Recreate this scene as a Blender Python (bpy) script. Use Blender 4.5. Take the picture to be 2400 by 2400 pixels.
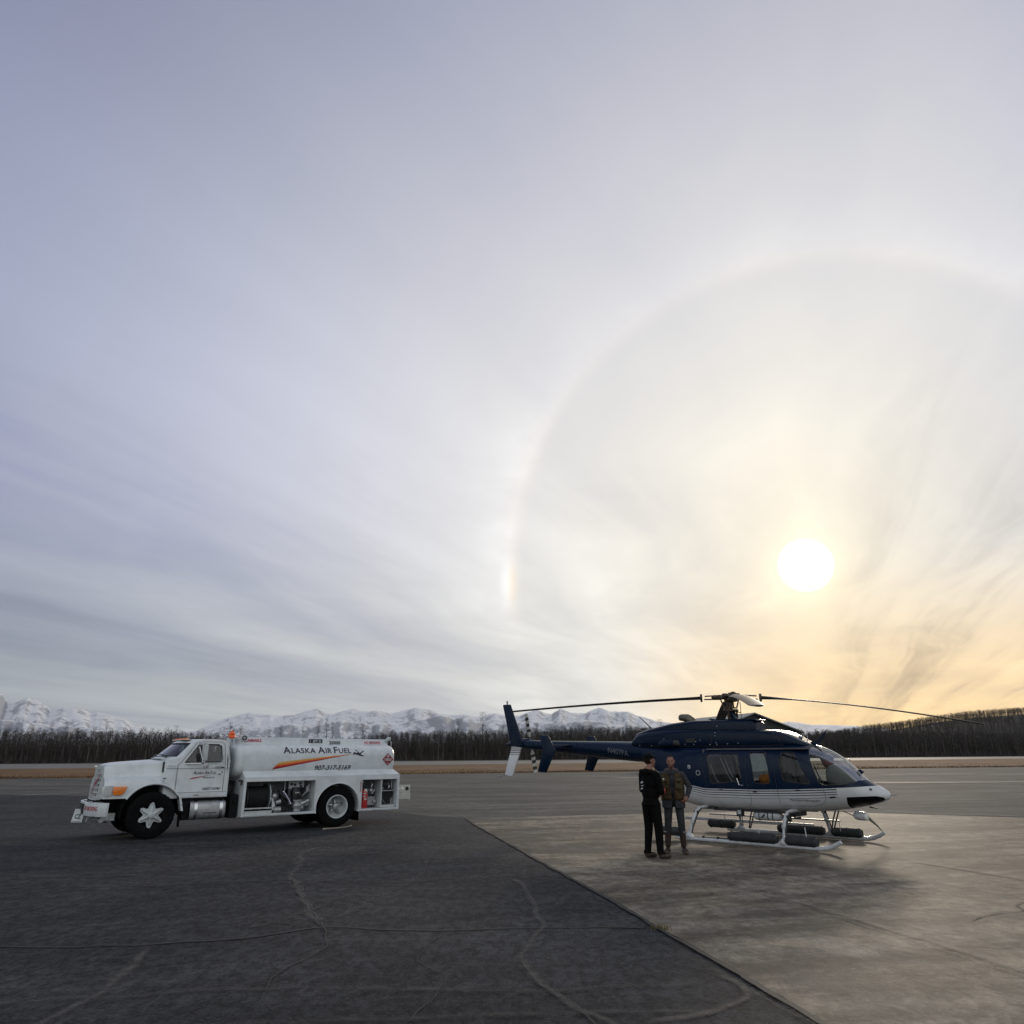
import bpy, bmesh, math, random
import numpy as np
from mathutils import Vector, Matrix, noise

for o in list(bpy.data.objects):
    bpy.data.objects.remove(o)
SC = bpy.context.scene
COL = SC.collection
R = math.radians
random.seed(7)

# ------------------------------------------------------------------ camera
CAM_H = 1.82
PITCH, ROLL = R(18.6), R(0.3)
cd = bpy.data.cameras.new('camera'); cam = bpy.data.objects.new('camera', cd); COL.objects.link(cam)
cd.sensor_width = 36; cd.lens = 36 * 1690 / 2400; cd.clip_start = 0.1; cd.clip_end = 60000
_f = Vector((0, math.cos(PITCH), math.sin(PITCH))); _u = Vector((0, -math.sin(PITCH), math.cos(PITCH))); _r = Vector((1, 0, 0))
_r2 = _r * math.cos(ROLL) - _u * math.sin(ROLL); _u2 = _u * math.cos(ROLL) + _r * math.sin(ROLL)
cam.matrix_world = Matrix(((_r2.x, _u2.x, -_f.x, 0), (_r2.y, _u2.y, -_f.y, 0), (_r2.z, _u2.z, -_f.z, CAM_H), (0, 0, 0, 1)))
SC.camera = cam
SC.view_settings.view_transform = 'Standard'
SC.view_settings.look = 'None'
SC.view_settings.exposure = 0.0
SC.view_settings.gamma = 1.0

# ------------------------------------------------------------------ sun and sky
SUN_EL, SUN_AZ = R(13.2), R(22.7)          # azimuth from +Y towards +X
SUN = Vector((math.cos(SUN_EL) * math.sin(SUN_AZ), math.cos(SUN_EL) * math.cos(SUN_AZ), math.sin(SUN_EL)))
ld = bpy.data.lights.new('sun', 'SUN'); ld.energy = 1.6; ld.angle = R(6.5); ld.color = (1.0, 0.86, 0.68)
so = bpy.data.objects.new('sun', ld); COL.objects.link(so)
so.rotation_euler = (-SUN).to_track_quat('-Z', 'Y').to_euler()
so.location = (20, 40, 30)

W = bpy.data.worlds.new('World'); SC.world = W; W.use_nodes = True
nt = W.node_tree; nt.nodes.clear()


class NB:
    """small node-building helper"""
    def __init__(s, tree): s.t = tree
    def n(s, kind, **kw):
        x = s.t.nodes.new(kind)
        for k, v in kw.items(): setattr(x, k, v)
        return x
    def put(s, sock, v):
        if isinstance(v, (int, float)): sock.default_value = v
        elif isinstance(v, (tuple, list)):
            sock.default_value = tuple(v) + ((1,) if sock.type == 'RGBA' and len(v) == 3 else ())
        else: s.t.links.new(v, sock)
    def m(s, op, a, b=0.0, c=0.0, clamp=False):
        x = s.n('ShaderNodeMath', operation=op, use_clamp=clamp)
        s.put(x.inputs[0], a); s.put(x.inputs[1], b); s.put(x.inputs[2], c)
        return x.outputs[0]
    def v(s, op, a, b=(0, 0, 0), out=0):
        x = s.n('ShaderNodeVectorMath', operation=op)
        s.put(x.inputs[0], a); s.put(x.inputs[1], b)
        return x.outputs[out]
    def scale(s, a, k):
        x = s.n('ShaderNodeVectorMath', operation='SCALE')
        s.put(x.inputs[0], a); s.put(x.inputs['Scale'], k)
        return x.outputs[0]
    def mix(s, f, a, b, kind='MIX'):
        x = s.n('ShaderNodeMix', data_type='RGBA', blend_type=kind)
        s.put(x.inputs[0], f); s.put(x.inputs[6], a); s.put(x.inputs[7], b)
        return x.outputs[2]
    def sstep(s, v, a, b, lo=0.0, hi=1.0):
        x = s.n('ShaderNodeMapRange', interpolation_type='SMOOTHSTEP')
        s.put(x.inputs[0], v); s.put(x.inputs[1], a); s.put(x.inputs[2], b); s.put(x.inputs[3], lo); s.put(x.inputs[4], hi)
        return x.outputs[0]
    def noise(s, vec, scale, det=4, rough=.55, dist=0.0, dim='3D'):
        x = s.n('ShaderNodeTexNoise', noise_dimensions=dim)
        s.put(x.inputs['Vector'], vec); s.put(x.inputs['Scale'], scale); s.put(x.inputs['Detail'], det)
        s.put(x.inputs['Roughness'], rough); s.put(x.inputs['Distortion'], dist)
        return x.outputs[0]
    def comb(s, x, y, z):
        c = s.n('ShaderNodeCombineXYZ'); s.put(c.inputs[0], x); s.put(c.inputs[1], y); s.put(c.inputs[2], z)
        return c.outputs[0]
    def sep(s, v):
        c = s.n('ShaderNodeSeparateXYZ'); s.put(c.inputs[0], v)
        return c.outputs


b = NB(nt)
tc = b.n('ShaderNodeTexCoord').outputs['Generated']
d = b.v('NORMALIZE', tc)
dx, dy, dz = b.sep(d)
elev = b.m('MAXIMUM', dz, 0.0)
dot = b.v('DOT_PRODUCT', d, tuple(SUN), out=1)
ang = b.m('MULTIPLY', b.m('ARCCOSINE', b.m('MINIMUM', dot, 0.999999)), 180 / math.pi)      # degrees from the sun
# cirrus layer seen in perspective: direction projected on a flat deck, stretched along one wind direction
dk = b.m('ADD', elev, 0.055)
px = b.m('DIVIDE', dx, dk); py = b.m('DIVIDE', dy, dk)
WA = R(21)
al = b.m('ADD', b.m('MULTIPLY', px, math.sin(WA)), b.m('MULTIPLY', py, math.cos(WA)))
ac = b.m('SUBTRACT', b.m('MULTIPLY', px, math.cos(WA)), b.m('MULTIPLY', py, math.sin(WA)))
warp = b.noise(b.comb(b.m('MULTIPLY', al, .25), b.m('MULTIPLY', ac, .3), 0.0), 1.3, 3, .5)
ac2 = b.m('ADD', ac, b.m('MULTIPLY', b.m('SUBTRACT', warp, .5), 1.6))
n_broad = b.noise(b.comb(b.m('MULTIPLY', al, .085), b.m('MULTIPLY', ac2, .62), 5.3), 1.0, 4, .5)
n_streak = b.noise(b.comb(b.m('MULTIPLY', al, .22), b.m('MULTIPLY', ac2, 1.5), 4.2), 1.0, 6, .6)
n_soft = b.noise(b.comb(b.m('MULTIPLY', al, .55), b.m('MULTIPLY', ac, .8), 9.0), 1.3, 7, .6, .5)
acw = b.m('ADD', ac, b.m('MULTIPLY', b.m('SUBTRACT', warp, .5), .35))
n_wisp = b.noise(b.comb(b.m('MULTIPLY', al, .13), b.m('MULTIPLY', acw, 3.0), 2.2), 1.2, 8, .6, .08)
# base colours
hi = (0.200, 0.222, 0.355); mid_c = (0.320, 0.355, 0.515); lowc = (0.262, 0.312, 0.355)
base = b.mix(b.sstep(elev, .04, .34), lowc, mid_c)
base = b.mix(b.sstep(elev, .42, .86), base, hi)
base = b.scale(base, b.sstep(ang, 40, 72, 1.0, .80))
milk = b.m('POWER', 2.718, b.m('MULTIPLY', b.m('POWER', b.m('DIVIDE', ang, 38.0), 2.0), -1.0))
base = b.mix(b.m('MULTIPLY', milk, .97), base, (0.92, 0.90, 0.84))
warm = b.m('POWER', 2.718, b.m('MULTIPLY', b.m('POWER', b.m('DIVIDE', ang, 12.0), 1.3), -1.0))
base = b.mix(b.m('MULTIPLY', warm, .8), base, (1.0, 0.90, 0.70))
# orange band low on the horizon under and right of the sun
hdir = b.v('NORMALIZE', b.comb(dx, dy, 0.0))
hz = b.m('MULTIPLY', b.sstep(elev, .26, .0), b.sstep(b.v('DOT_PRODUCT', hdir, (math.sin(R(34)), math.cos(R(34)), 0), out=1), .88, .992))
base = b.mix(b.m('MULTIPLY', hz, .95), base, (1.25, 0.84, 0.33))
# streaks modulate
cl = b.m('ADD', b.m('MULTIPLY', b.sstep(n_broad, .33, .66), .46), b.m('MULTIPLY', b.sstep(n_streak, .3, .72), .24))
cl = b.m('ADD', cl, b.m('MULTIPLY', b.sstep(n_soft, .3, .7), .18))
cl = b.m('ADD', cl, b.m('MULTIPLY', b.sstep(n_wisp, .35, .72), .07))
mod = b.m('ADD', .68, b.m('MULTIPLY', cl, .62))
mod = b.m('ADD', mod, b.m('MULTIPLY', b.m('SUBTRACT', .99, mod), b.sstep(elev, .16, .60, .10, .60)))
# darker cirrus fibres on the sun's right, low
rs_ = b.m('MULTIPLY', b.sstep(ac, .12, .6), b.sstep(elev, .55, .10))
fib = b.m('MULTIPLY', b.m('MULTIPLY', b.sstep(n_wisp, .56, .36), b.sstep(n_streak, .62, .40)), rs_)
mod = b.m('MULTIPLY', mod, b.m('SUBTRACT', 1.0, b.m('MULTIPLY', fib, .26)))
skyc = b.scale(base, mod)
# a bluish cast where the cloud is thin
skyc = b.mix(b.m('MULTIPLY', b.sstep(cl, .60, .15), b.m('SUBTRACT', .8, b.m('MULTIPLY', milk, .55))), skyc, b.v('MULTIPLY', skyc, (.90, .93, 1.07)))
# 22 degree halo: darker inside, brighter just outside with a faint warm inner rim
halo_in = b.m('MULTIPLY', b.sstep(ang, 22.6, 20.4), b.sstep(ang, 9.0, 19.0))
up = b.sstep(dz, .12, .35)
hstr = b.m('MULTIPLY', b.m('ADD', .35, b.m('MULTIPLY', up, .65)), b.m('ADD', .35, b.m('MULTIPLY', b.sstep(n_broad, .35, .6), .65)))
k_in = b.m('SUBTRACT', 1.0, b.m('MULTIPLY', b.m('MULTIPLY', halo_in, hstr), b.m('ADD', .015, b.m('MULTIPLY', n_soft, .045))))
ring = b.m('POWER', 2.718, b.m('MULTIPLY', b.m('POWER', b.m('DIVIDE', b.m('MAXIMUM', b.m('SUBTRACT', ang, 22.4), b.m('MULTIPLY', b.m('SUBTRACT', 22.4, ang), 4.0)), 2.6), 2.0), -1.0))
k_out = b.m('ADD', 1.0, b.m('MULTIPLY', b.m('MULTIPLY', ring, hstr), b.m('ADD', .05, b.m('MULTIPLY', b.sstep(n_soft, .3, .72), .16))))
skyc = b.scale(skyc, b.m('MULTIPLY', k_in, k_out))
rim = b.m('POWER', 2.718, b.m('MULTIPLY', b.m('POWER', b.m('DIVIDE', b.m('SUBTRACT', ang, 22.1), .8), 2.0), -1.0))
skyc = b.mix(b.m('MULTIPLY', b.m('MULTIPLY', rim, hstr), .55), skyc, b.v('MULTIPLY', skyc, (1.045, 1.0, .965)))
# sun dog at the sun's own height on its left
dogd = Vector((math.cos(R(12.9)) * math.sin(SUN_AZ - R(23.0)), math.cos(R(12.9)) * math.cos(SUN_AZ - R(23.0)), math.sin(R(12.9))))
dd = b.v('SUBTRACT', d, tuple(dogd))
ddx, ddy, ddz = b.sep(dd)
dg = b.m('ADD', b.m('POWER', b.m('DIVIDE', ddx, .0095), 2.0), b.m('POWER', b.m('DIVIDE', ddz, .026), 2.0))
dog = b.m('MULTIPLY', b.m('POWER', 2.718, b.m('MULTIPLY', dg, -1.0)), b.sstep(dy, 0, .2))
dogcol = b.mix(b.sstep(ddx, -.010, .012), (1.06, 1.08, 1.08), (1.05, .86, .66))
skyc = b.mix(b.m('MULTIPLY', dog, .95), skyc, dogcol)
# the sky physically: a little of the Sky Texture shines through the cirrus
nis = b.n('ShaderNodeTexSky', sky_type='NISHITA')
nis.sun_disc = False; nis.sun_elevation = SUN_EL; nis.sun_rotation = SUN_AZ
nis.air_density = 1.0; nis.dust_density = 2.0
skyc = b.v('ADD', skyc, b.scale(b.v('MINIMUM', nis.outputs[0], (2.0, 2.0, 2.0)), .012))
# glare of the veiled sun
g1 = b.m('POWER', 2.718, b.m('MULTIPLY', b.m('POWER', b.m('DIVIDE', ang, 2.6), 2.0), -1.0))
g2 = b.m('POWER', 2.718, b.m('MULTIPLY', b.m('DIVIDE', ang, 4.6), -1.0))
core = b.sstep(ang, 2.05, 1.25)
pil = b.m('MULTIPLY', b.m('POWER', 2.718, b.m('MULTIPLY', b.m('POWER', b.m('DIVIDE', b.m('SUBTRACT', b.m('ARCTAN2', dx, dy), SUN_AZ), .022), 2.0), -1.0)), b.sstep(ang, 16.0, 2.0))
glow = b.v('ADD', b.scale((1.0, .88, .62, ), b.m('MULTIPLY', g1, .30)) if False else b.v('MULTIPLY', b.comb(g1, g1, g1), (.22, .19, .10)), b.v('MULTIPLY', b.comb(g2, g2, g2), (.16, .12, .05)))
glow = b.v('ADD', glow, b.v('MULTIPLY', b.comb(pil, pil, pil), (.055, .045, .02)))
glow = b.v('ADD', glow, b.v('MULTIPLY', b.comb(core, core, core), (4.0, 3.7, 3.0)))
skyc = b.scale(skyc, 1.06); skyc = b.v('ADD', skyc, glow)
# unseen sky behind the camera: brightness and neutral grey added to light the truck
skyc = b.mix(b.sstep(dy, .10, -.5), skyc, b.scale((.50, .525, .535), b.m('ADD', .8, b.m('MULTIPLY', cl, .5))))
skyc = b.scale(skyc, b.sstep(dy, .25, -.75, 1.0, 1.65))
# below the horizon
skyc = b.mix(b.sstep(dz, -.01, -.03), skyc, (.05, .05, .05))
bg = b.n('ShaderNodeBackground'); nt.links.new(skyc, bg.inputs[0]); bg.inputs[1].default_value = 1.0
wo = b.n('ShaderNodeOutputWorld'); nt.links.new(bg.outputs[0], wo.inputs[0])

# ------------------------------------------------------------------ mesh helpers
def rotm(ax, deg): return Matrix.Rotation(R(deg), 3, ax)


class MB:
    def __init__(s): s.v = []; s.f = []; s.mi = []; s.cur = 0
    def add(s, vs, fs, M=None):
        k = len(s.v)
        s.v += [tuple(M @ Vector(p)) if M is not None else tuple(p) for p in vs]
        for f in fs: s.f.append(tuple(i + k for i in f)); s.mi.append(s.cur)
        return s
    def box(s, c, d, rot=None):
        x, y, z = d[0] / 2, d[1] / 2, d[2] / 2
        vs = [Vector(p) for p in ((-x, -y, -z), (x, -y, -z), (x, y, -z), (-x, y, -z), (-x, -y, z), (x, -y, z), (x, y, z), (-x, y, z))]
        if rot is not None: vs = [rot @ p for p in vs]
        vs = [p + Vector(c) for p in vs]
        return s.add(vs, [(0, 3, 2, 1), (4, 5, 6, 7), (0, 1, 5, 4), (1, 2, 6, 5), (2, 3, 7, 6), (3, 0, 4, 7)])
    def b2(s, x0, x1, y0, y1, z0, z1):
        return s.box(((x0 + x1) / 2, (y0 + y1) / 2, (z0 + z1) / 2), (abs(x1 - x0), abs(y1 - y0), abs(z1 - z0)))
    def ring(s, p, ax, r, n, ref=None, r2=None):
        ax = Vector(ax).normalized()
        ref = Vector(ref) if ref else (Vector((0, 0, 1)) if abs(ax.z) < .9 else Vector((1, 0, 0)))
        a = ax.cross(ref).normalized(); c = a.cross(ax).normalized()
        r2 = r2 or r
        return [Vector(p) + a * math.cos(2 * math.pi * i / n) * r + c * math.sin(2 * math.pi * i / n) * r2 for i in range(n)]
    def tube(s, pts, r, n=8, caps=True, r2=None, ref=None):
        pts = [Vector(p) for p in pts]; rr = r if isinstance(r, (list, tuple)) else [r] * len(pts)
        rings = []
        for i, p in enumerate(pts):
            t = (pts[min(i + 1, len(pts) - 1)] - pts[max(i - 1, 0)])
            rings.append(s.ring(p, t, rr[i], n, ref=ref, r2=(r2[i] if r2 else None)))
        return s.loft(rings, caps=caps)
    def cyl(s, p0, p1, r, n=12, r1=None):
        return s.tube([p0, p1], [r, r if r1 is None else r1], n)
    def loft(s, rings, caps=True, closed=True):
        n = len(rings[0]); vs = [p for q in rings for p in q]; fs = []
        for i in range(len(rings) - 1):
            for j in range(n if closed else n - 1):
                a, bb = i * n + j, i * n + (j + 1) % n
                fs.append((a, bb, bb + n, a + n))
        if caps:
            fs.append(tuple(range(n - 1, -1, -1))); fs.append(tuple((len(rings) - 1) * n + j for j in range(n)))
        return s.add(vs, fs)
    def lathe(s, c, prof, n=32, axis='y', caps=True):
        """prof: list of (radius, along)"""
        c = Vector(c); rings = []
        for r_, a in prof:
            q = []
            for i in range(n):
                t = 2 * math.pi * i / n
                if axis == 'y': q.append(c + Vector((math.cos(t) * r_, a, math.sin(t) * r_)))
                elif axis == 'x': q.append(c + Vector((a, math.cos(t) * r_, math.sin(t) * r_)))
                else: q.append(c + Vector((math.cos(t) * r_, math.sin(t) * r_, a)))
            rings.append(q)
        return s.loft(rings, caps=caps)
    def prism(s, poly, y0, y1, plane='xz'):
        n = len(poly)
        def P(a, c, h): return {'xz': (a, h, c), 'xy': (a, c, h), 'yz': (h, a, c)}[plane]
        vs = [P(a, c, y0) for a, c in poly] + [P(a, c, y1) for a, c in poly]
        fs = [tuple(range(n)), tuple(range(2 * n - 1, n - 1, -1))] + [(i, i + n, (i + 1) % n + n, (i + 1) % n) for i in range(n)]
        return s.add(vs, fs)
    def ball(s, c, r, nu=16, nv=10, rot=None):
        r = (r, r, r) if isinstance(r, (int, float)) else r
        rings = []
        for i in range(1, nv):
            t = math.pi * i / nv
            rings.append([Vector((r[0] * math.sin(t) * math.cos(2 * math.pi * j / nu), r[1] * math.sin(t) * math.sin(2 * math.pi * j / nu), r[2] * math.cos(t))) for j in range(nu)])
        vs = [p for q in rings for p in q] + [Vector((0, 0, r[2])), Vector((0, 0, -r[2]))]
        fs = []
        for i in range(nv - 2):
            for j in range(nu): fs.append((i * nu + j, (i + 1) * nu + j, (i + 1) * nu + (j + 1) % nu, i * nu + (j + 1) % nu))
        T = len(vs) - 2; Bt = T + 1
        for j in range(nu):
            fs.append((T, j, (j + 1) % nu)); fs.append((Bt, (nv - 2) * nu + (j + 1) % nu, (nv - 2) * nu + j))
        if rot is not None: vs = [rot @ p for p in vs]
        return s.add([p + Vector(c) for p in vs], fs)
    def mesh(s, name='m', fix=True):
        me = bpy.data.meshes.new(name); me.from_pydata(s.v, [], s.f); me.update()
        if any(s.mi): me.polygons.foreach_set('material_index', s.mi)
        if fix:
            bm = bmesh.new(); bm.from_mesh(me); bmesh.ops.recalc_face_normals(bm, faces=bm.faces); bm.to_mesh(me); bm.free()
        return me
    def build(s, name, mat, parent=None, smooth=35, bevel=0.0, seg=2, fix=True):
        return link_mesh(s.mesh(name, fix), name, mat, parent, smooth, bevel, seg)


def link_mesh(me, name, mat, parent=None, smooth=35, bevel=0.0, seg=2):
    me.name = name
    for m_ in (mat if isinstance(mat, (list, tuple)) else [mat]):
        if m_ is not None: me.materials.append(m_)
    if bevel > 0:
        bm = bmesh.new(); bm.from_mesh(me)
        es = [e for e in bm.edges if len(e.link_faces) == 2 and e.calc_face_angle(0) > R(28)]
        bmesh.ops.bevel(bm, geom=es, offset=bevel, segments=seg, profile=.6, affect='EDGES', clamp_overlap=True)
        bm.to_mesh(me); bm.free()
    if smooth:
        me.polygons.foreach_set('use_smooth', [True] * len(me.polygons))
        me.set_sharp_from_angle(angle=R(smooth))
    o = bpy.data.objects.new(name, me); COL.objects.link(o)
    if parent is not None: o.parent = parent
    return o


def split_loose(o):
    """each connected piece of o becomes an object of its own with the same name, material and parent"""
    bm = bmesh.new(); bm.from_mesh(o.data); seen = set(); isl = []
    for v0 in bm.verts:
        if v0.index in seen: continue
        st, cur = [v0], set()
        while st:
            v_ = st.pop()
            if v_.index in cur: continue
            cur.add(v_.index); st += [e.other_vert(v_) for e in v_.link_edges]
        seen |= cur; isl.append(cur)
    bm.free()
    for cur in isl[1:]:
        me = o.data.copy(); b2_ = bmesh.new(); b2_.from_mesh(me); b2_.verts.ensure_lookup_table(); bmesh.ops.delete(b2_, geom=[v_ for v_ in b2_.verts if v_.index not in cur], context='VERTS'); b2_.to_mesh(me); b2_.free()
        c = bpy.data.objects.new(o.name, me); COL.objects.link(c); c.parent = o.parent
    b2_ = bmesh.new(); b2_.from_mesh(o.data); bmesh.ops.delete(b2_, geom=[v_ for v_ in b2_.verts if v_.index not in isl[0]], context='VERTS'); b2_.to_mesh(o.data); b2_.free()
    return o


def boolean(me_a, cutters, op='DIFFERENCE'):
    """cutters: list of meshes applied in turn; returns a new mesh"""
    a = bpy.data.objects.new('tmp_a', me_a); COL.objects.link(a); cs = []
    for c in cutters:
        o = bpy.data.objects.new('tmp_c', c); COL.objects.link(o); cs.append(o)
        md = a.modifiers.new('b', 'BOOLEAN'); md.operation = op; md.object = o; md.solver = 'EXACT'
    dg_ = bpy.context.evaluated_depsgraph_get(); dg_.update()
    me = bpy.data.meshes.new_from_object(a.evaluated_get(dg_))
    for o in cs + [a]: bpy.data.objects.remove(o)
    return me


def remesh(me, vox, smooth_it=2):
    a = bpy.data.objects.new('tmp_r', me); COL.objects.link(a)
    md = a.modifiers.new('r', 'REMESH'); md.mode = 'VOXEL'; md.voxel_size = vox
    if smooth_it:
        ms = a.modifiers.new('s', 'SMOOTH'); ms.iterations = smooth_it; ms.factor = .5
    dg_ = bpy.context.evaluated_depsgraph_get(); dg_.update()
    out = bpy.data.meshes.new_from_object(a.evaluated_get(dg_))
    bpy.data.objects.remove(a)
    return out


def thing(name, label, cat, loc=(0, 0, 0), rz=0.0, group=None):
    o = bpy.data.objects.new(name, None); COL.objects.link(o)
    o.location = loc; o.rotation_euler = (0, 0, rz); o.empty_display_size = .3
    o['label'] = label; o['category'] = cat
    if group: o['group'] = group
    return o


def tag(o, label=None, cat=None, group=None, kind=None):
    for k, v_ in (('label', label), ('category', cat), ('group', group), ('kind', kind)):
        if v_: o[k] = v_
    return o


def text_2d(body, size, shear=0.0, bold=0.0, xs=1.0, align='LEFT', spacing=1.0):
    cu = bpy.data.curves.new('txt', 'FONT'); cu.body = body; cu.size = size; cu.shear = shear; cu.offset = bold
    cu.align_x = align; cu.align_y = 'BOTTOM_BASELINE'; cu.space_character = spacing; cu.resolution_u = 3
    o = bpy.data.objects.new('txt', cu); COL.objects.link(o)
    dg_ = bpy.context.evaluated_depsgraph_get(); dg_.update()
    me = bpy.data.meshes.new_from_object(o.evaluated_get(dg_))
    vs = [(v_.co.x * xs, v_.co.y) for v_ in me.vertices]; fs = [tuple(p.vertices) for p in me.polygons]
    bpy.data.objects.remove(o); bpy.data.meshes.remove(me)
    return vs, fs


def put_text(mb, items, fn, width=None, x0=0.0):
    """items (verts2d, faces); fn maps (x, y) to 3-D; width rescales the whole to a length"""
    vs, fs = items
    xs_ = [v_[0] for v_ in vs]; lo, hi_ = min(xs_), max(xs_)
    k = (width / (hi_ - lo)) if width else 1.0
    bm = bmesh.new(); bv = [bm.verts.new((x, y, 0)) for x, y in vs]
    for f in fs:
        try: bm.faces.new([bv[i] for i in f])
        except ValueError: pass
    y0_, y1_ = min(v_[1] for v_ in vs), max(v_[1] for v_ in vs); ns = max(1, int((y1_ - y0_) / .02))
    for i in range(1, ns): bmesh.ops.bisect_plane(bm, geom=bm.verts[:] + bm.edges[:] + bm.faces[:], plane_co=(0, y0_ + (y1_ - y0_) * i / ns, 0), plane_no=(0, 1, 0))
    bmesh.ops.triangulate(bm, faces=bm.faces[:]); bm.verts.index_update()
    vs = [(v_.co.x, v_.co.y) for v_ in bm.verts]; fs = [tuple(v_.index for v_ in f.verts) for f in bm.faces]; bm.free()
    mb.add([fn(x0 + (x - lo) * k, y) for x, y in vs], fs)


# ------------------------------------------------------------------ materials
def pmat(name, col, rough=.5, metal=0.0, coat=0.0, var=.0, vscale=3.0, bump=0.0, bscale=60.0, spec=.5, rvar=0.0, var2=None):
    """principled material whose colour, gloss and surface vary by object-space noise"""
    m_ = bpy.data.materials.new(name); m_.use_nodes = True
    q = NB(m_.node_tree); P = m_.node_tree.nodes['Principled BSDF']
    P.inputs['Base Color'].default_value = tuple(col) + (1,)
    P.inputs['Roughness'].default_value = rough; P.inputs['Metallic'].default_value = metal
    P.inputs['Coat Weight'].default_value = coat; P.inputs['Coat Roughness'].default_value = .06
    P.inputs['Specular IOR Level'].default_value = spec
    co = q.n('ShaderNodeTexCoord').outputs['Object']
    if var > 0 or rvar > 0:
        nz = q.noise(co, vscale, 5, .6)
        if var > 0:
            c2 = var2 or tuple(c * (1 - var) for c in col)
            q.put(P.inputs['Base Color'], q.mix(q.sstep(nz, .35, .7), tuple(col), tuple(c2)))
        if rvar > 0: q.put(P.inputs['Roughness'], q.m('ADD', rough, q.m('MULTIPLY', q.m('SUBTRACT', nz, .5), rvar)))
    if bump > 0:
        bn = q.n('ShaderNodeBump'); bn.inputs['Strength'].default_value = bump; bn.inputs['Distance'].default_value = .01
        q.put(bn.inputs['Height'], q.noise(co, bscale, 4, .6)); q.put(P.inputs['Normal'], bn.outputs[0])
    return m_


def glass(name, tint=(.8, .85, .85), rough=.02, k=1.0):
    m_ = bpy.data.materials.new(name); m_.use_nodes = True; t = m_.node_tree; t.nodes.clear(); q = NB(t)
    tr = q.n('ShaderNodeBsdfTransparent'); tr.inputs[0].default_value = tuple(tint) + (1,)
    gl = q.n('ShaderNodeBsdfGlossy'); gl.inputs['Roughness'].default_value = rough
    fr = q.n('ShaderNodeFresnel'); fr.inputs[0].default_value = 1.5
    mx = q.n('ShaderNodeMixShader'); q.put(mx.inputs[0], q.m('MULTIPLY', fr.outputs[0], 1.6 * k, clamp=True))
    t.links.new(tr.outputs[0], mx.inputs[1]); t.links.new(gl.outputs[0], mx.inputs[2])
    o = q.n('ShaderNodeOutputMaterial'); t.links.new(mx.outputs[0], o.inputs[0])
    return m_


M_WHITE = pmat('white_paint', (.62, .655, .672), .34, coat=.3, var=.17, vscale=3.0, rvar=.2)
M_WHITE2 = pmat('white_paint_dull', (.50, .53, .54), .5, var=.22, vscale=5, rvar=.2)
M_GREY = pmat('grey_paint', (.30, .32, .33), .5, var=.25, vscale=6)
M_DARK = pmat('dark_metal', (.025, .026, .028), .6, var=.4, vscale=9)
M_BLACK = pmat('black_rubber', (.0055, .0055, .006), .9, var=.4, vscale=12, spec=.12)
M_BLACKP = pmat('black_plastic', (.012, .012, .014), .45, var=.3, vscale=8)
M_CHROME = pmat('bright_metal', (.62, .63, .64), .22, metal=1, rvar=.2, vscale=8)
M_STEEL = pmat('dull_steel', (.42, .43, .44), .42, metal=.7, var=.3, vscale=9)
M_AMBER = pmat('amber_lens', (.85, .22, .02), .25, coat=.5, var=.2, vscale=30)
M_RED = pmat('red_paint', (.45, .02, .02), .35, coat=.4, var=.2, vscale=10)
M_REDL = pmat('red_lettering', (.42, .06, .08), .6, var=.2, vscale=20)
M_NAVYL = pmat('navy_lettering', (.012, .014, .035), .5, var=.2, vscale=20)
M_LENS = pmat('clear_lens', (.8, .8, .72), .15, coat=.6, var=.1, vscale=20)
M_HOSE = pmat('black_hose', (.008, .008, .009), .8, var=.4, vscale=20)
M_CHASSIS = pmat('chassis_paint', (.008, .0085, .0095), .8, var=.5, vscale=7, spec=.2)
M_SHADE = pmat('compartment_paint', (.20, .22, .24), .6, var=.45, vscale=5)
G_TRUCK = glass('truck_glass', (.50, .60, .58), .02, 1.3)
G_HELI = glass('cabin_glass', (.66, .70, .70), .02, .45)
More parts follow.
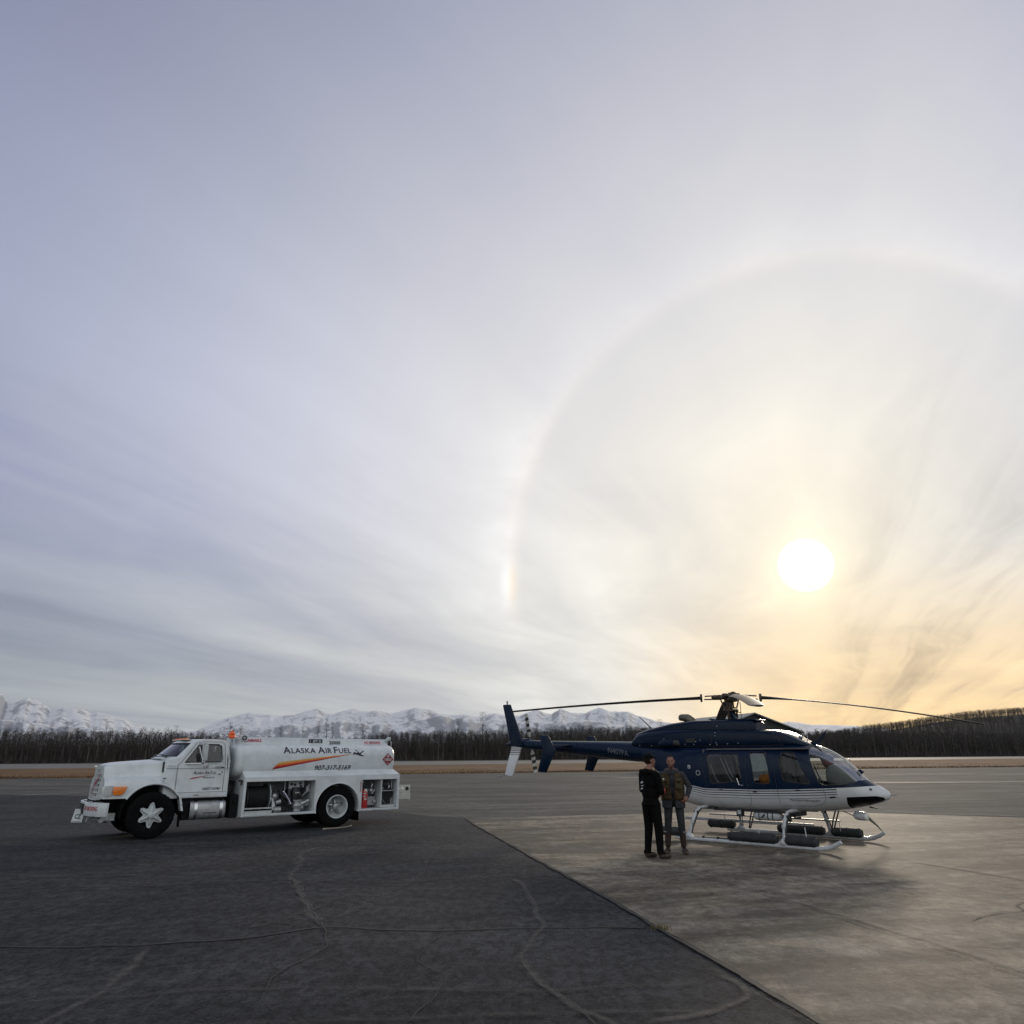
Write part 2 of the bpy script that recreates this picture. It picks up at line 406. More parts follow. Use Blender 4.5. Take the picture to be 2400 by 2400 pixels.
# ------------------------------------------------------------------ ground
def ground_mat(name, c1, c2, rough, stain=None, agg=.5, sheen=.5, streak=0.0, seed=0.0, bump=.35, mott=.5, tint=None):
    m_ = bpy.data.materials.new(name); m_.use_nodes = True
    q = NB(m_.node_tree); P = m_.node_tree.nodes['Principled BSDF']
    co = q.n('ShaderNodeTexCoord').outputs['Object']
    co = q.v('ADD', co, (seed, seed * 1.7, 0))
    x, y, z = q.sep(co)
    big = q.noise(co, .16, 6, .62, .4); mid = q.noise(co, .9, 7, .65, .6); fine = q.noise(co, 55, 3, .7); fin2 = q.noise(co, 16, 5, .75)
    # long wipes: noise squeezed across the ploughing / taxiing direction
    st = q.noise(q.comb(q.m('ADD', q.m('MULTIPLY', x, .10), q.m('MULTIPLY', y, .03)), q.m('SUBTRACT', q.m('MULTIPLY', y, .75), q.m('MULTIPLY', x, .2)), 0.0), 1.2, 6, .62, .5)
    f = q.m('ADD', q.m('MULTIPLY', big, .5), q.m('MULTIPLY', mid, .28))
    f = q.m('ADD', f, q.m('MULTIPLY', st, streak))
    f = q.sstep(f, .34 + streak * .42, .48 + streak * .58)
    col = q.mix(f, tuple(c1), tuple(c2))
    blot = q.noise(co, 2.6, 6, .72, .6); peb = q.noise(q.v('MULTIPLY', co, (1, .55, 1)), 9.0, 3, .75); grit = q.noise(co, 30, 3, .8)
    g = q.m('ADD', q.m('MULTIPLY', q.sstep(peb, .38, .62), .55), q.m('MULTIPLY', q.sstep(grit, .35, .65), .45))
    g = q.m('ADD', 1 - agg * .5, q.m('MULTIPLY', g, agg))
    g = q.m('MULTIPLY', g, q.m('ADD', 1 - mott * .5, q.m('MULTIPLY', q.sstep(blot, .34, .66), mott)))
    col = q.scale(col, g)
    sp = q.sstep(q.noise(co, 14, 2, .5), .69, .74)          # pale stones
    col = q.mix(q.m('MULTIPLY', sp, .30), col, (c2[0] * 2.0, c2[1] * 1.95, c2[2] * 1.9))
    if tint:
        tn = q.sstep(q.noise(q.v('ADD', co, (5, 61, 0)), .55, 6, .68, 1.2), .42, .60); col = q.mix(q.m('MULTIPLY', tn, .75), col, q.v('MULTIPLY', col, tuple(tint)))
    fl = q.sstep(q.noise(co, 26, 2, .6), .64, .70); col = q.mix(q.m('MULTIPLY', fl, agg * .35), col, (c2[0] * 2.2, c2[1] * 2.15, c2[2] * 2.1))
    if stain:
        sn = q.sstep(q.noise(q.v('ADD', co, (31, 7, 0)), .35, 6, .6, 1.0), .53, .66)
        col = q.mix(q.m('MULTIPLY', sn, stain[1]), col, tuple(stain[0]))
    q.put(P.inputs['Base Color'], col)
    q.put(P.inputs['Roughness'], q.m('ADD', rough, q.m('MULTIPLY', q.m('SUBTRACT', mid, .5), .12), clamp=True))
    P.inputs['Specular IOR Level'].default_value = sheen
    bn = q.n('ShaderNodeBump'); bn.inputs['Strength'].default_value = bump; bn.inputs['Distance'].default_value = .01
    q.put(bn.inputs['Height'], q.m('ADD', q.m('MULTIPLY', fine, .6), fin2)); q.put(P.inputs['Normal'], bn.outputs[0])
    return m_


M_ASPH = ground_mat('asphalt', (.025, .0258, .0283), (.044, .0448, .0475), .85, streak=.45, agg=1.15, sheen=.08, bump=.6, mott=.35)
M_TAXI = ground_mat('taxiway_asphalt', (.058, .058, .055), (.112, .110, .102), .9, streak=.8, agg=.4, sheen=.08, seed=40, mott=.4)
M_CONC = ground_mat('concrete', (.074, .061, .045), (.215, .182, .136), .76, stain=((.075, .066, .055), .6), agg=.55, sheen=.14, streak=.75, seed=12, bump=.45, mott=.75, tint=(.78, .84, .93))
M_DIRT = pmat('far_dirt', (.06, .05, .04), .95, var=.4, vscale=.05)
M_RUN = ground_mat('runway_asphalt', (.12, .118, .11), (.165, .16, .148), .75, streak=.3, agg=.2, sheen=.2, seed=77)


def sheet(name, poly, z, mat, kind='structure', sub=0):
    mb = MB(); mb.add([(x, y, z) for x, y in poly], [tuple(range(len(poly)))])
    o = mb.build(name, mat, smooth=0); tag(o, kind=kind)
    if o.data.polygons[0].normal.z < 0: o.data.flip_normals()
    return o


sheet('ground', [(-16000, -400), (16000, -400), (16000, 15500), (-16000, 15500)], -0.02, M_DIRT)
sheet('asphalt_apron', [(-70, -60), (70, -60), (70, -20), (30, -2), (9, 20), (5.2, 24.6), (-1.0, 23.8), (-2.6, 24.6), (-5, 27.8), (-9, 32), (-16, 37), (-70, 52)], -0.008, M_ASPH)
# the paler old pavement beyond reaches the grass
sheet('taxiway', [(-70, 52), (-16, 37), (-9, 32), (-5, 27.8), (-2.6, 24.6), (-1.0, 23.8), (5.2, 24.6), (9, 20), (30, -2), (70, -20), (70, -60), (420, -60), (420, 208), (66, 99.2), (-46, 68.5), (-420, -34), (-420, -60), (-70, -60)], -0.008, M_TAXI)
PAD = [(-1.42, 23.7), (-1.05, 21.6), (-.55, 19.3), (-.11, 17.2), (.5, 14.3), (1.30, 10.6), (1.63, 8.9), (1.95, 7.4), (2.22, 6.0), (3.4, .5), (4.6, -5), (34, 1), (26, 18.9), (16.4, 21.9), (9.29, 26.23), (5.19, 25.3)]
rng = random.Random(3)
pe = []
for i in range(len(PAD)):
    a, c = Vector(PAD[i]), Vector(PAD[(i + 1) % len(PAD)]); L = (c - a).length; k = max(1, int(L / .12)) if i < 10 else 1
    for j in range(k):
        p = a.lerp(c, j / k); pe.append((p.x + (rng.uniform(-.012, .012) if i < 10 else 0) + (.02 * math.sin(p.y * 3.1) if i < 10 else 0), p.y))
sheet('concrete_pad', pe, -0.004, M_CONC)


def mark_mat(name, col, dens=.5, scale=6, soft=.12, rough=.8):
    """worn marking or patch: breaks up into the pavement below through noise"""
    m_ = bpy.data.materials.new(name); m_.use_nodes = True; t = m_.node_tree; q = NB(t); P = t.nodes['Principled BSDF']
    co = q.n('ShaderNodeTexCoord').outputs['Object']; uvn = q.n('ShaderNodeAttribute', attribute_name='edge').outputs['Fac']
    nz = q.noise(co, scale, 6, .7, .5); n2 = q.noise(co, scale * 6, 3, .7)
    P.inputs['Roughness'].default_value = rough
    q.put(P.inputs['Base Color'], q.mix(q.m('MULTIPLY', n2, .5), tuple(col), tuple(c * .6 for c in col)))
    a = q.m('MULTIPLY', uvn, q.m('ADD', q.m('MULTIPLY', nz, .75), q.m('MULTIPLY', n2, .45)))
    q.put(P.inputs['Alpha'], q.sstep(a, dens - soft, dens + soft))
    return m_


def ribbon(name, pts, w, mat, z=.0, jit=.02, step=.12, kind='structure', seed=1, wj=.3, label=None):
    """narrow wandering strip on the pavement; attribute 'edge' is 1 mid-strip and 0 at its margins"""
    rg = random.Random(seed); P = [Vector(p) for p in pts]; path = []
    for i in range(len(P) - 1):
        p0, p1, p2, p3 = P[max(i - 1, 0)], P[i], P[i + 1], P[min(i + 2, len(P) - 1)]
        k = max(2, int((p2 - p1).length / step))
        for j in range(k):
            t = j / k
            path.append(.5 * ((2 * p1) + (p2 - p0) * t + (2 * p0 - 5 * p1 + 4 * p2 - p3) * t * t + (3 * p1 - p0 - 3 * p2 + p3) * t ** 3))
    path.append(P[-1]); vs = []; fs = []; ed = []
    for i, p in enumerate(path):
        tn = (path[min(i + 1, len(path) - 1)] - path[max(i - 1, 0)]).normalized(); nn = Vector((-tn.y, tn.x))
        off = jit * (noise.noise(Vector((i * .21, seed, 0))) * 2 + rg.uniform(-.12, .12))
        ww = w * (1 + wj * noise.noise(Vector((i * .13, seed + 5, 0))) * 2)
        e = min(1, i / 3, (len(path) - 1 - i) / 3)
        for k, s in enumerate((-1, -.45, 0, .45, 1)):
            q_ = p + nn * (off + s * ww / 2); vs.append((q_.x, q_.y, z)); ed.append((0, .75, 1, .75, 0)[k] * e)
    for i in range(len(path) - 1):
        for k in range(4): a = i * 5 + k; fs.append((a, a + 5, a + 6, a + 1))
    mb = MB(); mb.add(vs, fs); me = mb.mesh(name, fix=False)
    at = me.attributes.new('edge', 'FLOAT', 'POINT'); at.data.foreach_set('value', ed)
    o = link_mesh(me, name, mat, smooth=0)
    if me.polygons[0].normal.z < 0: me.flip_normals()
    tag(o, kind=kind); return o


M_SEAL = mark_mat('crack_filler', (.080, .075, .069), .60, 9, .35)
M_SCUFF = mark_mat('pale_scuff', (.056, .054, .052), .74, 5, .40)
M_CRACK = mark_mat('open_crack', (.008, .008, .008), .28, 5, .15)
M_CRACKC = mark_mat('concrete_joint', (.055, .048, .040), .55, 3, .25)
M_PALEJ = mark_mat('pale_joint', (.24, .21, .17), .66, 2.2, .36)
M_PAINT = mark_mat('worn_line_paint', (.55, .54, .50), .40, 2.5, .2)
M_TYREM = mark_mat('tyre_rubber', (.012, .012, .013), .62, 1.4, .38)
RB = [
    ('pavement_crack', [(-30, 9.9), (-12, 8.6), (-5.23, 8.34), (-4.16, 8.37), (-3.54, 8.45), (-2.75, 8.71), (-2.13, 9.15), (-1.44, 9.01), (-.73, 8.95), (0, 9.04), (1.6, 9.07)], .05, M_CRACK, .03),
    ('pavement_crack', [(-12, 11.6), (-6, 11.9), (-3.54, 12.4), (-2.2, 12.1), (-1.0, 12.3)], .03, M_CRACK, .05),
    ('pavement_crack', [(-2.13, 9.15), (-2.27, 9.42), (-2.63, 10.29), (-3.01, 11.36), (-3.54, 12.69)], .035, M_CRACK, .06),
    ('pavement_crack', [(.33, 9.14), (.22, 8.64), (.08, 7.95), (.11, 7.44), (.29, 6.82), (.49, 6.35), (.70, 5.6)], .022, M_CRACK, .02),
    ('crack_filler_band', [(-4.0, 16.84), (-4.15, 15.59), (-3.74, 13.85), (-3.54, 12.69), (-3.01, 11.36), (-2.63, 10.29), (-2.27, 9.42), (-2.14, 9.15)], .24, M_SEAL, .05),
    ('crack_filler_band', [(-3.2, 4.6), (-3.40, 6.0), (-3.39, 6.51), (-3.41, 7.12), (-3.6, 7.95), (-3.71, 8.36)], .20, M_SEAL, .02),
    ('crack_filler_band', [(-.1, 12.4), (.0, 12.30), (.13, 11.79), (.23, 10.64), (.29, 9.59), (.33, 9.14), (.22, 8.64), (.08, 7.95), (.11, 7.44), (.29, 6.82), (.49, 6.35), (.66, 6.11), (.9, 5.5)], .17, M_SEAL, .015),
    ('crack_filler_band', [(.75, 6.07), (1.22, 6.15), (1.6, 6.38), (1.85, 6.63), (1.89, 6.91), (1.78, 7.15), (1.5, 7.4)], .16, M_SEAL, .03),
    ('crack_filler_band', [(2.35, 5.2), (2.05, 6.3), (1.80, 7.2), (1.55, 8.2)], .22, M_SCUFF, .02),
    ('pavement_crack', [(-2.27, 9.42), (-2.13, 9.15), (-1.9, 8.2), (-2.1, 7.2), (-1.8, 6.2)], .02, M_CRACK, .05),
    ('pavement_crack', [(-.73, 8.95), (-.9, 7.9), (-.6, 7.0), (-.8, 6.0)], .016, M_CRACK, .05),
    ('tyre_scuff', [(-2.1, 9.5), (-1.8, 11), (-1.5, 12.6), (-1.6, 14.6)], .35, M_SCUFF, .05),
    ('tyre_scuff', [(-3.0, 8.9), (-2.7, 9.6), (-2.4, 10.5)], .3, M_SCUFF, .05),
    ('tyre_scuff', [(-4.2, 6.5), (-2, 6.9), (0, 6.8), (1.7, 7.0)], .3, M_SCUFF, .03),
    ('tyre_scuff', [(-2.4, 6.0), (-.5, 6.2), (1.5, 6.3)], .25, M_SCUFF, .03),
    ('tyre_scuff', [(-9, 15.6), (-7.5, 15.8), (-6.2, 15.4)], .35, M_SCUFF, .03),
    ('tyre_scuff', [(-9.5, 13.4), (-7.4, 12.8), (-5.8, 13.0)], .3, M_SCUFF, .03),
    ('tyre_scuff', [(-3.9, 16.6), (-2.6, 17.6), (-2.2, 19)], .25, M_SCUFF, .03),
    ('pad_joint', [(2.2, 16.2), (2.7, 14.14), (3.28, 11.34), (4.14, 8.03), (5.0, 4.2)], .035, M_CRACKC, .015),
    ('pad_joint', [(5.8, 18.4), (6.84, 14.54), (7.59, 11.93), (8.9, 6)], .035, M_CRACKC, .015),
    ('pad_joint', [(9.6, 24.8), (10.6, 19.6), (12.4, 12.0)], .06, M_CRACKC, .015),
    ('pad_joint', [(1.68, 9.12), (2.7, 9.3), (3.72, 9.39), (5.15, 9.24)], .035, M_CRACKC, .03),
    ('pad_crack', [(5.15, 9.24), (5.73, 9.69), (6.1, 9.8), (6.5, 10.3), (8, 10.6)], .03, M_CRACK, .05),
    ('pad_joint', [(-.1, 17.3), (5.8, 18.2), (11.5, 19.4), (18, 20.7)], .05, M_CRACKC, .02),
    ('pad_edge_crack', [(x - .03, y) for x, y in PAD[:10]], .09, M_CRACK, .02),
    ('pale_pad_edge', [(9.3, 27.3), (12, 25.4), (16.8, 22.3), (20, 20.6)], .5, M_PALEJ, .03),
    ('pale_joint_band', [(6.95, 14.2), (7.7, 11.93), (8.4, 8.5)], .45, M_PALEJ, .04),
    ('pale_joint_band', [(3.5, 11.0), (4.3, 8.0), (4.75, 6.2)], .30, M_PALEJ, .04),
]
for i, (nm, pts, w, mt, jit) in enumerate(RB):
    ribbon(nm, pts, w, mt, z=.001 + .0012 * i * .25, jit=jit, seed=i + 1, step=.1)
# long hairline cracks in the old pavement beyond
rg = random.Random(11)
for i in range(16):
    x0 = rg.uniform(-20, 42); y0 = rg.uniform(37, 66); L = rg.uniform(8, 26); a = rg.uniform(-.25, .35)
    ribbon('taxiway_crack', [(x0 + L * t * math.cos(a), y0 + L * t * math.sin(a) + rg.uniform(-.5, .5)) for t in (0, .25, .5, .75, 1)], .16, M_CRACK, z=.004 + i * .0003, jit=.12, step=.5, seed=50 + i)
# painted taxiway lines
ribbon('painted_line', [(-25.3, 37.9), (-25.5, 46.8)][::1] if False else [(-25.2, 38.2), (-22.6, 43.6), (-18.6, 52.5)], .17, M_PAINT, z=.003, jit=0, step=.5, wj=0, seed=3)
for i, (p, q_) in enumerate([((6.9, 64.0), (13.4, 60.6)), ((30.5, 67.6), (36.2, 67.0)), ((33.5, 69.5), (42, 67.0)), ((40, 66.5), (62, 68.5)), ((24.0, 65.0), (30, 64.2))]):
    ribbon('painted_line', [p, ((p[0] + q_[0]) / 2, (p[1] + q_[1]) / 2), q_], 1.3, M_PAINT, z=.005 + i * .0005, jit=0, step=.8, wj=.1, seed=80 + i)
# dark sealed band across the far pavement on the right
M_BAND = mark_mat('fresh_seal', (.05, .05, .052), .3, .6, .2)
ribbon('sealed_band', [(22, 49.5), (34, 49.5), (48, 51.0), (80, 55)], 3.6, M_BAND, z=.0075, jit=.05, step=.8, seed=91, wj=.15)

# ------------------------------------------------------------------ runway beyond the grass, dry grass strip
EA, EB = Vector((-46.2, 69.1)), Vector((66.6, 99.8)); ED = (EB - EA).normalized(); EN = Vector((-ED.y, ED.x))
def strip_pt(s, w): p = EA + ED * s + EN * w; return (p.x, p.y)
sheet('runway', [(-500, -10), (-85.7, 127.6), (0, 158), (148, 221), (700, 455), (900, 700), (218, 325.9), (0, 235), (-144.7, 212), (-600, 60)], -0.006, M_RUN)
def far_w(s):   # width of the grass towards the runway
    return max(50, min(140, 67 + (s + 23) * .13))
M_GRASS = bpy.data.materials.new('dry_grass'); M_GRASS.use_nodes = True
q = NB(M_GRASS.node_tree); P = M_GRASS.node_tree.nodes['Principled BSDF']; P.inputs['Roughness'].default_value = .95; P.inputs['Specular IOR Level'].default_value = .1
co = q.n('ShaderNodeTexCoord').outputs['Object']
gn = q.noise(co, .12, 6, .65, .8); g2_ = q.noise(co, 2.2, 5, .7)
c_ = q.mix(q.sstep(gn, .38, .62), (.100, .056, .028), (.165, .100, .050)); c_ = q.mix(q.m('MULTIPLY', q.sstep(g2_, .45, .7), .5), c_, (.08, .055, .032))
q.put(P.inputs['Base Color'], c_)
mb = MB(); N = 420; ws = [0, .35, 1.0, 3, 8, 18, 34, 55, 78, 100]
rows = []
for i in range(N + 1):
    s = -330 + 760 * i / N; fw = far_w(s); row = []
    for j, w in enumerate(ws):
        ww = w / 100 * fw; jx = (noise.noise(Vector((s * .35, 3, 0))) * .5 if j == 0 else 0)
        p = EA + ED * s + EN * (ww + jx)
        zz = (-.01 if j in (0, len(ws) - 1) else .10 + .07 * noise.noise(Vector((p.x * .25, p.y * .25, 1))) + .14 * noise.noise(Vector((p.x * .05, p.y * .05, 4))))
        row.append((p.x, p.y, zz))
    rows.append([Vector(r) for r in row])
mb.loft(rows, caps=False, closed=False)
rg = random.Random(5)
for i in range(26000):                     # standing dry blades, thick along the pavement edge
    s = rg.uniform(-70, 190); w = abs(rg.gauss(0, 1)) * 9 if i % 3 else rg.uniform(-.15, 1.2)
    p = EA + ED * s + EN * w; z0 = 0.0; hgt = rg.uniform(.02, .16); a = rg.uniform(0, math.pi); wd = rg.uniform(.02, .06)
    dx_, dy_ = math.cos(a) * wd, math.sin(a) * wd; lx, ly = rg.uniform(-.12, .12), rg.uniform(-.12, .12)
    mb.add([(p.x - dx_, p.y - dy_, z0), (p.x + dx_, p.y + dy_, z0), (p.x + lx, p.y + ly, z0 + .08 + hgt)], [(0, 1, 2)])
o = mb.build('grass', M_GRASS, smooth=0, fix=False); tag(o, 'strip of dry brown grass between the apron and the runway', None, kind='stuff')

# small tuft in the pavement seam
mb = MB(); rg = random.Random(8)
for i in range(60):
    x = 1.615 + rg.gauss(0, .05); y = 8.95 + rg.gauss(0, .05); hgt = rg.uniform(.02, .07); a = rg.uniform(0, 6.28)
    mb.add([(x - .004 * math.cos(a), y - .004 * math.sin(a), 0), (x + .004 * math.cos(a), y + .004 * math.sin(a), 0), (x + rg.uniform(-.04, .04), y + rg.uniform(-.04, .04), hgt)], [(0, 1, 2)])
o = mb.build('weed_tuft', pmat('dry_weed', (.16, .12, .04), .9, var=.5, vscale=40), smooth=0, fix=False)
tag(o, 'small yellowish weed tuft growing in the seam beside the concrete pad', 'weed')

# ------------------------------------------------------------------ mountains
MT = [(-260, 1655), (-180, 1640), (-120, 1655), (-60, 1632), (0, 1634), (16, 1653), (31, 1656), (48, 1648), (64, 1640), (84, 1647), (100, 1656), (118, 1668), (149, 1664), (193, 1667), (217, 1676), (227, 1673), (264, 1682), (304, 1696), (340, 1712), (400, 1722), (460, 1716), (509, 1695), (540, 1684), (584, 1675), (610, 1678), (646, 1681), (689, 1681), (715, 1673), (742, 1666), (760, 1674), (783, 1678), (805, 1671), (826, 1667), (850, 1673), (882, 1671), (919, 1675), (940, 1671), (969, 1666), (1006, 1668), (1031, 1678), (1087, 1681), (1120, 1684), (1161, 1677), (1190, 1683), (1217, 1682), (1236, 1676), (1258, 1668), (1275, 1674), (1292, 1677), (1314, 1667), (1335, 1674), (1373, 1676), (1404, 1664), (1429, 1674), (1472, 1673), (1509, 1685), (1540, 1694), (1600, 1702), (1700, 1706), (1800, 1704), (1850, 1694), (1875, 1698), (1900, 1701), (2000, 1704), (2100, 1712), (2400, 1720), (2700, 1725)]
MT2 = [(-260, 1700), (0, 1690), (200, 1708), (300, 1726), (480, 1726), (540, 1708), (566, 1704), (600, 1712), (680, 1700), (730, 1706), (800, 1690), (860, 1700), (930, 1696), (1005, 1686), (1040, 1681), (1075, 1684), (1110, 1692), (1160, 1702), (1240, 1690), (1300, 1700), (1380, 1690), (1440, 1700), (1520, 1706), (1700, 1725), (2700, 1735)]


def px_dir(x, y):
    dd_ = _f + (x - 1200) / 1690 * _r2 - (y - 1200) / 1690 * _u2
    return dd_.normalized()


def mountain(name, prof, Rg, depth, seed, mat):
    azs = []; els = []
    for x, y in prof:
        dd_ = px_dir(x, y); azs.append(math.atan2(dd_.x, dd_.y)); els.append(dd_.z / math.hypot(dd_.x, dd_.y))
    NA, NR = 1100, 34; a0, a1 = azs[0], azs[-1]; rings = []
    for i in range(NA + 1):
        az = a0 + (a1 - a0) * i / NA
        k = 0
        while k < len(azs) - 2 and azs[k + 1] < az: k += 1
        t = (az - azs[k]) / (azs[k + 1] - azs[k]); top = (els[k] * (1 - t) + els[k + 1] * t) * Rg
        row = []
        for j in range(NR + 1):
            f = j / NR; rr = Rg - depth * (1 - f) if f <= .82 else Rg - depth * (1 - f)
            g = f / .82
            hgt = top * (g ** 1.7 if g <= 1 else 1 - (g - 1) * 3.2)
            P_ = Vector((az * 46, rr / depth * 5.0, seed))
            rn = noise.ridged_multi_fractal(P_ * 1.0, .85, 2.2, 6, 1.0, 2.0)
            rn2 = noise.fractal(P_ * 3.1, .9, 2.1, 5)
            env = math.sin(math.pi * min(1, g) * .86 + .14) if g <= 1 else .3
            hgt += top * ((rn - 1.25) * .20 * env * (1 - max(0, g - .35) * 1.5 if g < 1 else .03) + rn2 * .012)
            r_ = rr + 260 * noise.noise(Vector((az * 60, f * 3, seed + 9)))
            row.append(Vector((math.sin(az) * r_, math.cos(az) * r_, max(-30, hgt + CAM_H))))
        rings.append(row)
    mb_ = MB(); mb_.loft(rings, caps=False, closed=False)
    o_ = mb_.build(name, mat, smooth=180, fix=False)
    if sum(p.normal.z for p in o_.data.polygons) < 0: o_.data.flip_normals()
    tag(o_, kind='structure'); return o_


def snow_mat(name, rock_at):
    m_ = bpy.data.materials.new(name); m_.use_nodes = True; q = NB(m_.node_tree); P = m_.node_tree.nodes['Principled BSDF']
    P.inputs['Roughness'].default_value = .8
    co = q.n('ShaderNodeTexCoord').outputs['Object']; geo = q.n('ShaderNodeNewGeometry'); nx, ny, nz_ = q.sep(geo.outputs['Normal'])
    n1 = q.noise(co, .0045, 9, .72, .6); n2 = q.noise(q.v('MULTIPLY', co, (1, 1, 1.6)), .011, 8, .75)
    f = q.m('ADD', q.m('MULTIPLY', nz_, .9), q.m('MULTIPLY', q.m('SUBTRACT', n1, .5), 1.15)); f = q.m('ADD', f, q.m('MULTIPLY', q.m('SUBTRACT', n2, .5), .9))
    q.put(P.inputs['Base Color'], q.mix(q.sstep(f, rock_at - .10, rock_at + .12), (.27, .285, .32), (.70, .71, .73)))
    bn = q.n('ShaderNodeBump'); bn.inputs['Strength'].default_value = .35; bn.inputs['Distance'].default_value = 40
    q.put(bn.inputs['Height'], n2); q.put(P.inputs['Normal'], bn.outputs[0])
    return m_


mountain('mountains', MT, 11500, 4200, 3.0, snow_mat('mountain_snow', .73))
mountain('foothills', MT2, 7200, 1700, 8.0, snow_mat('foothill_snow', .84))

# ------------------------------------------------------------------ bare forest
FA, FB = Vector((-154, 229)), Vector((241, 360)); FD = (FB - FA).normalized(); FN = Vector((-FD.y, FD.x))
HT = [(-90, 10.9), (0, 10.9), (34, 10.9), (55, 10.6), (66, 8.5), (100, 7.0), (110, 9.4), (121, 10.8), (150, 11.2), (172, 11.8), (198, 12.8), (232, 13.8), (275, 12.6), (320, 12.6), (345, 12.5), (420, 12.0), (600, 12)]
def ht(s):
    for k in range(len(HT) - 1):
        if HT[k][0] <= s <= HT[k + 1][0]:
            t = (s - HT[k][0]) / (HT[k + 1][0] - HT[k][0]); return HT[k][1] * (1 - t) + HT[k + 1][1] * t
    return HT[0][1] if s < HT[0][0] else HT[-1][1]


def tree_arrays(rg, h, nb, spruce=False, wide=1.0, fuzz=1.3):
    """one bare tree: tapered trunk, limbs and many fine slivers; arrays of verts and tris (material 0 bark, 1 twigs)"""
    V = []; F = []; Mi = []
    def tri(a, b_, c, m_): k = len(V); V.extend((a, b_, c)); F.append((k, k + 1, k + 2)); Mi.append(m_)
    lean = (rg.uniform(-.04, .04) * h, rg.uniform(-.04, .04) * h); r0 = h * .0105 + .03
    def ax(t): return (lean[0] * t * t, lean[1] * t * t, h * t)
    seg = 4
    for k in range(seg):
        t0, t1 = k / seg, (k + 1) / seg; A, B_ = ax(t0), ax(t1); ra, rb = r0 * (1 - t0) + .01, r0 * (1 - t1) + .01
        for j in range(3):
            a0, a1 = 2.1 * j, 2.1 * (j + 1)
            p = [(A[0] + ra * math.cos(a0), A[1] + ra * math.sin(a0), A[2]), (A[0] + ra * math.cos(a1), A[1] + ra * math.sin(a1), A[2]), (B_[0] + rb * math.cos(a1), B_[1] + rb * math.sin(a1), B_[2]), (B_[0] + rb * math.cos(a0), B_[1] + rb * math.sin(a0), B_[2])]
            k0 = len(V); V.extend(p); F.append((k0, k0 + 1, k0 + 2)); F.append((k0, k0 + 2, k0 + 3)); Mi += [0, 0]
    if spruce:
        for k in range(nb):
            t = rg.uniform(.08, 1) ** .8; A = ax(t); L = (1 - t) * h * .17 + .12; a = rg.uniform(0, 6.28); w = .10 + .16 * (1 - t)
            e = (A[0] + math.cos(a) * L, A[1] + math.sin(a) * L, A[2] - L * .35); s_ = (math.sin(a) * w, -math.cos(a) * w)
            tri((A[0] + s_[0], A[1] + s_[1], A[2]), (A[0] - s_[0], A[1] - s_[1], A[2]), e, 1)
            tri((A[0], A[1], A[2] + w * .8), (A[0], A[1], A[2] - w), e, 1)
    else:
        for k in range(nb // 4):
            t = rg.uniform(.30, .95); A = ax(t * .94); L = (.17 + .40 * (1 - t)) * h * .40 * wide * rg.uniform(.6, 1.1); a = rg.uniform(0, 6.28); up = rg.uniform(.7, 1.5)
            n_ = math.hypot(1, up); E = (A[0] + math.cos(a) * L / n_, A[1] + math.sin(a) * L / n_, A[2] + up * L / n_); w = .02 + .035 * (1 - t)
            tri((A[0], A[1], A[2] - w), (A[0], A[1], A[2] + w), E, 0)
            for j in range(4):
                u = rg.uniform(.25, 1); B_ = tuple(A[i] + (E[i] - A[i]) * u for i in range(3)); l2 = L * rg.uniform(.25, .6); a2 = a + rg.uniform(-1.3, 1.3); up2 = rg.uniform(.3, 1.8); n2_ = math.hypot(1, up2)
                E2 = (B_[0] + math.cos(a2) * l2 / n2_, B_[1] + math.sin(a2) * l2 / n2_, B_[2] + up2 * l2 / n2_); w2 = rg.uniform(.03, .075)
                pa = a2 + 1.57; d2 = (math.cos(pa) * w2, math.sin(pa) * w2)
                tri((B_[0] - d2[0], B_[1] - d2[1], B_[2]), (B_[0] + d2[0], B_[1] + d2[1], B_[2]), E2, 1)
    if not spruce:
        for k in range(int(nb * fuzz)):
            t = 1 - abs(rg.gauss(0, .22)); t = max(.25, t); rr_ = h * .16 * wide * math.sqrt(rg.random()) * (1.25 - t) * 1.6; a = rg.uniform(0, 6.28); A = ax(min(t, 1)); c_ = (A[0] + rr_ * math.cos(a), A[1] + rr_ * math.sin(a), A[2] - rr_ * .25)
            l2 = rg.uniform(.35, .8); a2 = rg.uniform(0, 6.28); up2 = rg.uniform(.2, 1.6); n2_ = math.hypot(1, up2); w2 = rg.uniform(.02, .045); d2 = (math.cos(a2 + 1.57) * w2, math.sin(a2 + 1.57) * w2)
            tri((c_[0] - d2[0], c_[1] - d2[1], c_[2]), (c_[0] + d2[0], c_[1] + d2[1], c_[2]), (c_[0] + math.cos(a2) * l2 / n2_, c_[1] + math.sin(a2) * l2 / n2_, c_[2] + up2 * l2 / n2_), 1)
    return np.array(V, dtype=np.float32), np.array(F, dtype=np.int32), np.array(Mi, dtype=np.int32)


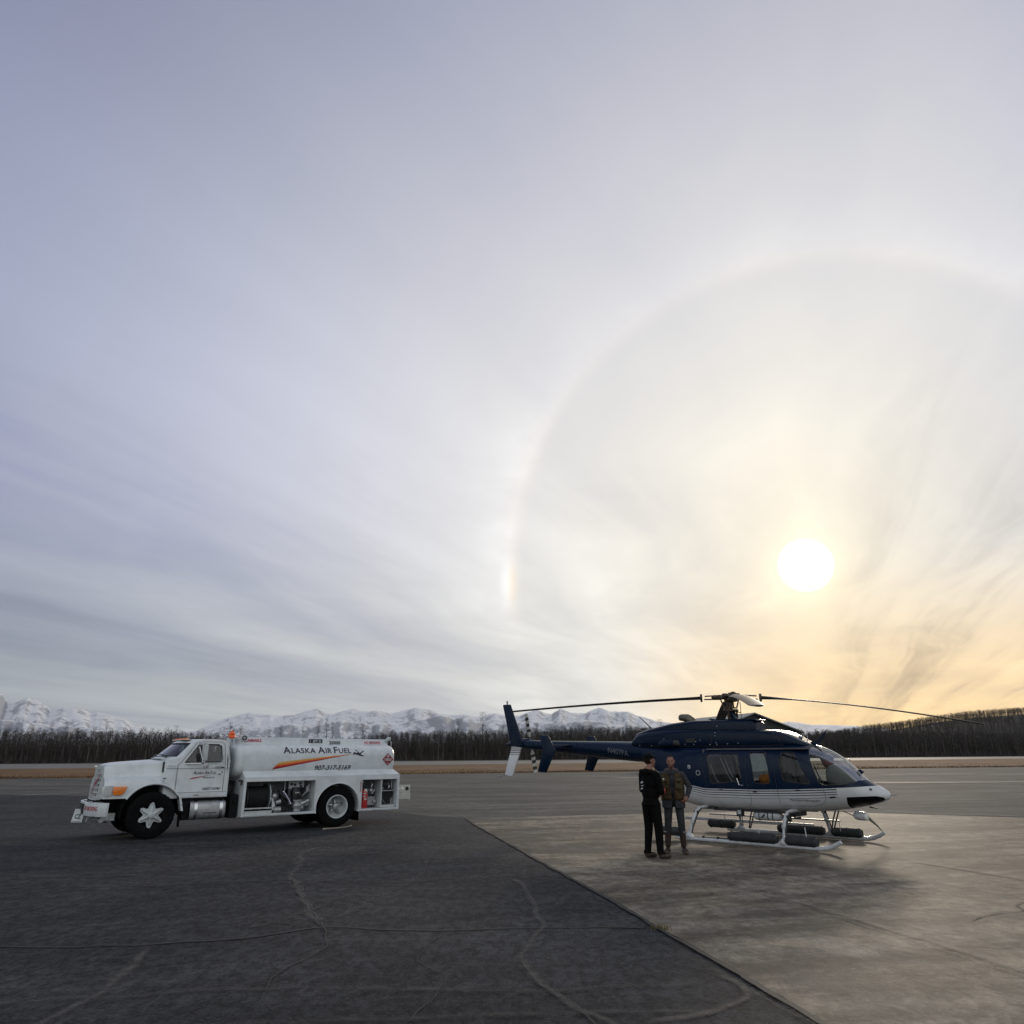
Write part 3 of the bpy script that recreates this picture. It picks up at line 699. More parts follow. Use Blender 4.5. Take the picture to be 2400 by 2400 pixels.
def scatter(name, protos, places, mats, label=None, extra=None):
    """merge many placed copies of tree prototypes into one mesh (a wood nobody could count)"""
    VV, FF, MM = [], [], []; off = 0
    for (pi, x, y, z, s, a) in places:
        V, F, M_ = protos[pi]; c, s_ = math.cos(a), math.sin(a)
        X = V.copy(); X[:, 0] = (V[:, 0] * c - V[:, 1] * s_) * s + x; X[:, 1] = (V[:, 0] * s_ + V[:, 1] * c) * s + y; X[:, 2] = V[:, 2] * s + z
        VV.append(X); FF.append(F + off); MM.append(M_); off += len(V)
    V = np.concatenate(VV); F = np.concatenate(FF); M_ = np.concatenate(MM)
    me = bpy.data.meshes.new(name); me.vertices.add(len(V)); me.vertices.foreach_set('co', V.ravel())
    me.loops.add(len(F) * 3); me.loops.foreach_set('vertex_index', F.ravel()); me.polygons.add(len(F))
    me.polygons.foreach_set('loop_start', np.arange(0, len(F) * 3, 3, dtype=np.int32)); me.polygons.foreach_set('material_index', M_)
    me.update(); me.validate()
    return link_mesh(me, name, mats, smooth=0)


def bark_mat(name, c1, c2, sc):
    m_ = bpy.data.materials.new(name); m_.use_nodes = True; q = NB(m_.node_tree); P = m_.node_tree.nodes['Principled BSDF']
    P.inputs['Roughness'].default_value = .9; P.inputs['Specular IOR Level'].default_value = .15
    co = q.n('ShaderNodeTexCoord').outputs['Object']; x, y, z = q.sep(co)
    nz = q.noise(q.comb(x, y, q.m('MULTIPLY', z, .12)), sc, 4, .7)
    q.put(P.inputs['Base Color'], q.mix(q.sstep(nz, .42, .66), c1, c2)); return m_


M_BARK = bark_mat('bare_bark', (.036, .032, .029), (.13, .12, .108), .7)
M_TWIG = bark_mat('bare_twigs', (.040, .034, .031), (.070, .060, .054), .12)
M_SPR = bark_mat('spruce_needles', (.018, .026, .015), (.03, .04, .022), .3)
rg = random.Random(21)
PB = [tree_arrays(rg, rg.uniform(9.2, 10.8), 80, wide=rg.uniform(.7, 1.2), fuzz=1.5) for _ in range(12)]
PS = [tree_arrays(rg, 9.0, 70, spruce=True) for _ in range(3)]
pl = []
for row in range(17):
    s = -95.0 + rg.uniform(0, 2)
    while s < 520:
        dep = row * 3.6 + rg.uniform(-1.5, 1.5); p = FA + FD * s + FN * dep
        hh = ht(s) * (.70 + .32 * rg.random() ** .8) * (1 + dep * .0018) * (1 + .10 * noise.noise(Vector((s * .06, dep * .05, 2))))
        pl.append((rg.randrange(12), p.x, p.y, -.1, hh / 10.5, rg.uniform(0, 6.28))); s += rg.uniform(1.5, 3.0)
o = scatter('forest', PB, pl, [M_BARK, M_TWIG]); tag(o, 'wide belt of bare grey birches beyond the runway', kind='stuff')
# brush filling the wood's floor: low dense slivers
V_ = MB(); rg = random.Random(22)
for i in range(70000):
    s = rg.uniform(-95, 520); dep = rg.uniform(-1, 60); p = FA + FD * s + FN * dep; hh = ht(s) * rg.uniform(.2, .80) * (1 if dep > 5 else .4); a = rg.uniform(0, 3.14); w = rg.uniform(.10, .24)
    V_.add([(p.x - w * math.cos(a), p.y - w * math.sin(a), -.1), (p.x + w * math.cos(a), p.y + w * math.sin(a), -.1), (p.x + rg.uniform(-1.8, 1.8), p.y + rg.uniform(-.6, .6), hh)], [(0, 1, 2)])
o = V_.build('undergrowth', M_TWIG, smooth=0, fix=False); tag(o, 'dark brush filling the foot of the bare wood', kind='stuff')
# the wood goes on behind: rising ground with its own trees; the wooded hill on the right
HP = [(1850, 1730), (1980, 1708), (2050, 1697), (2100, 1690), (2150, 1682), (2200, 1675), (2250, 1669), (2300, 1665), (2350, 1661), (2400, 1657), (2600, 1645), (3200, 1630)]
HAZ = []
for x_, y_ in HP: dd_ = px_dir(x_, y_); HAZ.append((math.atan2(dd_.x, dd_.y), dd_.z / math.hypot(dd_.x, dd_.y)))
def hill_z(s, dep):
    p = FA + FD * s + FN * dep; az = math.atan2(p.x, p.y); D_ = p.length; g = max(0, min(1, (dep - 22) / 150)); g = g * g * (3 - 2 * g)
    if az <= HAZ[0][0]: t_ = 0
    elif az >= HAZ[-1][0]: t_ = HAZ[-1][1]
    else:
        for k in range(len(HAZ) - 1):
            if HAZ[k][0] <= az <= HAZ[k + 1][0]: u = (az - HAZ[k][0]) / (HAZ[k + 1][0] - HAZ[k][0]); t_ = HAZ[k][1] * (1 - u) + HAZ[k + 1][1] * u
    top = max(0, CAM_H + t_ * D_ - 6.0)
    return -.05 + g * max(0, top + noise.noise(Vector((s * .02, dep * .02, 0))) * min(1.5, top * .12))
mb = MB(); rows = []
for i in range(90):
    s = 200 + i * 8.0; rows.append([])
    for j in range(22):
        dep = -4 + j * 9.5; p = FA + FD * s + FN * dep; rows[-1].append(Vector((p.x, p.y, hill_z(s, dep))))
mb.loft(rows, caps=False, closed=False)
o = mb.build('hill', pmat('hill_floor', (.022, .018, .015), .95, var=.4, vscale=.05), smooth=180, fix=False); tag(o, kind='structure')
rg = random.Random(23)
PH = [tree_arrays(rg, 10.5, 64, wide=1.5) for _ in range(8)]
pl = []
for i in range(9500):
    s = rg.uniform(290, 720); dep = 40 + rg.random() ** .8 * 156; p = FA + FD * s + FN * dep
    pl.append((rg.randrange(8), p.x, p.y, hill_z(s, dep) - .2, rg.uniform(.45, .62), rg.uniform(0, 6.28)))
o = scatter('hill_forest', PH, pl, [M_TWIG, M_TWIG]); tag(o, 'bare dark wood covering the low hill on the right', kind='stuff')
pl = []
rg = random.Random(24)
for i in range(330):
    s = rg.uniform(120, 520); dep = rg.uniform(0, 45); p = FA + FD * s + FN * dep; hh = ht(s) * rg.uniform(.55, .97)
    if s < 215 and rg.random() < .35: continue
    pl.append((rg.randrange(3), p.x, p.y, -.1, hh / 9.0, rg.uniform(0, 6.28)))
o = scatter('spruces_in_the_wood', PS, pl, [M_BARK, M_SPR]); tag(o, 'scattered dark spruces standing among the bare birches', kind='stuff')


# emergent trees one can tell apart against the snow
def lone_tree(px, top_px, dep, label, wide=1.0, nb=150, seed=1, grp='tall bare trees standing above the wood'):
    rg = random.Random(seed); d0 = px_dir(px, 1780)
    a = FA + FN * dep; M2 = Matrix(((d0.x, -FD.x), (d0.y, -FD.y))); t, s = M2.inverted() @ a
    x, y = d0.x * t, d0.y * t; dt = px_dir(px, top_px); h = CAM_H + dt.z * t * math.hypot(d0.x, d0.y) / math.hypot(dt.x, dt.y)
    V, F, Mi = tree_arrays(rg, h, nb, wide=wide)
    root = thing('bare_tree', label, 'tree', (x, y, -.05), 0, grp)
    for nm, k, mt in (('trunk', 0, M_BARK), ('crown', 1, M_TWIG)):
        me = bpy.data.meshes.new(nm); me.from_pydata([tuple(map(float, v_)) for v_ in V], [], [tuple(map(int, f)) for f in F[Mi == k]]); me.update()
        bm = bmesh.new(); bm.from_mesh(me); bmesh.ops.delete(bm, geom=[v_ for v_ in bm.verts if not v_.link_faces], context='VERTS'); bm.to_mesh(me); bm.free()
        link_mesh(me, nm, mt, root, smooth=0)


LT = [(1130, 1668, 'tallest bare tree rising well above the wood left of the tail fin', 1.1, 260),
      (1072, 1690, 'bare tree just left of the tallest tree by the tail fin', .9, 140),
      (1178, 1690, 'bare tree behind the tip of the helicopter tail fin', .9, 140),
      (742, 1690, 'thin bare tree above the JET A sign on the tanker', .7, 150),
      (762, 1682, 'tall thin bare tree above the number 2000 on the tanker', .6, 150),
      (776, 1692, 'short bare tree just behind the number 2000 on the tanker', .7, 120),
      (846, 1694, 'wide bare tree above the plane emblem of the tanker', 1.0, 160),
      (870, 1700, 'low bushy bare tree above the tanker near its rear lettering', 1.0, 140),
      (705, 1700, 'small bare tree above the letters ALASKA on the tanker', .8, 120),
      (655, 1698, 'spreading bare tree above the front half of the tank', 1.0, 140),
      (532, 1694, 'bare tree right behind the orange beacon of the tanker', .9, 150),
      (555, 1700, 'small bare tree between the orange beacon and the tank rail', .9, 120),
      (140, 1692, 'bare tree standing up before the snowy peaks left of the truck', .7, 130),
      (105, 1694, 'bare tree at the far left below the sharpest snowy peak', .7, 130),
      (240, 1690, 'tall bare tree above the wood over the truck bumper', .6, 130),
      (1553, 1684, 'bare tree cluster top between the rear antenna and the exhaust', 1.1, 200),
      (1262, 1694, 'bare tree right of the upper tail rotor blade', .8, 120),
      (404, 1698, 'bare tree standing above the wood over the truck hood', .8, 120)]
for i, (px_, tp, lb, wd, nb_) in enumerate(LT): lone_tree(px_, tp, 2 + (i % 3), lb, wd, nb_, seed=300 + i)

# ------------------------------------------------------------------ gabled shed behind the helicopter
M_SHED = pmat('shed_siding', (.030, .036, .030), .7, var=.35, vscale=1.5)
M_ROOF = pmat('shed_roof', (.16, .18, .18), .45, metal=.3, var=.25, vscale=2)
sh = thing('gabled_shed', 'dark green gabled shed showing above the cowling of the blue helicopter', 'shed', (25.6, 80.0, 0), R(14))
HW, EV, RD, LN = 5.2, 4.15, 5.95, 12.0
mb = MB(); mb.prism([(-HW, -.02), (HW, -.02), (HW, EV), (0, RD - .12), (-HW, EV)], 0, LN); mb.build('wall', M_SHED, sh, smooth=0)
mb = MB()
for k in range(13): z = .45 + k * .42; hw = HW if z < EV else HW * (RD - .12 - z) / (RD - .12 - EV); mb.b2(-hw + .02, hw - .02, -.05, -.003, z, z + .10)
mb.build('siding_batten', M_DARK, sh, smooth=0)
for s in (-1, 1):
    mb = MB(); mb.add([(0, -.5, RD), (s * (HW + .5), -.5, EV - .16), (s * (HW + .5), LN + .5, EV - .16), (0, LN + .5, RD), (0, -.5, RD - .12), (s * (HW + .5), -.5, EV - .28), (s * (HW + .5), LN + .5, EV - .28), (0, LN + .5, RD - .12)],
                      [(0, 1, 2, 3), (7, 6, 5, 4), (0, 4, 5, 1), (1, 5, 6, 2), (2, 6, 7, 3), (3, 7, 4, 0)]); mb.build('roof', M_ROOF, sh, smooth=0)
mb = MB(); mb.b2(-1.6, 1.6, -.09, -.052, 0.02, 3.1); mb.build('door', M_GREY, sh, smooth=0)

# runway light and marker seen as small pale specks
def marker(x, y, h, label, r=.14):
    t_ = thing('runway_marker', label, 'marker', (x, y, 0), 0, 'pale markers beyond the grass')
    mb_ = MB(); mb_.cyl((0, 0, 0), (0, 0, h * .6), .05, 8); mb_.build('post', M_STEEL, t_)
    mb_ = MB(); mb_.ball((0, 0, h * .8), (r, r, h * .25), 10, 7); mb_.build('lamp', M_LENS, t_)
for px_, py_, D_, lb in [(226, 1792, 125, 'pale marker left of the tanker truck grille'), (1990, 1776, 170, 'pale marker seen over the nose of the helicopter')]:
    d0 = px_dir(px_, py_); k = D_ / math.hypot(d0.x, d0.y); marker(d0.x * k, d0.y * k, .62, lb, .22)

# ------------------------------------------------------------------ thin air between here and the mountains
mb = MB(); mb.b2(-17500, 17500, -450, 16500, -40, 1300)
M_HAZE = bpy.data.materials.new('haze'); M_HAZE.use_nodes = True; t_ = M_HAZE.node_tree; t_.nodes.clear()
v_ = t_.nodes.new('ShaderNodeVolumePrincipled'); v_.inputs['Color'].default_value = (.90, .94, 1.0, 1); v_.inputs['Density'].default_value = 1.9e-5; v_.inputs['Anisotropy'].default_value = .2
oo = t_.nodes.new('ShaderNodeOutputMaterial'); t_.links.new(v_.outputs[0], oo.inputs['Volume'])
hz_ = mb.build('haze', M_HAZE, smooth=0); tag(hz_, kind='stuff')
# ================================================================== fuel truck (local: +x forward, +y towards the camera side, origin under the front axle)
TK = thing('fuel_truck', 'white tanker truck with amber cab lights and open pump compartments', 'truck', (-9.143, 19.174, 0), R(-143))
TK.scale = (1.03, 1, 1)

# frame and running gear
mb = MB()
for s in (-1, 1): mb.b2(-6.15, 1.15, s * .43 - .04, s * .43 + .04, .62, .86)
for x in (-5.9, -5.2, -3.8, -3.0, -2.0, -1.0, .2): mb.b2(x - .04, x + .04, -.39, .39, .66, .82)
mb.b2(.75, 1.12, -.55, .55, .50, .66)
mb.cyl((-4.5, -.8, .52), (-4.5, .8, .52), .07, 10); mb.ball((-4.5, 0, .52), (.22, .2, .22), 12, 8)
mb.cyl((0, -.85, .45), (0, .85, .45), .05, 10); mb.tube([(-1.2, 0, .6), (-2.5, 0, .58), (-4.4, 0, .54)], .045, 8)
mb.b2(-.5, .9, -.38, .38, .55, 1.15)       # engine block
for s in (-1, 1):
    for k in range(5): mb.b2(-4.5 - .55 + k * .05, -4.5 + .55 - k * .05, s * .62 - .04, s * .62 + .04, .44 + k * .02, .455 + k * .02)
    for k in range(4): mb.b2(-.6 + k * .05, .6 - k * .05, s * .45 - .035, s * .45 + .035, .36 + k * .02, .375 + k * .02)
mb.build('frame', M_CHASSIS, TK, bevel=.006, seg=1)


def tyre(parent, x, y0, y1, r, rim, tread=True):
    """tyre between y0 (inner) and y1 (outer) with a lugged tread"""
    w = y1 - y0; mb = MB()
    pr = [(rim, y0 + .02), (rim + .03, y0 + .005), (r - .09, y0), (r - .03, y0 + w * .07), (r, y0 + w * .16), (r, y1 - w * .16), (r - .03, y1 - w * .07), (r - .09, y1), (rim + .03, y1 - .005), (rim, y1 - .02)]
    n = 60; rings = []
    for rr_, a in pr:
        rings.append([Vector((x + math.cos(2 * math.pi * i / n) * (rr_ - (.012 if (rr_ > r - .035 and i % 2) else 0)), a, r + .0 + math.sin(2 * math.pi * i / n) * (rr_ - (.012 if (rr_ > r - .035 and i % 2) else 0)))) for i in range(n)])
    rings.append(rings[0]); mb.loft(rings, caps=False)
    return mb.build('tyre', M_BLACK, parent, smooth=40)


RT = .515
def front_wheel(s):
    wh = bpy.data.objects.new('wheel', None); COL.objects.link(wh); wh.parent = TK; wh.location = (.03, 0, 0)
    y1 = 1.12 * s; y0 = .86 * s
    a, c = (y0, y1) if s > 0 else (y1, y0)
    tyre(wh, 0, a, c, RT, .285)
    mb = MB(); mb.lathe((0, 0, RT), [(.285, y0 + .01 * s), (.29, y1 - .02 * s), (.27, y1 - .02 * s), (.255, y1 - .09 * s), (.20, y1 - .13 * s), (.12, y1 - .13 * s), (.12, y0 + .02 * s)], 40, caps=False)
    mb.build('rim', M_CHASSIS, wh)
    mb = MB(); yy = y1 - .03 * s            # six-spoke cast hub, star shaped
    n = 72; outer = []; inn = []
    for i in range(n):
        t = 2 * math.pi * i / n + math.pi / 2 + .04; k = .5 + .5 * math.cos(6 * (t - math.pi / 2 - .04)); k = k ** 1.25
        rr_ = .165 + (.29 - .165) * k
        outer.append((math.cos(t) * rr_, math.sin(t) * rr_ + RT))
    mb.prism(outer, yy - .05 * s, yy)
    for j in range(6):
        t = math.pi / 2 + .04 + j * math.pi / 3
        mb.tube([(math.cos(t) * .06, yy + .015 * s, RT + math.sin(t) * .06), (math.cos(t) * .22, yy + .005 * s, RT + math.sin(t) * .22)], [.035, .028], 8)
        mb.cyl((math.cos(t) * .255, yy - .01 * s, RT + math.sin(t) * .255), (math.cos(t) * .255, yy + .03 * s, RT + math.sin(t) * .255), .026, 8)
    mb.lathe((0, yy, RT), [(.085, 0), (.08, .045 * s), (.05, .065 * s), (.001, .07 * s)], 20, caps=False)
    mb.build('hub', M_WHITE2, wh, bevel=.006, seg=1)


def rear_wheel(s):
    wh = bpy.data.objects.new('wheel', None); COL.objects.link(wh); wh.parent = TK; wh.location = (-4.46, 0, 0)
    for y0, y1 in ((.92, 1.17), (.61, .86)):
        a, c = (y0 * s, y1 * s) if s > 0 else (y1 * s, y0 * s)
        tyre(wh, 0, a, c, RT, .285)
    mb = MB(); mb.lathe((0, 0, RT), [(.30, 1.155 * s), (.295, 1.175 * s), (.268, 1.17 * s), (.258, 1.10 * s), (.245, .98 * s), (.20, .93 * s), (.001, .93 * s)], 44, caps=False)
    mb.build('rim', M_WHITE2, wh)
    mb = MB(); mb.lathe((0, 0, RT), [(.12, .93 * s), (.115, 1.0 * s), (.08, 1.03 * s), (.075, 1.10 * s), (.001, 1.11 * s)], 24, caps=False)
    for j in range(5):
        t = .3 + j * 2 * math.pi / 5; mb.tube([(math.cos(t) * .08, 1.0 * s, RT + math.sin(t) * .08), (math.cos(t) * .225, .985 * s, RT + math.sin(t) * .225)], [.045, .035], 8)
    for j in range(10):
        t = j * 2 * math.pi / 10; mb.cyl((math.cos(t) * .15, .935 * s, RT + math.sin(t) * .15), (math.cos(t) * .15, .97 * s, RT + math.sin(t) * .15), .014, 6)
    mb.build('hub', M_STEEL, wh, bevel=.004, seg=1)


for s in (1, -1): front_wheel(s); rear_wheel(s)

# hood with fenders: loft of cross sections
def hood_sec(x):
    t = (1.10 - x) / 1.28                                   # 0 at nose, 1 at cowl
    zt = 1.665 + .085 * min(1, t * 1.2) ** .8
    hw = .62 + .15 * t; sh = 1.38 + .02 * t
    fw = 1.02 + .08 * math.sin(min(1, t * 1.6) * math.pi / 2)
    if x < -.12: fw = 1.08 - (-.12 - x) * 1.2
    zb = .90 if x > .05 else .90
    nose = max(0, (x - .84) / .22)
    zt -= nose ** 2.4 * .06; fw -= nose ** 2 * .05
    zs = 1.30 - nose * .06
    half = [(0, zt), (hw * .6, zt - .012), (hw * .92, zt - .04), (hw, zt - .10), (hw + .01, sh + .06), (hw + .06, sh - .02), ((hw + fw) / 2 + .03, sh - .055), (fw - .05, zs), (fw, zs - .09), (fw + .012, zs - .2), (fw + .005, zb)]
    return [Vector((x, y, z)) for y, z in half] + [Vector((x, -y, z)) for y, z in reversed(half[1:])]
def lerp_sec(a, c, t): return [p.lerp(q_, t) for p, q_ in zip(a, c)]
mb = MB(); xs = [-.17, -.1, 0, .15, .3, .5, .65, .78, .87, .94, .99, 1.03, 1.055]
mb.loft([hood_sec(x) for x in xs]); hood = mb.mesh()
c1 = MB(); c1.cyl((.03, -1.4, .56), (.03, 1.4, .56), .635, 48); c1m = c1.mesh()
c2 = MB(); c2.loft([[Vector((x, p.y * .93, p.z - .05 if p.z > 1 else p.z - .3)) for p in hood_sec(max(-.17, min(1.03, x)))] for x in (-.4, -.1, .3, .7, 1.03)]); c2m = c2.mesh()
hood = boolean(hood, [c2m, c1m])
link_mesh(hood, 'hood', M_WHITE, TK, smooth=38, bevel=0)
# rounded wheel-arch lips and the flap arm that runs down behind the wheel
for s in (1, -1):
    mb = MB(); pts = []
    for i in range(0, 27):
        t = R(30 + i * 4.4); pts.append((.03 + math.cos(t) * .645, s * (1.105), .56 + math.sin(t) * .645))
    mb.tube(pts, .022, 6); mb.build('wheel_arch', M_WHITE, TK)
    mb = MB(); pts = [(-.30, 1.12), (-.45, 1.0), (-.53, .88), (-.57, .72), (-.60, .58)]
    for (x, z), (x2, z2), w in zip(pts[:-1], pts[1:], (.10, .09, .08, .07)):
        mb.add([(x, s * .86, z), (x, s * 1.11, z), (x2, s * 1.11, z2), (x2, s * .86, z2), (x - .05, s * .86, z - .02), (x - .05, s * 1.11, z - .02), (x2 - .05, s * 1.11, z2), (x2 - .05, s * .86, z2)], [(0, 1, 2, 3), (7, 6, 5, 4), (0, 4, 5, 1), (1, 5, 6, 2), (2, 6, 7, 3), (3, 7, 4, 0)])
    mb.build('fender_extension', M_WHITE, TK, smooth=50)
    mb = MB(); mb.b2(-.615, -.60, s * .88, s * 1.06, .22, .62); mb.build('mud_flap', M_BLACK, TK)
for s in (1, -1):
    mb = MB(); rows = []
    for i in range(21):
        t = R(-8 + i * 9.8); rows.append([Vector((.03 + math.cos(t) * .66, s * .60, .56 + math.sin(t) * .60)), Vector((.03 + math.cos(t) * .632, s * 1.085, .56 + math.sin(t) * .632))])
    mb.loft(rows, caps=False, closed=False); mb.b2(-.64, .68, s * .58, s * .60, .50, 1.20); mb.build('wheel_well', M_CHASSIS, TK)
# seam between hood and cowl, hood latch
mb = MB(); mb.b2(-.178, -.168, .30, .80, 1.738, 1.742); mb.tube([(-.172, .76, 1.735), (-.172, .79, 1.66), (-.172, .80, 1.44)], .006, 5); mb.build('hood_seam', M_DARK, TK)
mb = MB(); mb.b2(-.2, -.12, 1.075, 1.10, 1.315, 1.335); mb.build('hood_latch', M_DARK, TK)

# grille: chrome bars before a dark core with a red emblem
def gx(z, y): return 1.075 + (1.58 - z) * .13 - .05 * abs(y / .55) ** 2.2      # raked, slightly bowed nose
mb = MB(); ys_ = [-.52 + .13 * i for i in range(9)]
mb.loft([[Vector((gx(z, y) - .022, y, z)) for z in (.90, 1.1, 1.3, 1.58)] + [Vector((1.0, y, 1.58)), Vector((1.0, y, .90))] for y in ys_]); mb.build('grille_core', M_BLACKP, TK, smooth=0)
def gbar(mb, pts, w, dep=.016):
    rows = []
    for y, z, vert in pts:
        x = gx(z, y)
        rows.append([Vector((x, y - w * vert, z - w * (1 - vert))), Vector((x, y + w * vert, z + w * (1 - vert))), Vector((x - dep, y + w * vert, z + w * (1 - vert))), Vector((x - dep, y - w * vert, z - w * (1 - vert)))])
    mb.loft(rows)
mb = MB()
for k in range(7): gbar(mb, [(y, .925 + k * .104, 0) for y in ys_], .017)
for k in range(9): gbar(mb, [(-.48 + k * .12, z, 1) for z in (.92, 1.15, 1.35, 1.55)], .010, .02)
for s_ in (-1, 1): gbar(mb, [(s_ * .54, z, 1) for z in (.87, 1.15, 1.4, 1.61)], .026, .09)
gbar(mb, [(y, 1.60, 0) for y in ys_], .026, .09); gbar(mb, [(y, .88, 0) for y in ys_], .020, .09)
mb.build('grille', M_WHITE2, TK, smooth=0)
mb = MB()
for y0, z0, y1, z1 in ((-.02, 1.0, .14, 1.30), (.14, 1.30, .20, 1.18), (.20, 1.18, .34, 1.44)):
    mb.add([(gx(z0, y0) + .006, y0 - .035, z0), (gx(z0, y0) + .006, y0 + .035, z0), (gx(z1, y1) + .006, y1 + .035, z1), (gx(z1, y1) + .006, y1 - .035, z1)], [(0, 1, 2, 3)])
mb.build('grille_emblem', M_REDL, TK, smooth=0, fix=False)
# headlights with wrap-round amber lamps
for s in (1, -1):
    mb = MB(); mb.b2(.90, 1.066, s * .64, s * .94, .99, 1.16); mb.build('headlight', M_LENS, TK, bevel=.02)
    mb = MB(); pl_ = [(.60, 1.165), (.88, 1.165), (.89, 1.06), (.87, .985), (.73, .97), (.66, 1.02)]
    mb.prism(pl_, s * 1.085, s * 1.125); mb.build('turn_signal', M_AMBER, TK, bevel=.008)
    mb = MB(); mb.b2(.885, 1.05, s * 1.04, s * 1.075, .965, 1.185); mb.build('headlight_bezel', M_WHITE2, TK, bevel=.01)

# bumper, licence plate, tow hooks
mb = MB(); out = [(-1.15, .98), (-1.08, 1.12), (-.7, 1.245), (-.35, 1.285), (0, 1.295), (.35, 1.285), (.7, 1.245), (1.08, 1.12), (1.15, .98)]
ins = [(y * .985, x - .06) for y, x in reversed(out)]
for z0, z1, sc_ in ((.53, .82, 1),):
    poly = [(x, y) for y, x in out] + [(x, y) for y, x in ins]
    n = len(poly); vs = [(x - (.04 if False else 0), y, z0) for x, y in poly] + [(x, y, z1) for x, y in poly]
    mb.add(vs, [tuple(range(n)), tuple(range(2 * n - 1, n - 1, -1))] + [(i, i + n, (i + 1) % n + n, (i + 1) % n) for i in range(n)])
mb.b2(.98, 1.14, -1.04, 1.04, .80, .817)
bm_ = mb.build('bumper', M_WHITE, TK, bevel=.012)
def bump_fn(y_start, z0, off=.004):
    """text runs to the picture's right, that is towards +y, along the bumper's front"""
    def X(y):
        a = abs(y)
        tb = [(0, 1.295), (.35, 1.285), (.7, 1.245), (1.08, 1.12), (1.15, .98)]
        for (a0, x0), (a1, x1) in zip(tb[:-1], tb[1:]):
            if a <= a1: return x0 + (x1 - x0) * (a - a0) / (a1 - a0)
        return 1.1
    return lambda x, y: (X(y_start + x) + off, y_start + x, z0 + y)
mb = MB(); put_text(mb, text_2d('NO SMOKING', .12, bold=.003), bump_fn(.36, .655), .68); mb.build('bumper_lettering', M_REDL, TK, smooth=0, fix=False)
mb = MB(); mb.b2(-.02, .0, -.16, .16, -.30, 0); plt = mb.build('licence_plate', M_WHITE2, TK, bevel=.006, seg=1); plt.location = (1.325, .06, .66); plt.rotation_euler = (0, R(-12), R(34))
mb = MB(); put_text(mb, text_2d('CZ', .13, bold=.004), lambda x, y: (.004, -.09 + x, -.21 + y), .18); mb.b2(.001, .003, -.13, .13, -.285, -.275); o = mb.build('plate_lettering', M_NAVYL, plt, smooth=0, fix=False)
mb = MB(); mb.b2(1.30, 1.325, -.10, .12, .62, .65); mb.b2(1.30, 1.32, -.16, .18, .62, .78); mb.b2(1.29, 1.33, .22, .26, .56, .78); mb.build('plate_bracket', M_DARK, TK)
for s in (1, -1):
    mb = MB(); mb.tube([(1.05, s * .42, .50), (1.20, s * .42, .47), (1.22, s * .42, .40), (1.16, s * .42, .36)], .026, 8); mb.build('tow_hook', M_GREY, TK)
mb = MB(); mb.tube([(1.02, .50, .44), (1.02, .98, .44)], .045, 10); mb.tube([(1.0, .60, .42), (.85, .9, .40)], .03, 8); mb.b2(.72, 1.0, .5, .8, .42, .58); mb.build('steering_gear', M_STEEL, TK)

# ---- cab
CAB = [(-.17, .86), (-.17, 1.735), (-.04, 1.775), (-.10, 1.80), (-.50, 2.155), (-.60, 2.205), (-.85, 2.235), (-1.25, 2.238), (-1.52, 2.215), (-1.61, 2.16), (-1.66, 1.72), (-1.665, .86)]
def cab_y(z, wd=.97): return wd if z <= 1.66 else wd - (z - 1.66) * (.17 / .55)
def wrap(f, z):
    k = max(0, min(1, (z - 1.74) / .03)); return k * abs(f) ** 2.3 * (.38 - .10 * max(0, (z - 1.8) / .4))
def cab_mesh(sx=0.0, wd=.97, zoff=0.0):
    """the cab as a stack across the width, tapered above the belt line"""
    P = CAB; cx, cz = -.95, 1.45
    P = [((x - cx) * (1 - sx) + cx, (z - cz) * (1 - sx) + cz + zoff) for x, z in P]
    rows = []
    for f in (-1, -.96, -.86, -.72, -.55, -.36, -.18, 0, .18, .36, .55, .72, .86, .96, 1):
        rows.append([Vector((x - (.012 if abs(f) == 1 else 0) * (1 if x > -.95 else -1) - (wrap(f, z) if x > -.9 else 0), f * cab_y(z, wd), z)) for x, z in P])
    m_ = MB(); m_.loft(rows); return m_.mesh()
WIN_T = [(-.60, 1.685), (-.90, 2.10), (-.965, 2.10), (-.965, 1.685)]       # quarter window
WIN_M = [(-1.02, 1.685), (-1.02, 2.11), (-1.36, 2.105), (-1.43, 2.07), (-1.455, 1.75), (-1.43, 1.69)]
cut = []
for poly in (WIN_T, WIN_M):
    m_ = MB(); m_.prism(poly, -1.3, 1.3); cut.append(m_.mesh())
m_ = MB(); m_.add([(-.14, y, z) for y, z in ()] or [], [])
def ws_pt(t, f, off):   # point on the wrapped windshield: t 0 base .. 1 top, f -1 .. 1 across
    z = 1.80 + .355 * t; y = f * cab_y(z); x = -.10 - .40 * t - wrap(f, z)
    return (x + off * .66, y + off * .5 * f, z + off * .6)
WF = [-.90, -.8, -.65, -.45, -.22, 0, .22, .45, .65, .8, .90]
ws = MB(); ws.loft([[Vector(ws_pt(t, f, o_)) for t, o_ in ((.06, .12), (.94, .12), (.94, -.14), (.06, -.14))] for f in WF]); cut.append(ws.mesh())
rw_ = MB(); rw_.b2(-1.9, -1.3, -.55, .55, 1.74, 2.08); cut.append(rw_.mesh())
cab = boolean(cab_mesh(), [cab_mesh(.05, .92, .005)] + cut)
link_mesh(cab, 'cab', M_WHITE, TK, smooth=30, bevel=0)
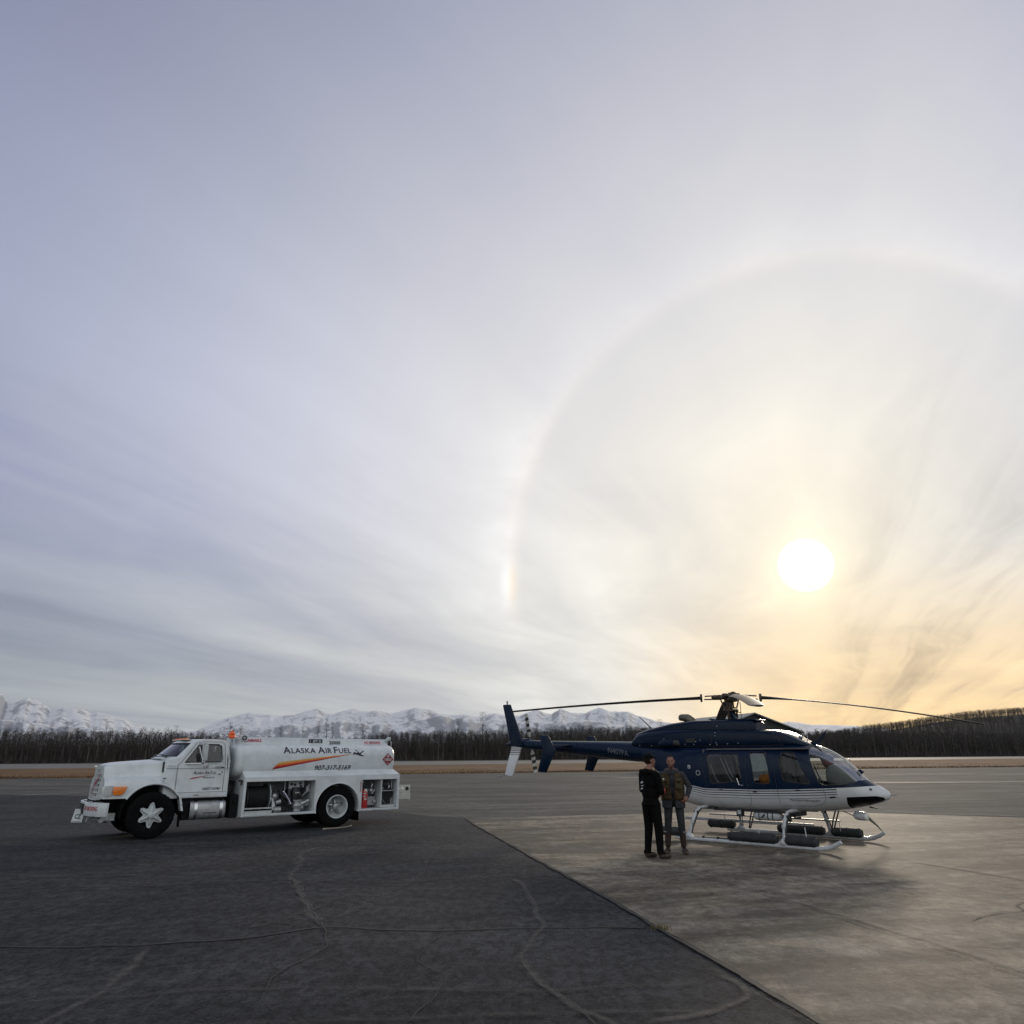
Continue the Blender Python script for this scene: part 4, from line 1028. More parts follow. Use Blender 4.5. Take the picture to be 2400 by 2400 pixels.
# glass
for s in (1, -1):
    for poly, nm in ((WIN_T, 'quarter_window'), (WIN_M, 'side_window')):
        cx = sum(p[0] for p in poly) / len(poly); cz = sum(p[1] for p in poly) / len(poly)
        mb = MB(); mb.add([((x - cx) * 1.06 + cx, s * (cab_y((z - cz) * 1.06 + cz) - .025), (z - cz) * 1.06 + cz) for x, z in poly], [tuple(range(len(poly)))]); mb.build(nm, G_TRUCK, TK, smooth=0, fix=False)
        mb = MB(); mb.tube([(x, s * (cab_y(z) + .001), z) for x, z in poly + poly[:1]], .011, 6); mb.build('window_seal', M_BLACKP, TK)
mb = MB(); mb.loft([[Vector(ws_pt(t, f * 1.03, -.015)) for t in (.0, .35, .7, 1.0)] for f in WF], caps=False, closed=False); mb.build('windshield', G_TRUCK, TK, smooth=60)
mb = MB(); mb.tube([ws_pt(.06, f, .0) for f in WF] + [ws_pt(t, .90, .0) for t in (.3, .6)] + [ws_pt(.94, f, .0) for f in WF[::-1]] + [ws_pt(t, -.90, .0) for t in (.6, .3)] + [ws_pt(.06, -.9, 0)], .011, 6); mb.build('windshield_seal', M_BLACKP, TK)
mb = MB(); mb.b2(-1.66, -1.652, -.57, .57, 1.72, 2.1); mb.build('rear_window', G_TRUCK, TK, smooth=0)
for y in (.40, -.35):
    mb = MB(); mb.tube([ws_pt(-.05, y + .30, .03), ws_pt(.10, y + .02, .025)], [.013, .008], 6); mb.tube([ws_pt(.06, y + .30, .02), ws_pt(.13, y + .0, .02), ws_pt(.16, y - .22, .02)], .010, 5); mb.build('wiper', M_BLACKP, TK)
# interior
mb = MB(); mb.b2(-1.45, -1.05, -.75, .75, 1.15, 1.42); mb.b2(-1.58, -1.40, .12, .72, 1.3, 1.93); mb.b2(-1.58, -1.40, -.72, -.12, 1.3, 1.93); mb.build('seat', pmat('cab_seat', (.05, .055, .06), .8, var=.3), TK, bevel=.05)
mb = MB(); mb.b2(-.50, -.14, -.85, .85, 1.45, 1.70); mb.build('dashboard', M_DARK, TK, bevel=.04)
mb = MB(); n = 24; mb.tube([(-.66 + .10 * math.sin(2 * math.pi * i / n), .42 + .21 * math.cos(2 * math.pi * i / n), 1.66 + .17 * math.sin(2 * math.pi * i / n)) for i in range(n + 1)], .015, 6); mb.tube([(-.66, .42, 1.66), (-.45, .42, 1.5)], .025, 6); mb.build('steering_wheel', M_BLACKP, TK)
# door outline, belt line, handle, sill
for s in (1, -1):
    dr = MB(); dr.prism([(-.47, 1.0), (-.47, 1.66), (-.475, 1.66), (-.475, 1.0)], s * .970, s * .9712)
    def seam(pts, w=.005):
        m_ = MB(); m_.tube([(x, s * (cab_y(z) + .0005), z) for x, z in pts], w, 5); return m_
    m_ = seam([(-.44, .99), (-.44, 1.62), (-.52, 1.70), (-.84, 2.135), (-1.0, 2.165), (-1.44, 2.165), (-1.51, 2.10), (-1.535, 1.70), (-1.535, .99)]); m_.build('door_seam', M_DARK, TK)
    seam([(-.19, 1.548), (-1.64, 1.538)], .006).build('belt_line', M_GREY, TK)
    seam([(-.46, .985), (-1.63, .985)], .006).build('sill_line', M_GREY, TK)
    mb = MB(); mb.b2(-1.50, -1.30, s * .97, s * .985, 1.555, 1.578); mb.build('handle_recess', M_GREY, TK)
    mb = MB(); mb.b2(-1.51, -1.44, s * .97, s * 1.0, 1.535, 1.56); mb.build('door_handle', M_BLACKP, TK, bevel=.004, seg=1)
    mb = MB(); mb.cyl((-1.475, s * .965, 1.44), (-1.475, s * .978, 1.44), .014, 10); mb.build('door_lock', M_BLACKP, TK)
    mb = MB(); mb.b2(-.42, -.21, s * .97, s * .982, 1.602, 1.622); mb.build('cowl_badge', M_CHROME, TK)
    mb = MB(); mb.b2(-1.64, -.20, s * .972, s * .985, .875, .965); mb.build('sill_panel', M_WHITE, TK, bevel=.004, seg=1)
    mb = MB(); mb.b2(-.98, -.86, s * .985, s * .99, .90, .935); mb.build('sill_plate', M_GREY, TK)
    # mirrors
    mb = MB(); mb.b2(-1.03, -.93, s * 1.16, s * 1.22, 1.72, 2.10); mb.build('mirror', M_WHITE2, TK, bevel=.02)
    mb = MB(); mb.tube([(-.88, s * .88, 2.13), (-.98, s * 1.18, 2.13), (-.98, s * 1.19, 1.66), (-.70, s * .975, 1.655)], .010, 6); mb.tube([(-.89, s * .92, 2.05), (-.96, s * 1.15, 1.68)], .008, 6); mb.tube([(-.60, s * .975, 1.645), (-.98, s * 1.17, 1.65)], .012, 6); mb.build('mirror_arm', M_CHROME, TK)
    mb = MB(); mb.lathe((-1.02, s * 1.20, 1.60), [(.001, -.03 * s), (.055, -.025 * s), (.068, 0), (.06, .012 * s), (.001, .018 * s)], 20); mb.build('convex_mirror', M_STEEL, TK)
# clearance lights on the roof
for i, y in enumerate((-.55, -.2, 0, .2, .55)):
    mb = MB(); mb.ball((-.66, y, 2.232), (.055, .03, .028), 10, 6); mb.build('roof_light', M_AMBER, TK)
mb = MB(); mb.b2(-.76, -.58, -.62, .62, 2.212, 2.230); mb.build('roof_light_bar', M_WHITE2, TK)

# door lettering
def side_fn(x0, z0, ysurf, tilt=0.0):
    return lambda x, y: (x0 - x, ysurf(z0 + y + x * tilt) + .004, z0 + y + x * tilt)
cs = lambda z: cab_y(z) + .001
mb = MB(); put_text(mb, text_2d('A', .105, .25, .001), side_fn(-.80, 1.40, cs), .075); put_text(mb, text_2d('LASKA', .08, .25, .001), side_fn(-.875, 1.40, cs), .165); put_text(mb, text_2d('A', .105, .25, .001), side_fn(-1.06, 1.40, cs), .07); put_text(mb, text_2d('IR', .08, .25, .001), side_fn(-1.135, 1.40, cs), .045); put_text(mb, text_2d('F', .105, .25, .001), side_fn(-1.20, 1.40, cs), .05); put_text(mb, text_2d('UEL', .08, .25, .001), side_fn(-1.255, 1.40, cs), .085)
mb.build('door_lettering', M_NAVYL, TK, smooth=0, fix=False)
mb = MB(); put_text(mb, text_2d('907-317-5169', .045, .15, .0008), side_fn(-1.04, 1.305, cs), .27); mb.build('door_phone_number', M_NAVYL, TK, smooth=0, fix=False)
mb = MB(); mb.add([(-.71, .9755, 1.285), (-.80, .9755, 1.325), (-1.25, .9755, 1.385), (-.85, .9755, 1.305)], [(0, 1, 2, 3)]); mb.build('door_swoosh', M_REDL, TK, smooth=0, fix=False)
def plane_icon(mb, x0, z0, k, ys):
    """small twin-engine aircraft climbing to the right"""
    for poly in ([(0, .03), (.03, .055), (.10, .05), (.30, -.02), (.44, -.075), (.38, -.06), (.30, -.07), (.12, -.02), (.03, 0)], [(.07, .13), (.12, .125), (.27, .005), (.20, .0)], [(.15, -.02), (.25, -.02), (.40, .10), (.36, .105)], [(.02, .03), (-.01, -.02), (.03, -.02), (.07, .02)]):
        mb.add([(x0 - x * k, ys(z0 + z * k) + .005, z0 + z * k) for x, z in poly], [tuple(range(len(poly)))])
mb = MB(); plane_icon(mb, -1.38, 1.385, .22, cs); mb.build('door_emblem', M_NAVYL, TK, smooth=0, fix=False)
mb = MB(); put_text(mb, text_2d('USDOT 2123967', .075, .2, .0015), side_fn(-1.06, 1.035, cs), .42); mb.build('registration_lettering', M_NAVYL, TK, smooth=0, fix=False)

# fuel tank and step below the cab
mb = MB(); sec = []
for i in range(28):
    t = 2 * math.pi * i / 28; c_, s_ = math.cos(t), math.sin(t); sec.append((.80 + .24 * math.copysign(abs(c_) ** .55, c_), .57 + .215 * math.copysign(abs(s_) ** .55, s_)))
mb.loft([[Vector((x, .80 + (y - .80) * k, .57 + (z - .57) * k)) for y, z in sec] for x, k in ((-.86, .93), (-.84, .99), (-.82, 1), (-1.60, 1), (-1.62, .99), (-1.64, .93))]); mb.build('fuel_tank', M_STEEL, TK)
for x in (-.95, -1.53):
    mb = MB(); sc_ = [[Vector((x + dx__, .80 + (y - .80) * 1.03, .57 + (z - .57) * 1.03)) for y, z in sec] for dx__ in (-.035, .035)]; mb.loft(sc_); mb.build('tank_strap', M_CHROME, TK)
mb = MB(); mb.cyl((-1.2, .8, .78), (-1.2, .8, .83), .05, 14); mb.build('filler_cap', M_DARK, TK)
mb = MB(); mb.b2(-1.42, -1.12, 1.041, 1.05, .50, .515); mb.build('tank_step', M_DARK, TK)
mb = MB(); mb.b2(-1.66, -.62, .58, .88, .80, .86); mb.b2(-.80, -.66, .60, .95, .36, .80); mb.build('battery_box', M_CHASSIS, TK)

# ---- tank
def tank_half(z):      # half width of the tank's cross section at height z
    zc, a, bb = 1.70, .99, .445
    t = min(.999, abs((z - zc) / bb)); return a * (1 - t ** 3.6) ** (1 / 3.6)
def tank_ring(x, k, kz):
    out = []
    for i in range(160):
        t = 2 * math.pi * i / 160; c_, s_ = math.cos(t), math.sin(t)
        out.append(Vector((x, .99 * k * math.copysign(abs(c_) ** (2 / 3.6), c_), 1.70 + .445 * kz * math.copysign(abs(s_) ** (2 / 3.6), s_))))
    return out
mb = MB(); mb.loft([tank_ring(x, k, kz) for x, k, kz in ((-1.79, .80, .74), (-1.80, .86, .82), (-1.83, .93, .92), (-1.88, .985, .98), (-1.95, 1, 1), (-3, 1, 1), (-4.5, 1, 1), (-6.02, 1, 1), (-6.12, .985, .975), (-6.19, .94, .91), (-6.23, .86, .80), (-6.24, .6, .6))])
mb.build('tank', M_WHITE, TK, smooth=40)
# weld rib at the front head
mb = MB(); mb.loft([tank_ring(-1.945, 1.006, 1.008), tank_ring(-1.965, 1.006, 1.008)]); mb.build('tank_band', M_WHITE, TK)
# top rail (walkway coaming)
mb = MB()
for s in (1, -1):
    mb.add([(-1.93, s * .62, 2.06), (-6.10, s * .62, 2.06), (-6.14, s * .60, 2.265), (-1.95, s * .60, 2.305), (-1.93, s * .57, 2.06), (-6.10, s * .57, 2.06), (-6.14, s * .565, 2.265), (-1.95, s * .565, 2.305)], [(0, 1, 2, 3), (7, 6, 5, 4), (0, 4, 5, 1), (1, 5, 6, 2), (2, 6, 7, 3), (3, 7, 4, 0)])
mb.b2(-1.95, -1.93, -.6, .6, 2.06, 2.30); mb.b2(-6.13, -6.11, -.6, .6, 2.06, 2.26); mb.build('top_rail', M_WHITE, TK)
mb = MB()
for x in (-2.8, -4.6): mb = MB(); mb.lathe((x, 0, 0), [(.25, 2.12), (.25, 2.22), (.28, 2.22), (.28, 2.245)], 24, axis='z'); mb.build('manhole', M_GREY, TK)
mb = MB()
for x in (-2.1, -6.0): mb.cyl((x, .45, 2.1), (x, .45, 2.27), .018, 8); mb.cyl((x, -.45, 2.1), (x, -.45, 2.27), .018, 8)
split_loose(mb.build('rail_post', M_DARK, TK))
# pipe end at the rail's front, rear vent elbow
mb = MB(); mb.tube([(-2.02, .57, 2.27), (-2.02, .665, 2.27)], [.085, .085], 20); mb.build('vent_pipe', M_WHITE2, TK)
mb = MB(); mb.cyl((-2.02, .666, 2.27), (-2.02, .675, 2.27), .062, 20); mb.build('vent_opening', M_BLACKP, TK)
mb = MB(); mb.ball((-2.02, .678, 2.27), (.035, .008, .035), 12, 6); mb.build('vent_cap', M_STEEL, TK)
mb = MB(); mb.tube([(-6.05, .60, 2.20), (-6.15, .62, 2.28), (-6.21, .62, 2.29)], [.05, .055, .04], 12); mb.tube([(-6.20, .60, 2.28), (-6.25, .60, 2.20), (-6.25, .58, 2.06)], .022, 8); mb.build('rear_vent', M_WHITE2, TK)
mb = MB(); mb.tube([(-6.15, .59, 2.22), (-6.21, .60, 2.14), (-6.19, .58, 2.06)], .035, 8); mb.build('vent_hose', M_BLACKP, TK)
# beacon and its bracket behind the cab
mb = MB(); mb.b2(-1.84, -1.78, .30, .36, 2.02, 2.26); mb.b2(-1.94, -1.74, .2, .5, 2.235, 2.255); mb.build('beacon_bracket', M_WHITE2, TK)
mb = MB(); rg = random.Random(2); pts = [[Vector((-1.80 + math.cos(2 * math.pi * i / 14) * rr_ * rg.uniform(.75, 1.2), .32 + math.sin(2 * math.pi * i / 14) * rr_ * rg.uniform(.7, 1.2), z)) for i in range(14)] for rr_, z in ((.05, 2.26), (.085, 2.30), (.075, 2.35), (.085, 2.385), (.04, 2.43), (.008, 2.47))]
mb.loft(pts); mb.build('beacon', pmat('orange_beacon', (.85, .13, .02), .5, var=.3, vscale=30), TK, smooth=20)
mb = MB(); mb.tube([(-1.82, .33, 2.3), (-1.83, .33, 2.53)], .008, 5); mb.build('beacon_whip', M_DARK, TK)

# lettering on the tank and rail
ts = lambda z: tank_half(z) + .002
mb = MB(); X = -2.96
for word in (('A', 'LASKA'), ('A', 'IR'), ('F', 'UEL')):
    big, small = word; wb = {'A': .20, 'F': .12}[big]; put_text(mb, text_2d(big, .235, .0, .0045), side_fn(X, 1.885, ts), wb); X -= wb + .018
    wsml = {'LASKA': .66, 'IR': .17, 'UEL': .36}[small]; put_text(mb, text_2d(small, .185, .0, .0035, spacing=1.08), side_fn(X, 1.888, ts), wsml); X -= wsml + .065
mb.build('company_name', M_NAVYL, TK, smooth=0, fix=False)
mb = MB(); put_text(mb, text_2d('907-317-5169', .165, .22, .003), side_fn(-3.84, 1.452, ts), 1.02); mb.build('phone_number', M_NAVYL, TK, smooth=0, fix=False)
mb = MB(); plane_icon(mb, -4.90, 1.86, .86, ts); mb.build('plane_emblem', M_NAVYL, TK, smooth=0, fix=False)
# striped swoosh: five bands from yellow to red, each its own colour in one mesh
cols = [(.62, .40, .10), (.70, .27, .05), (.70, .13, .03), (.50, .03, .02), (.28, .01, .015)]
sm = [pmat('swoosh_band_paint', c, .4, var=.1) for c in cols]
mb = MB(); nS = 24
def sw(t, k):       # k 0 top edge .. 1 bottom edge
    xt = -2.86 - 2.0 * t; zt = 1.655 + .205 * (t ** .85); xb = -2.70 - 2.16 * t; zb = 1.478 + .378 * t
    return xt * (1 - k) + xb * k, zt * (1 - k) + zb * k
for bnd in range(5):
    mb.cur = bnd
    for i in range(nS):
        q_ = [sw(i / nS, bnd / 5), sw((i + 1) / nS, bnd / 5), sw((i + 1) / nS, (bnd + 1) / 5), sw(i / nS, (bnd + 1) / 5)]
        mb.add([(x, ts(z) + .003, z) for x, z in q_], [(0, 1, 2, 3)])
me = mb.mesh('sw', fix=False); link_mesh(me, 'swoosh', sm, TK, smooth=0)
rs = lambda z: .62 - (z - 2.06) * .09 + .004
mb = MB(); put_text(mb, text_2d('2000', .12, 0, .003), side_fn(-4.34, 2.125, rs), .33); mb.build('capacity_lettering', M_NAVYL, TK, smooth=0, fix=False)
mb = MB(); mb.add([(-2.10, rs(2.16) - .0, 2.16), (-2.50, rs(2.16), 2.16), (-2.50, rs(2.275), 2.275), (-2.10, rs(2.275), 2.275)], [(0, 1, 2, 3)]); mb.add([(-5.36, rs(2.13), 2.125), (-5.92, rs(2.13), 2.125), (-5.92, rs(2.24), 2.235), (-5.36, rs(2.24), 2.235)], [(0, 1, 2, 3)]); split_loose(mb.build('sign_backing', pmat('sign_white', (.72, .68, .72), .5, var=.1), TK, smooth=0, fix=False))
mb = MB(); put_text(mb, text_2d('FLAMMABLE', .10, 0, .003), side_fn(-2.04, 2.178, lambda z: rs(z) + .003), .44); mb.build('warning_lettering', M_REDL, TK, smooth=0, fix=False); mb = MB(); put_text(mb, text_2d('NO SMOKING', .09, 0, .003), side_fn(-5.39, 2.145, lambda z: rs(z) + .003), .50); mb.build('warning_lettering', M_REDL, TK, smooth=0, fix=False)
mb = MB(); mb.add([(-3.76, rs(2.16), 2.155), (-4.15, rs(2.16), 2.152), (-4.15, rs(2.26), 2.255), (-3.76, rs(2.26), 2.26)], [(0, 1, 2, 3)]); jb = mb.build('fuel_grade_sign', M_NAVYL, TK, smooth=0, fix=False)
mb = MB(); put_text(mb, text_2d('JET A', .085, 0, .003), side_fn(-3.87, 2.175, lambda z: rs(z) + .003), .24); mb.b2(-3.81, -3.80, rs(2.2) + .003, rs(2.2) + .004, 2.17, 2.24); mb.build('fuel_grade_lettering', M_WHITE2, jb, smooth=0, fix=False)
# hazard placard 1863
def dia(r, off, cx=-5.97, cz=1.71): return [(cx - x * r, ts(cz + z * r) + off, cz + z * r) for x, z in ((0, 1), (.5, .5), (1, 0), (.5, -.5), (0, -1), (-.5, -.5), (-1, 0), (-.5, .5))]
mb = MB(); mb.add(dia(.185, .003), [tuple(range(8))]); pk = mb.build('placard', M_WHITE2, TK, smooth=0, fix=False)
mb = MB(); mb.add(dia(.170, .006), [tuple(range(8))]); mb.build('placard_face', pmat('placard_red', (.26, .015, .035), .5, var=.15), pk, smooth=0, fix=False)
mb = MB(); put_text(mb, text_2d('1863', .10, 0, .003), side_fn(-5.865, 1.672, lambda z: ts(z) + .006), .21)
put_text(mb, text_2d('3', .05, 0, .002), side_fn(-5.955, 1.585, lambda z: ts(z) + .006), .028)
mb.add([(-5.97 - x, ts(1.80) + .012, 1.80 + z) for x, z in ((0, .055), (.02, .015), (.035, .03), (.03, -.03), (-.03, -.03), (-.035, .02), (-.015, .015))], [tuple(range(7))]); mb.build('placard_lettering', M_WHITE2, pk, smooth=0, fix=False)

# ---- side compartments
BX0, BX1, BZ0, BZ1, BY = -1.97, -6.26, .375, 1.305, 1.20
mb = MB(); mb.b2(BX1, BX0, -BY, BY, BZ0, BZ1); body = mb.mesh()
cuts = []
for x0, x1, z0, z1 in ((-2.03, -3.80, .43, 1.20), (-5.13, -6.18, .43, 1.18)):
    for s in (1, -1): m_ = MB(); m_.b2(x1, x0, s * .50, s * (BY + .1), z0, z1); cuts.append(m_.mesh())
m_ = MB(); m_.cyl((-4.46, -1.5, .50), (-4.46, 1.5, .50), .605, 56); cuts.append(m_.mesh())
m_ = MB(); m_.b2(-6.3, -1.9, -.47, .47, .2, 1.22); cuts.append(m_.mesh())
body = boolean(body, cuts); link_mesh(body, 'compartment_body', M_WHITE, TK, smooth=30)
mb = MB()                                    # sloping shelf up to the tank
for s in (1, -1):
    mb.add([(BX0, s * BY, BZ1), (BX1, s * BY, BZ1), (BX1 + .10, s * .95, 1.45), (BX0 + .0, s * .95, 1.45), (BX0, s * .70, BZ1 + .001), (BX1 + .10, s * .70, BZ1 + .001)], [(0, 1, 2, 3), (0, 3, 4), (1, 5, 2), (3, 2, 5, 4), (0, 4, 5, 1)])
mb.build('shelf', M_WHITE, TK, smooth=0)
mb = MB(); pts = []
for i in range(33): t = R(-12 + i * 6.4); pts.append((-4.46 + math.cos(t) * .61, 1.205, .50 + math.sin(t) * .61))
mb.tube(pts, .014, 6); mb.build('arch_trim', M_WHITE, TK)
for x0, x1, z0, z1 in ((-2.03, -3.80, .43, 1.20), (-5.13, -6.18, .43, 1.18)):
    mb = MB(); e = .018; mb.b2(x1 - e, x0 + e, BY - .01, BY + .014, z1, z1 + e * 2); mb.b2(x1 - e, x0 + e, BY - .01, BY + .014, z0 - e * 2, z0)
    mb.b2(x0, x0 + e, BY - .01, BY + .0135, z0, z1); mb.b2(x1 - e, x1, BY - .01, BY + .0135, z0, z1); mb.build('compartment_trim', M_WHITE, TK)
mb = MB(); mb.b2(-3.79, -2.04, .503, .51, .44, 1.19); mb.b2(-6.17, -5.14, .503, .51, .44, 1.17); mb.build('compartment_liner', M_SHADE, TK)

# pump compartment contents
def reel(x, z, r, w0, w1, nm='hose_reel', rimmat=M_WHITE2, ax=.86):
    """hose reel with its axle along the truck: drum between two discs, hose wound on it"""
    root_ = MB(); pr = []
    for i in range(10):
        t = i / 9; pr.append((r * .82 + .02 * math.sin(i * math.pi), w0 + (w1 - w0) * t))
    hose = MB(); rings = []
    k = 0; xx = w0 + .02
    prof = []
    while xx > w1 + .02: prof += [(r * .80, xx), (r * .86, xx - .016), (r * .80, xx - .032)]; xx -= .034
    hose.lathe((0, ax, z), prof, 36, axis='x'); h_ = hose.build(nm, M_HOSE, TK, smooth=60)
    for xx in (w0, w1):
        d_ = MB(); n = 40; d_.tube([(xx, ax + math.cos(2 * math.pi * i / n) * r, z + math.sin(2 * math.pi * i / n) * r) for i in range(n + 1)], .012, 6)
        d_.lathe((0, ax, z), [(r * .97, xx - .004), (r * .97, xx + .004)], 36, axis='x')
        for j in range(3): t = j * math.pi / 3; d_.tube([(xx, ax - math.cos(t) * r, z - math.sin(t) * r), (xx, ax + math.cos(t) * r, z + math.sin(t) * r)], .014, 6)
        d_.build('reel_flange', M_DARK, h_)
reel(0, .80, .335, -2.10, -2.62)
mb = MB(); n = 20; mb.tube([(-2.66, .86 + math.cos(-.9 + i * 1.8 / n) * .34, .84 + math.sin(-.9 + i * 1.8 / n) * .34) for i in range(n + 1)], .012, 6); mb.build('reel_guard', M_WHITE2, TK)
mb = MB(); mb.b2(-2.72, -2.05, 1.10, 1.16, .545, .575); mb.b2(-2.72, -2.05, 1.10, 1.19, .43, .50); mb.build('reel_roller', M_WHITE2, TK)
mb = MB(); mb.cyl((-2.78, 1.12, .50), (-2.95, 1.12, .50), .085, 18); mb.tube([(-2.75, 1.0, .78), (-2.78, 1.06, .64), (-2.80, 1.08, .5)], [.05, .06, .07], 12); mb.cyl((-2.86, 1.02, .66), (-2.98, 1.02, .70), .06, 12); mb.ball((-2.82, 1.0, .82), (.09, .07, .09), 12, 8); mb.build('pump', M_STEEL, TK)
mb = MB(); mb.tube([(-3.02, 1.08, .92), (-3.06, 1.08, .87), (-3.16, 1.08, .74), (-3.22, 1.08, .62)], [.026, .034, .028, .04], 10); mb.ball((-3.02, 1.08, .93), .035, 10, 7); mb.build('nozzle', M_CHROME, TK)
mb = MB(); mb.tube([(-2.9, 1.0, .98), (-2.98, 1.02, .8), (-3.15, 1.02, .6), (-3.35, 1.0, .5)], .04, 10); mb.tube([(-3.2, .9, .6), (-3.05, .95, .5), (-2.9, .95, .46)], .05, 10); mb.b2(-3.38, -2.98, .7, 1.02, .44, .60); mb.build('hose_section', M_HOSE, TK)
# gauge board
mb = MB(); mb.b2(-3.60, -3.20, .90, .93, 1.02, 1.185); mb.b2(-3.33, -3.20, .90, .93, .93, 1.02); mb.b2(-3.10, -3.085, .92, .95, .95, 1.18); mb.build('gauge_board', M_WHITE2, TK)
for x, z in ((-3.27, 1.11), (-3.36, 1.09), (-3.50, 1.12), (-3.52, 1.05)):
    mb = MB(); mb.cyl((x, .93, z), (x, .955, z), .033, 16); mb.build('gauge', M_BLACKP, TK)
# filter vessel and meter
mb = MB(); mb.cyl((-3.37, .98, .70), (-3.37, .98, 1.0), .11, 20); mb.cyl((-3.37, .98, .98), (-3.37, .98, 1.03), .085, 20); mb.b2(-3.23, -3.16, .8, 1.0, .44, 1.0); mb.build('filter_vessel', M_BLACKP, TK, bevel=.008)
mb = MB(); mb.b2(-3.43, -3.32, 1.088, 1.10, .885, .915); mb.b2(-3.45, -3.29, 1.07, 1.09, .695, .72); mb.b2(-3.53, -3.47, 1.05, 1.07, .695, .72); split_loose(mb.build('filter_band', M_CHROME, TK))
mb = MB(); mb.cyl((-3.42, 1.02, .44), (-3.42, 1.02, .68), .10, 18); mb.ball((-3.42, 1.04, .58), (.13, .12, .10), 14, 9); mb.tube([(-3.46, 1.04, .60), (-3.56, 1.07, .63), (-3.70, 1.10, .70)], [.055, .06, .045], 12); mb.cyl((-3.56, 1.0, .5), (-3.56, 1.0, .62), .05, 12); mb.build('meter', M_STEEL, TK)
mb = MB()
rg = random.Random(4)
for i in range(9): x = rg.uniform(-3.78, -2.7); z = rg.uniform(.5, 1.1); mb.tube([(x, .6, z), (x + rg.uniform(-.1, .1), .68, z + rg.uniform(-.2, .2)), (x + rg.uniform(-.15, .15), .62, z + rg.uniform(-.3, .3))], rg.choice((.018, .025, .035)), 8)
mb.b2(-3.78, -3.68, .6, .9, .9, 1.05); mb.cyl((-3.70, .8, .62), (-3.70, .95, .62), .06, 14); mb.tube([(-3.6, .85, .8), (-3.72, .9, .92), (-3.76, .9, 1.1)], .02, 8); mb.build('pipework', M_STEEL, TK)

# rear compartment
mb = MB(); mb.b2(-5.735, -5.70, .8, 1.19, .44, 1.17); mb.b2(-6.15, -5.735, .95, 1.19, .435, .50); mb.build('divider', M_WHITE2, TK)
hr = MB(); hr.lathe((-5.94, 0, .80), [(.20, .75), (.20, 1.05)], 32); hr.build('hose_reel', M_HOSE, TK)
mb = MB(); n = 24; mb.tube([(-5.98 + math.cos(-1.2 + i * 2 / n) * .21, 1.08, .78 + math.sin(-1.2 + i * 2 / n) * .25) for i in range(n + 1)], .010, 6); mb.b2(-6.13, -5.76, 1.10, 1.13, .86, .885); mb.tube([(-5.95, 1.12, 1.08), (-5.99, 1.12, 1.0), (-5.96, 1.12, .94)], .025, 8); mb.b2(-6.12, -6.09, 1.0, 1.03, .45, 1.17); mb.build('reel_guard', M_STEEL, TK)
mb = MB(); mb.tube([(-5.47, 1.0, 1.12), (-5.52, 1.02, 1.06), (-5.49, 1.02, .98)], .028, 8); mb.ball((-5.50, 1.0, .88), (.06, .05, .07), 12, 8); mb.tube([(-5.44, .95, .9), (-5.54, 1.0, .80), (-5.6, .98, .9)], .026, 8); mb.b2(-5.64, -5.42, .8, .95, .50, .72); mb.cyl((-5.62, .9, .6), (-5.62, 1.0, .6), .05, 12); mb.b2(-5.40, -5.20, .7, .75, 1.08, 1.12); mb.build('valve_pipework', M_STEEL, TK)
mb = MB(); mb.b2(-5.07, -5.11, 1.2, 1.206, .86, 1.14); mb.build('instruction_label', pmat('label_pink', (.45, .30, .32), .6, var=.4, vscale=60), TK)
# rear bumper bracket with lamps, mud flaps
mb = MB(); mb.b2(-6.74, -6.26, .60, .95, .62, .68); mb.b2(-6.74, -6.70, .55, .98, .60, .78); mb.b2(-6.72, -6.27, .95, .965, .62, .78); mb.b2(-6.74, -6.26, -.95, -.60, .62, .68); mb.b2(-6.74, -6.28, .93, .95, .80, 1.0); mb.b2(-6.5, -6.26, .3, .5, .55, .8); mb.build('rear_step', pmat('step_cream', (.55, .55, .48), .6, var=.25, vscale=9), TK)
for x, m__ in ((-6.36, M_LENS), (-6.50, M_LENS), (-6.64, M_BLACKP)):
    mb = MB(); mb.lathe((x, .95, .90), [(.001, .03), (.04, .025), (.055, 0), (.055, -.01)], 16); mb.build('tail_light', m__, TK)
for s in (1, -1):
    mb = MB(); mb.b2(-5.10, -5.085, s * .62, s * 1.15, .13, .55); mb.build('mud_flap', M_BLACK, TK)
# rear tank ladder, side marker light at the shelf's front, air line hooks
mb = MB()
for y in (-.2, .2): mb.tube([(-6.27, y, 1.3), (-6.30, y, 2.1)], .015, 6)
for z in (1.45, 1.65, 1.85, 2.05): mb.tube([(-6.285, -.2, z), (-6.285, .2, z)], .012, 6)
mb.build('ladder', M_STEEL, TK)
mb = MB(); mb.b2(-1.95, -1.88, 1.02, 1.12, 1.20, 1.25); mb.tube([(-1.93, 1.1, 1.22), (-1.93, 1.1, 1.12)], .02, 6); mb.build('hose_hook', M_DARK, TK)
mb = MB(); mb.b2(-1.93, -1.75, .5, .95, .35, .90); mb.tube([(-1.8, .9, 1.1), (-1.72, .92, .95), (-1.85, .95, .7)], .03, 8); mb.build('rear_cab_box', M_CHASSIS, TK)
mb = MB(); mb.tube([(-1.74, .1, .7), (-1.74, .1, 1.2)], .06, 12); mb.b2(-1.76, -1.70, -.6, .6, 1.0, 1.15); mb.build('exhaust_stack', M_DARK, TK)

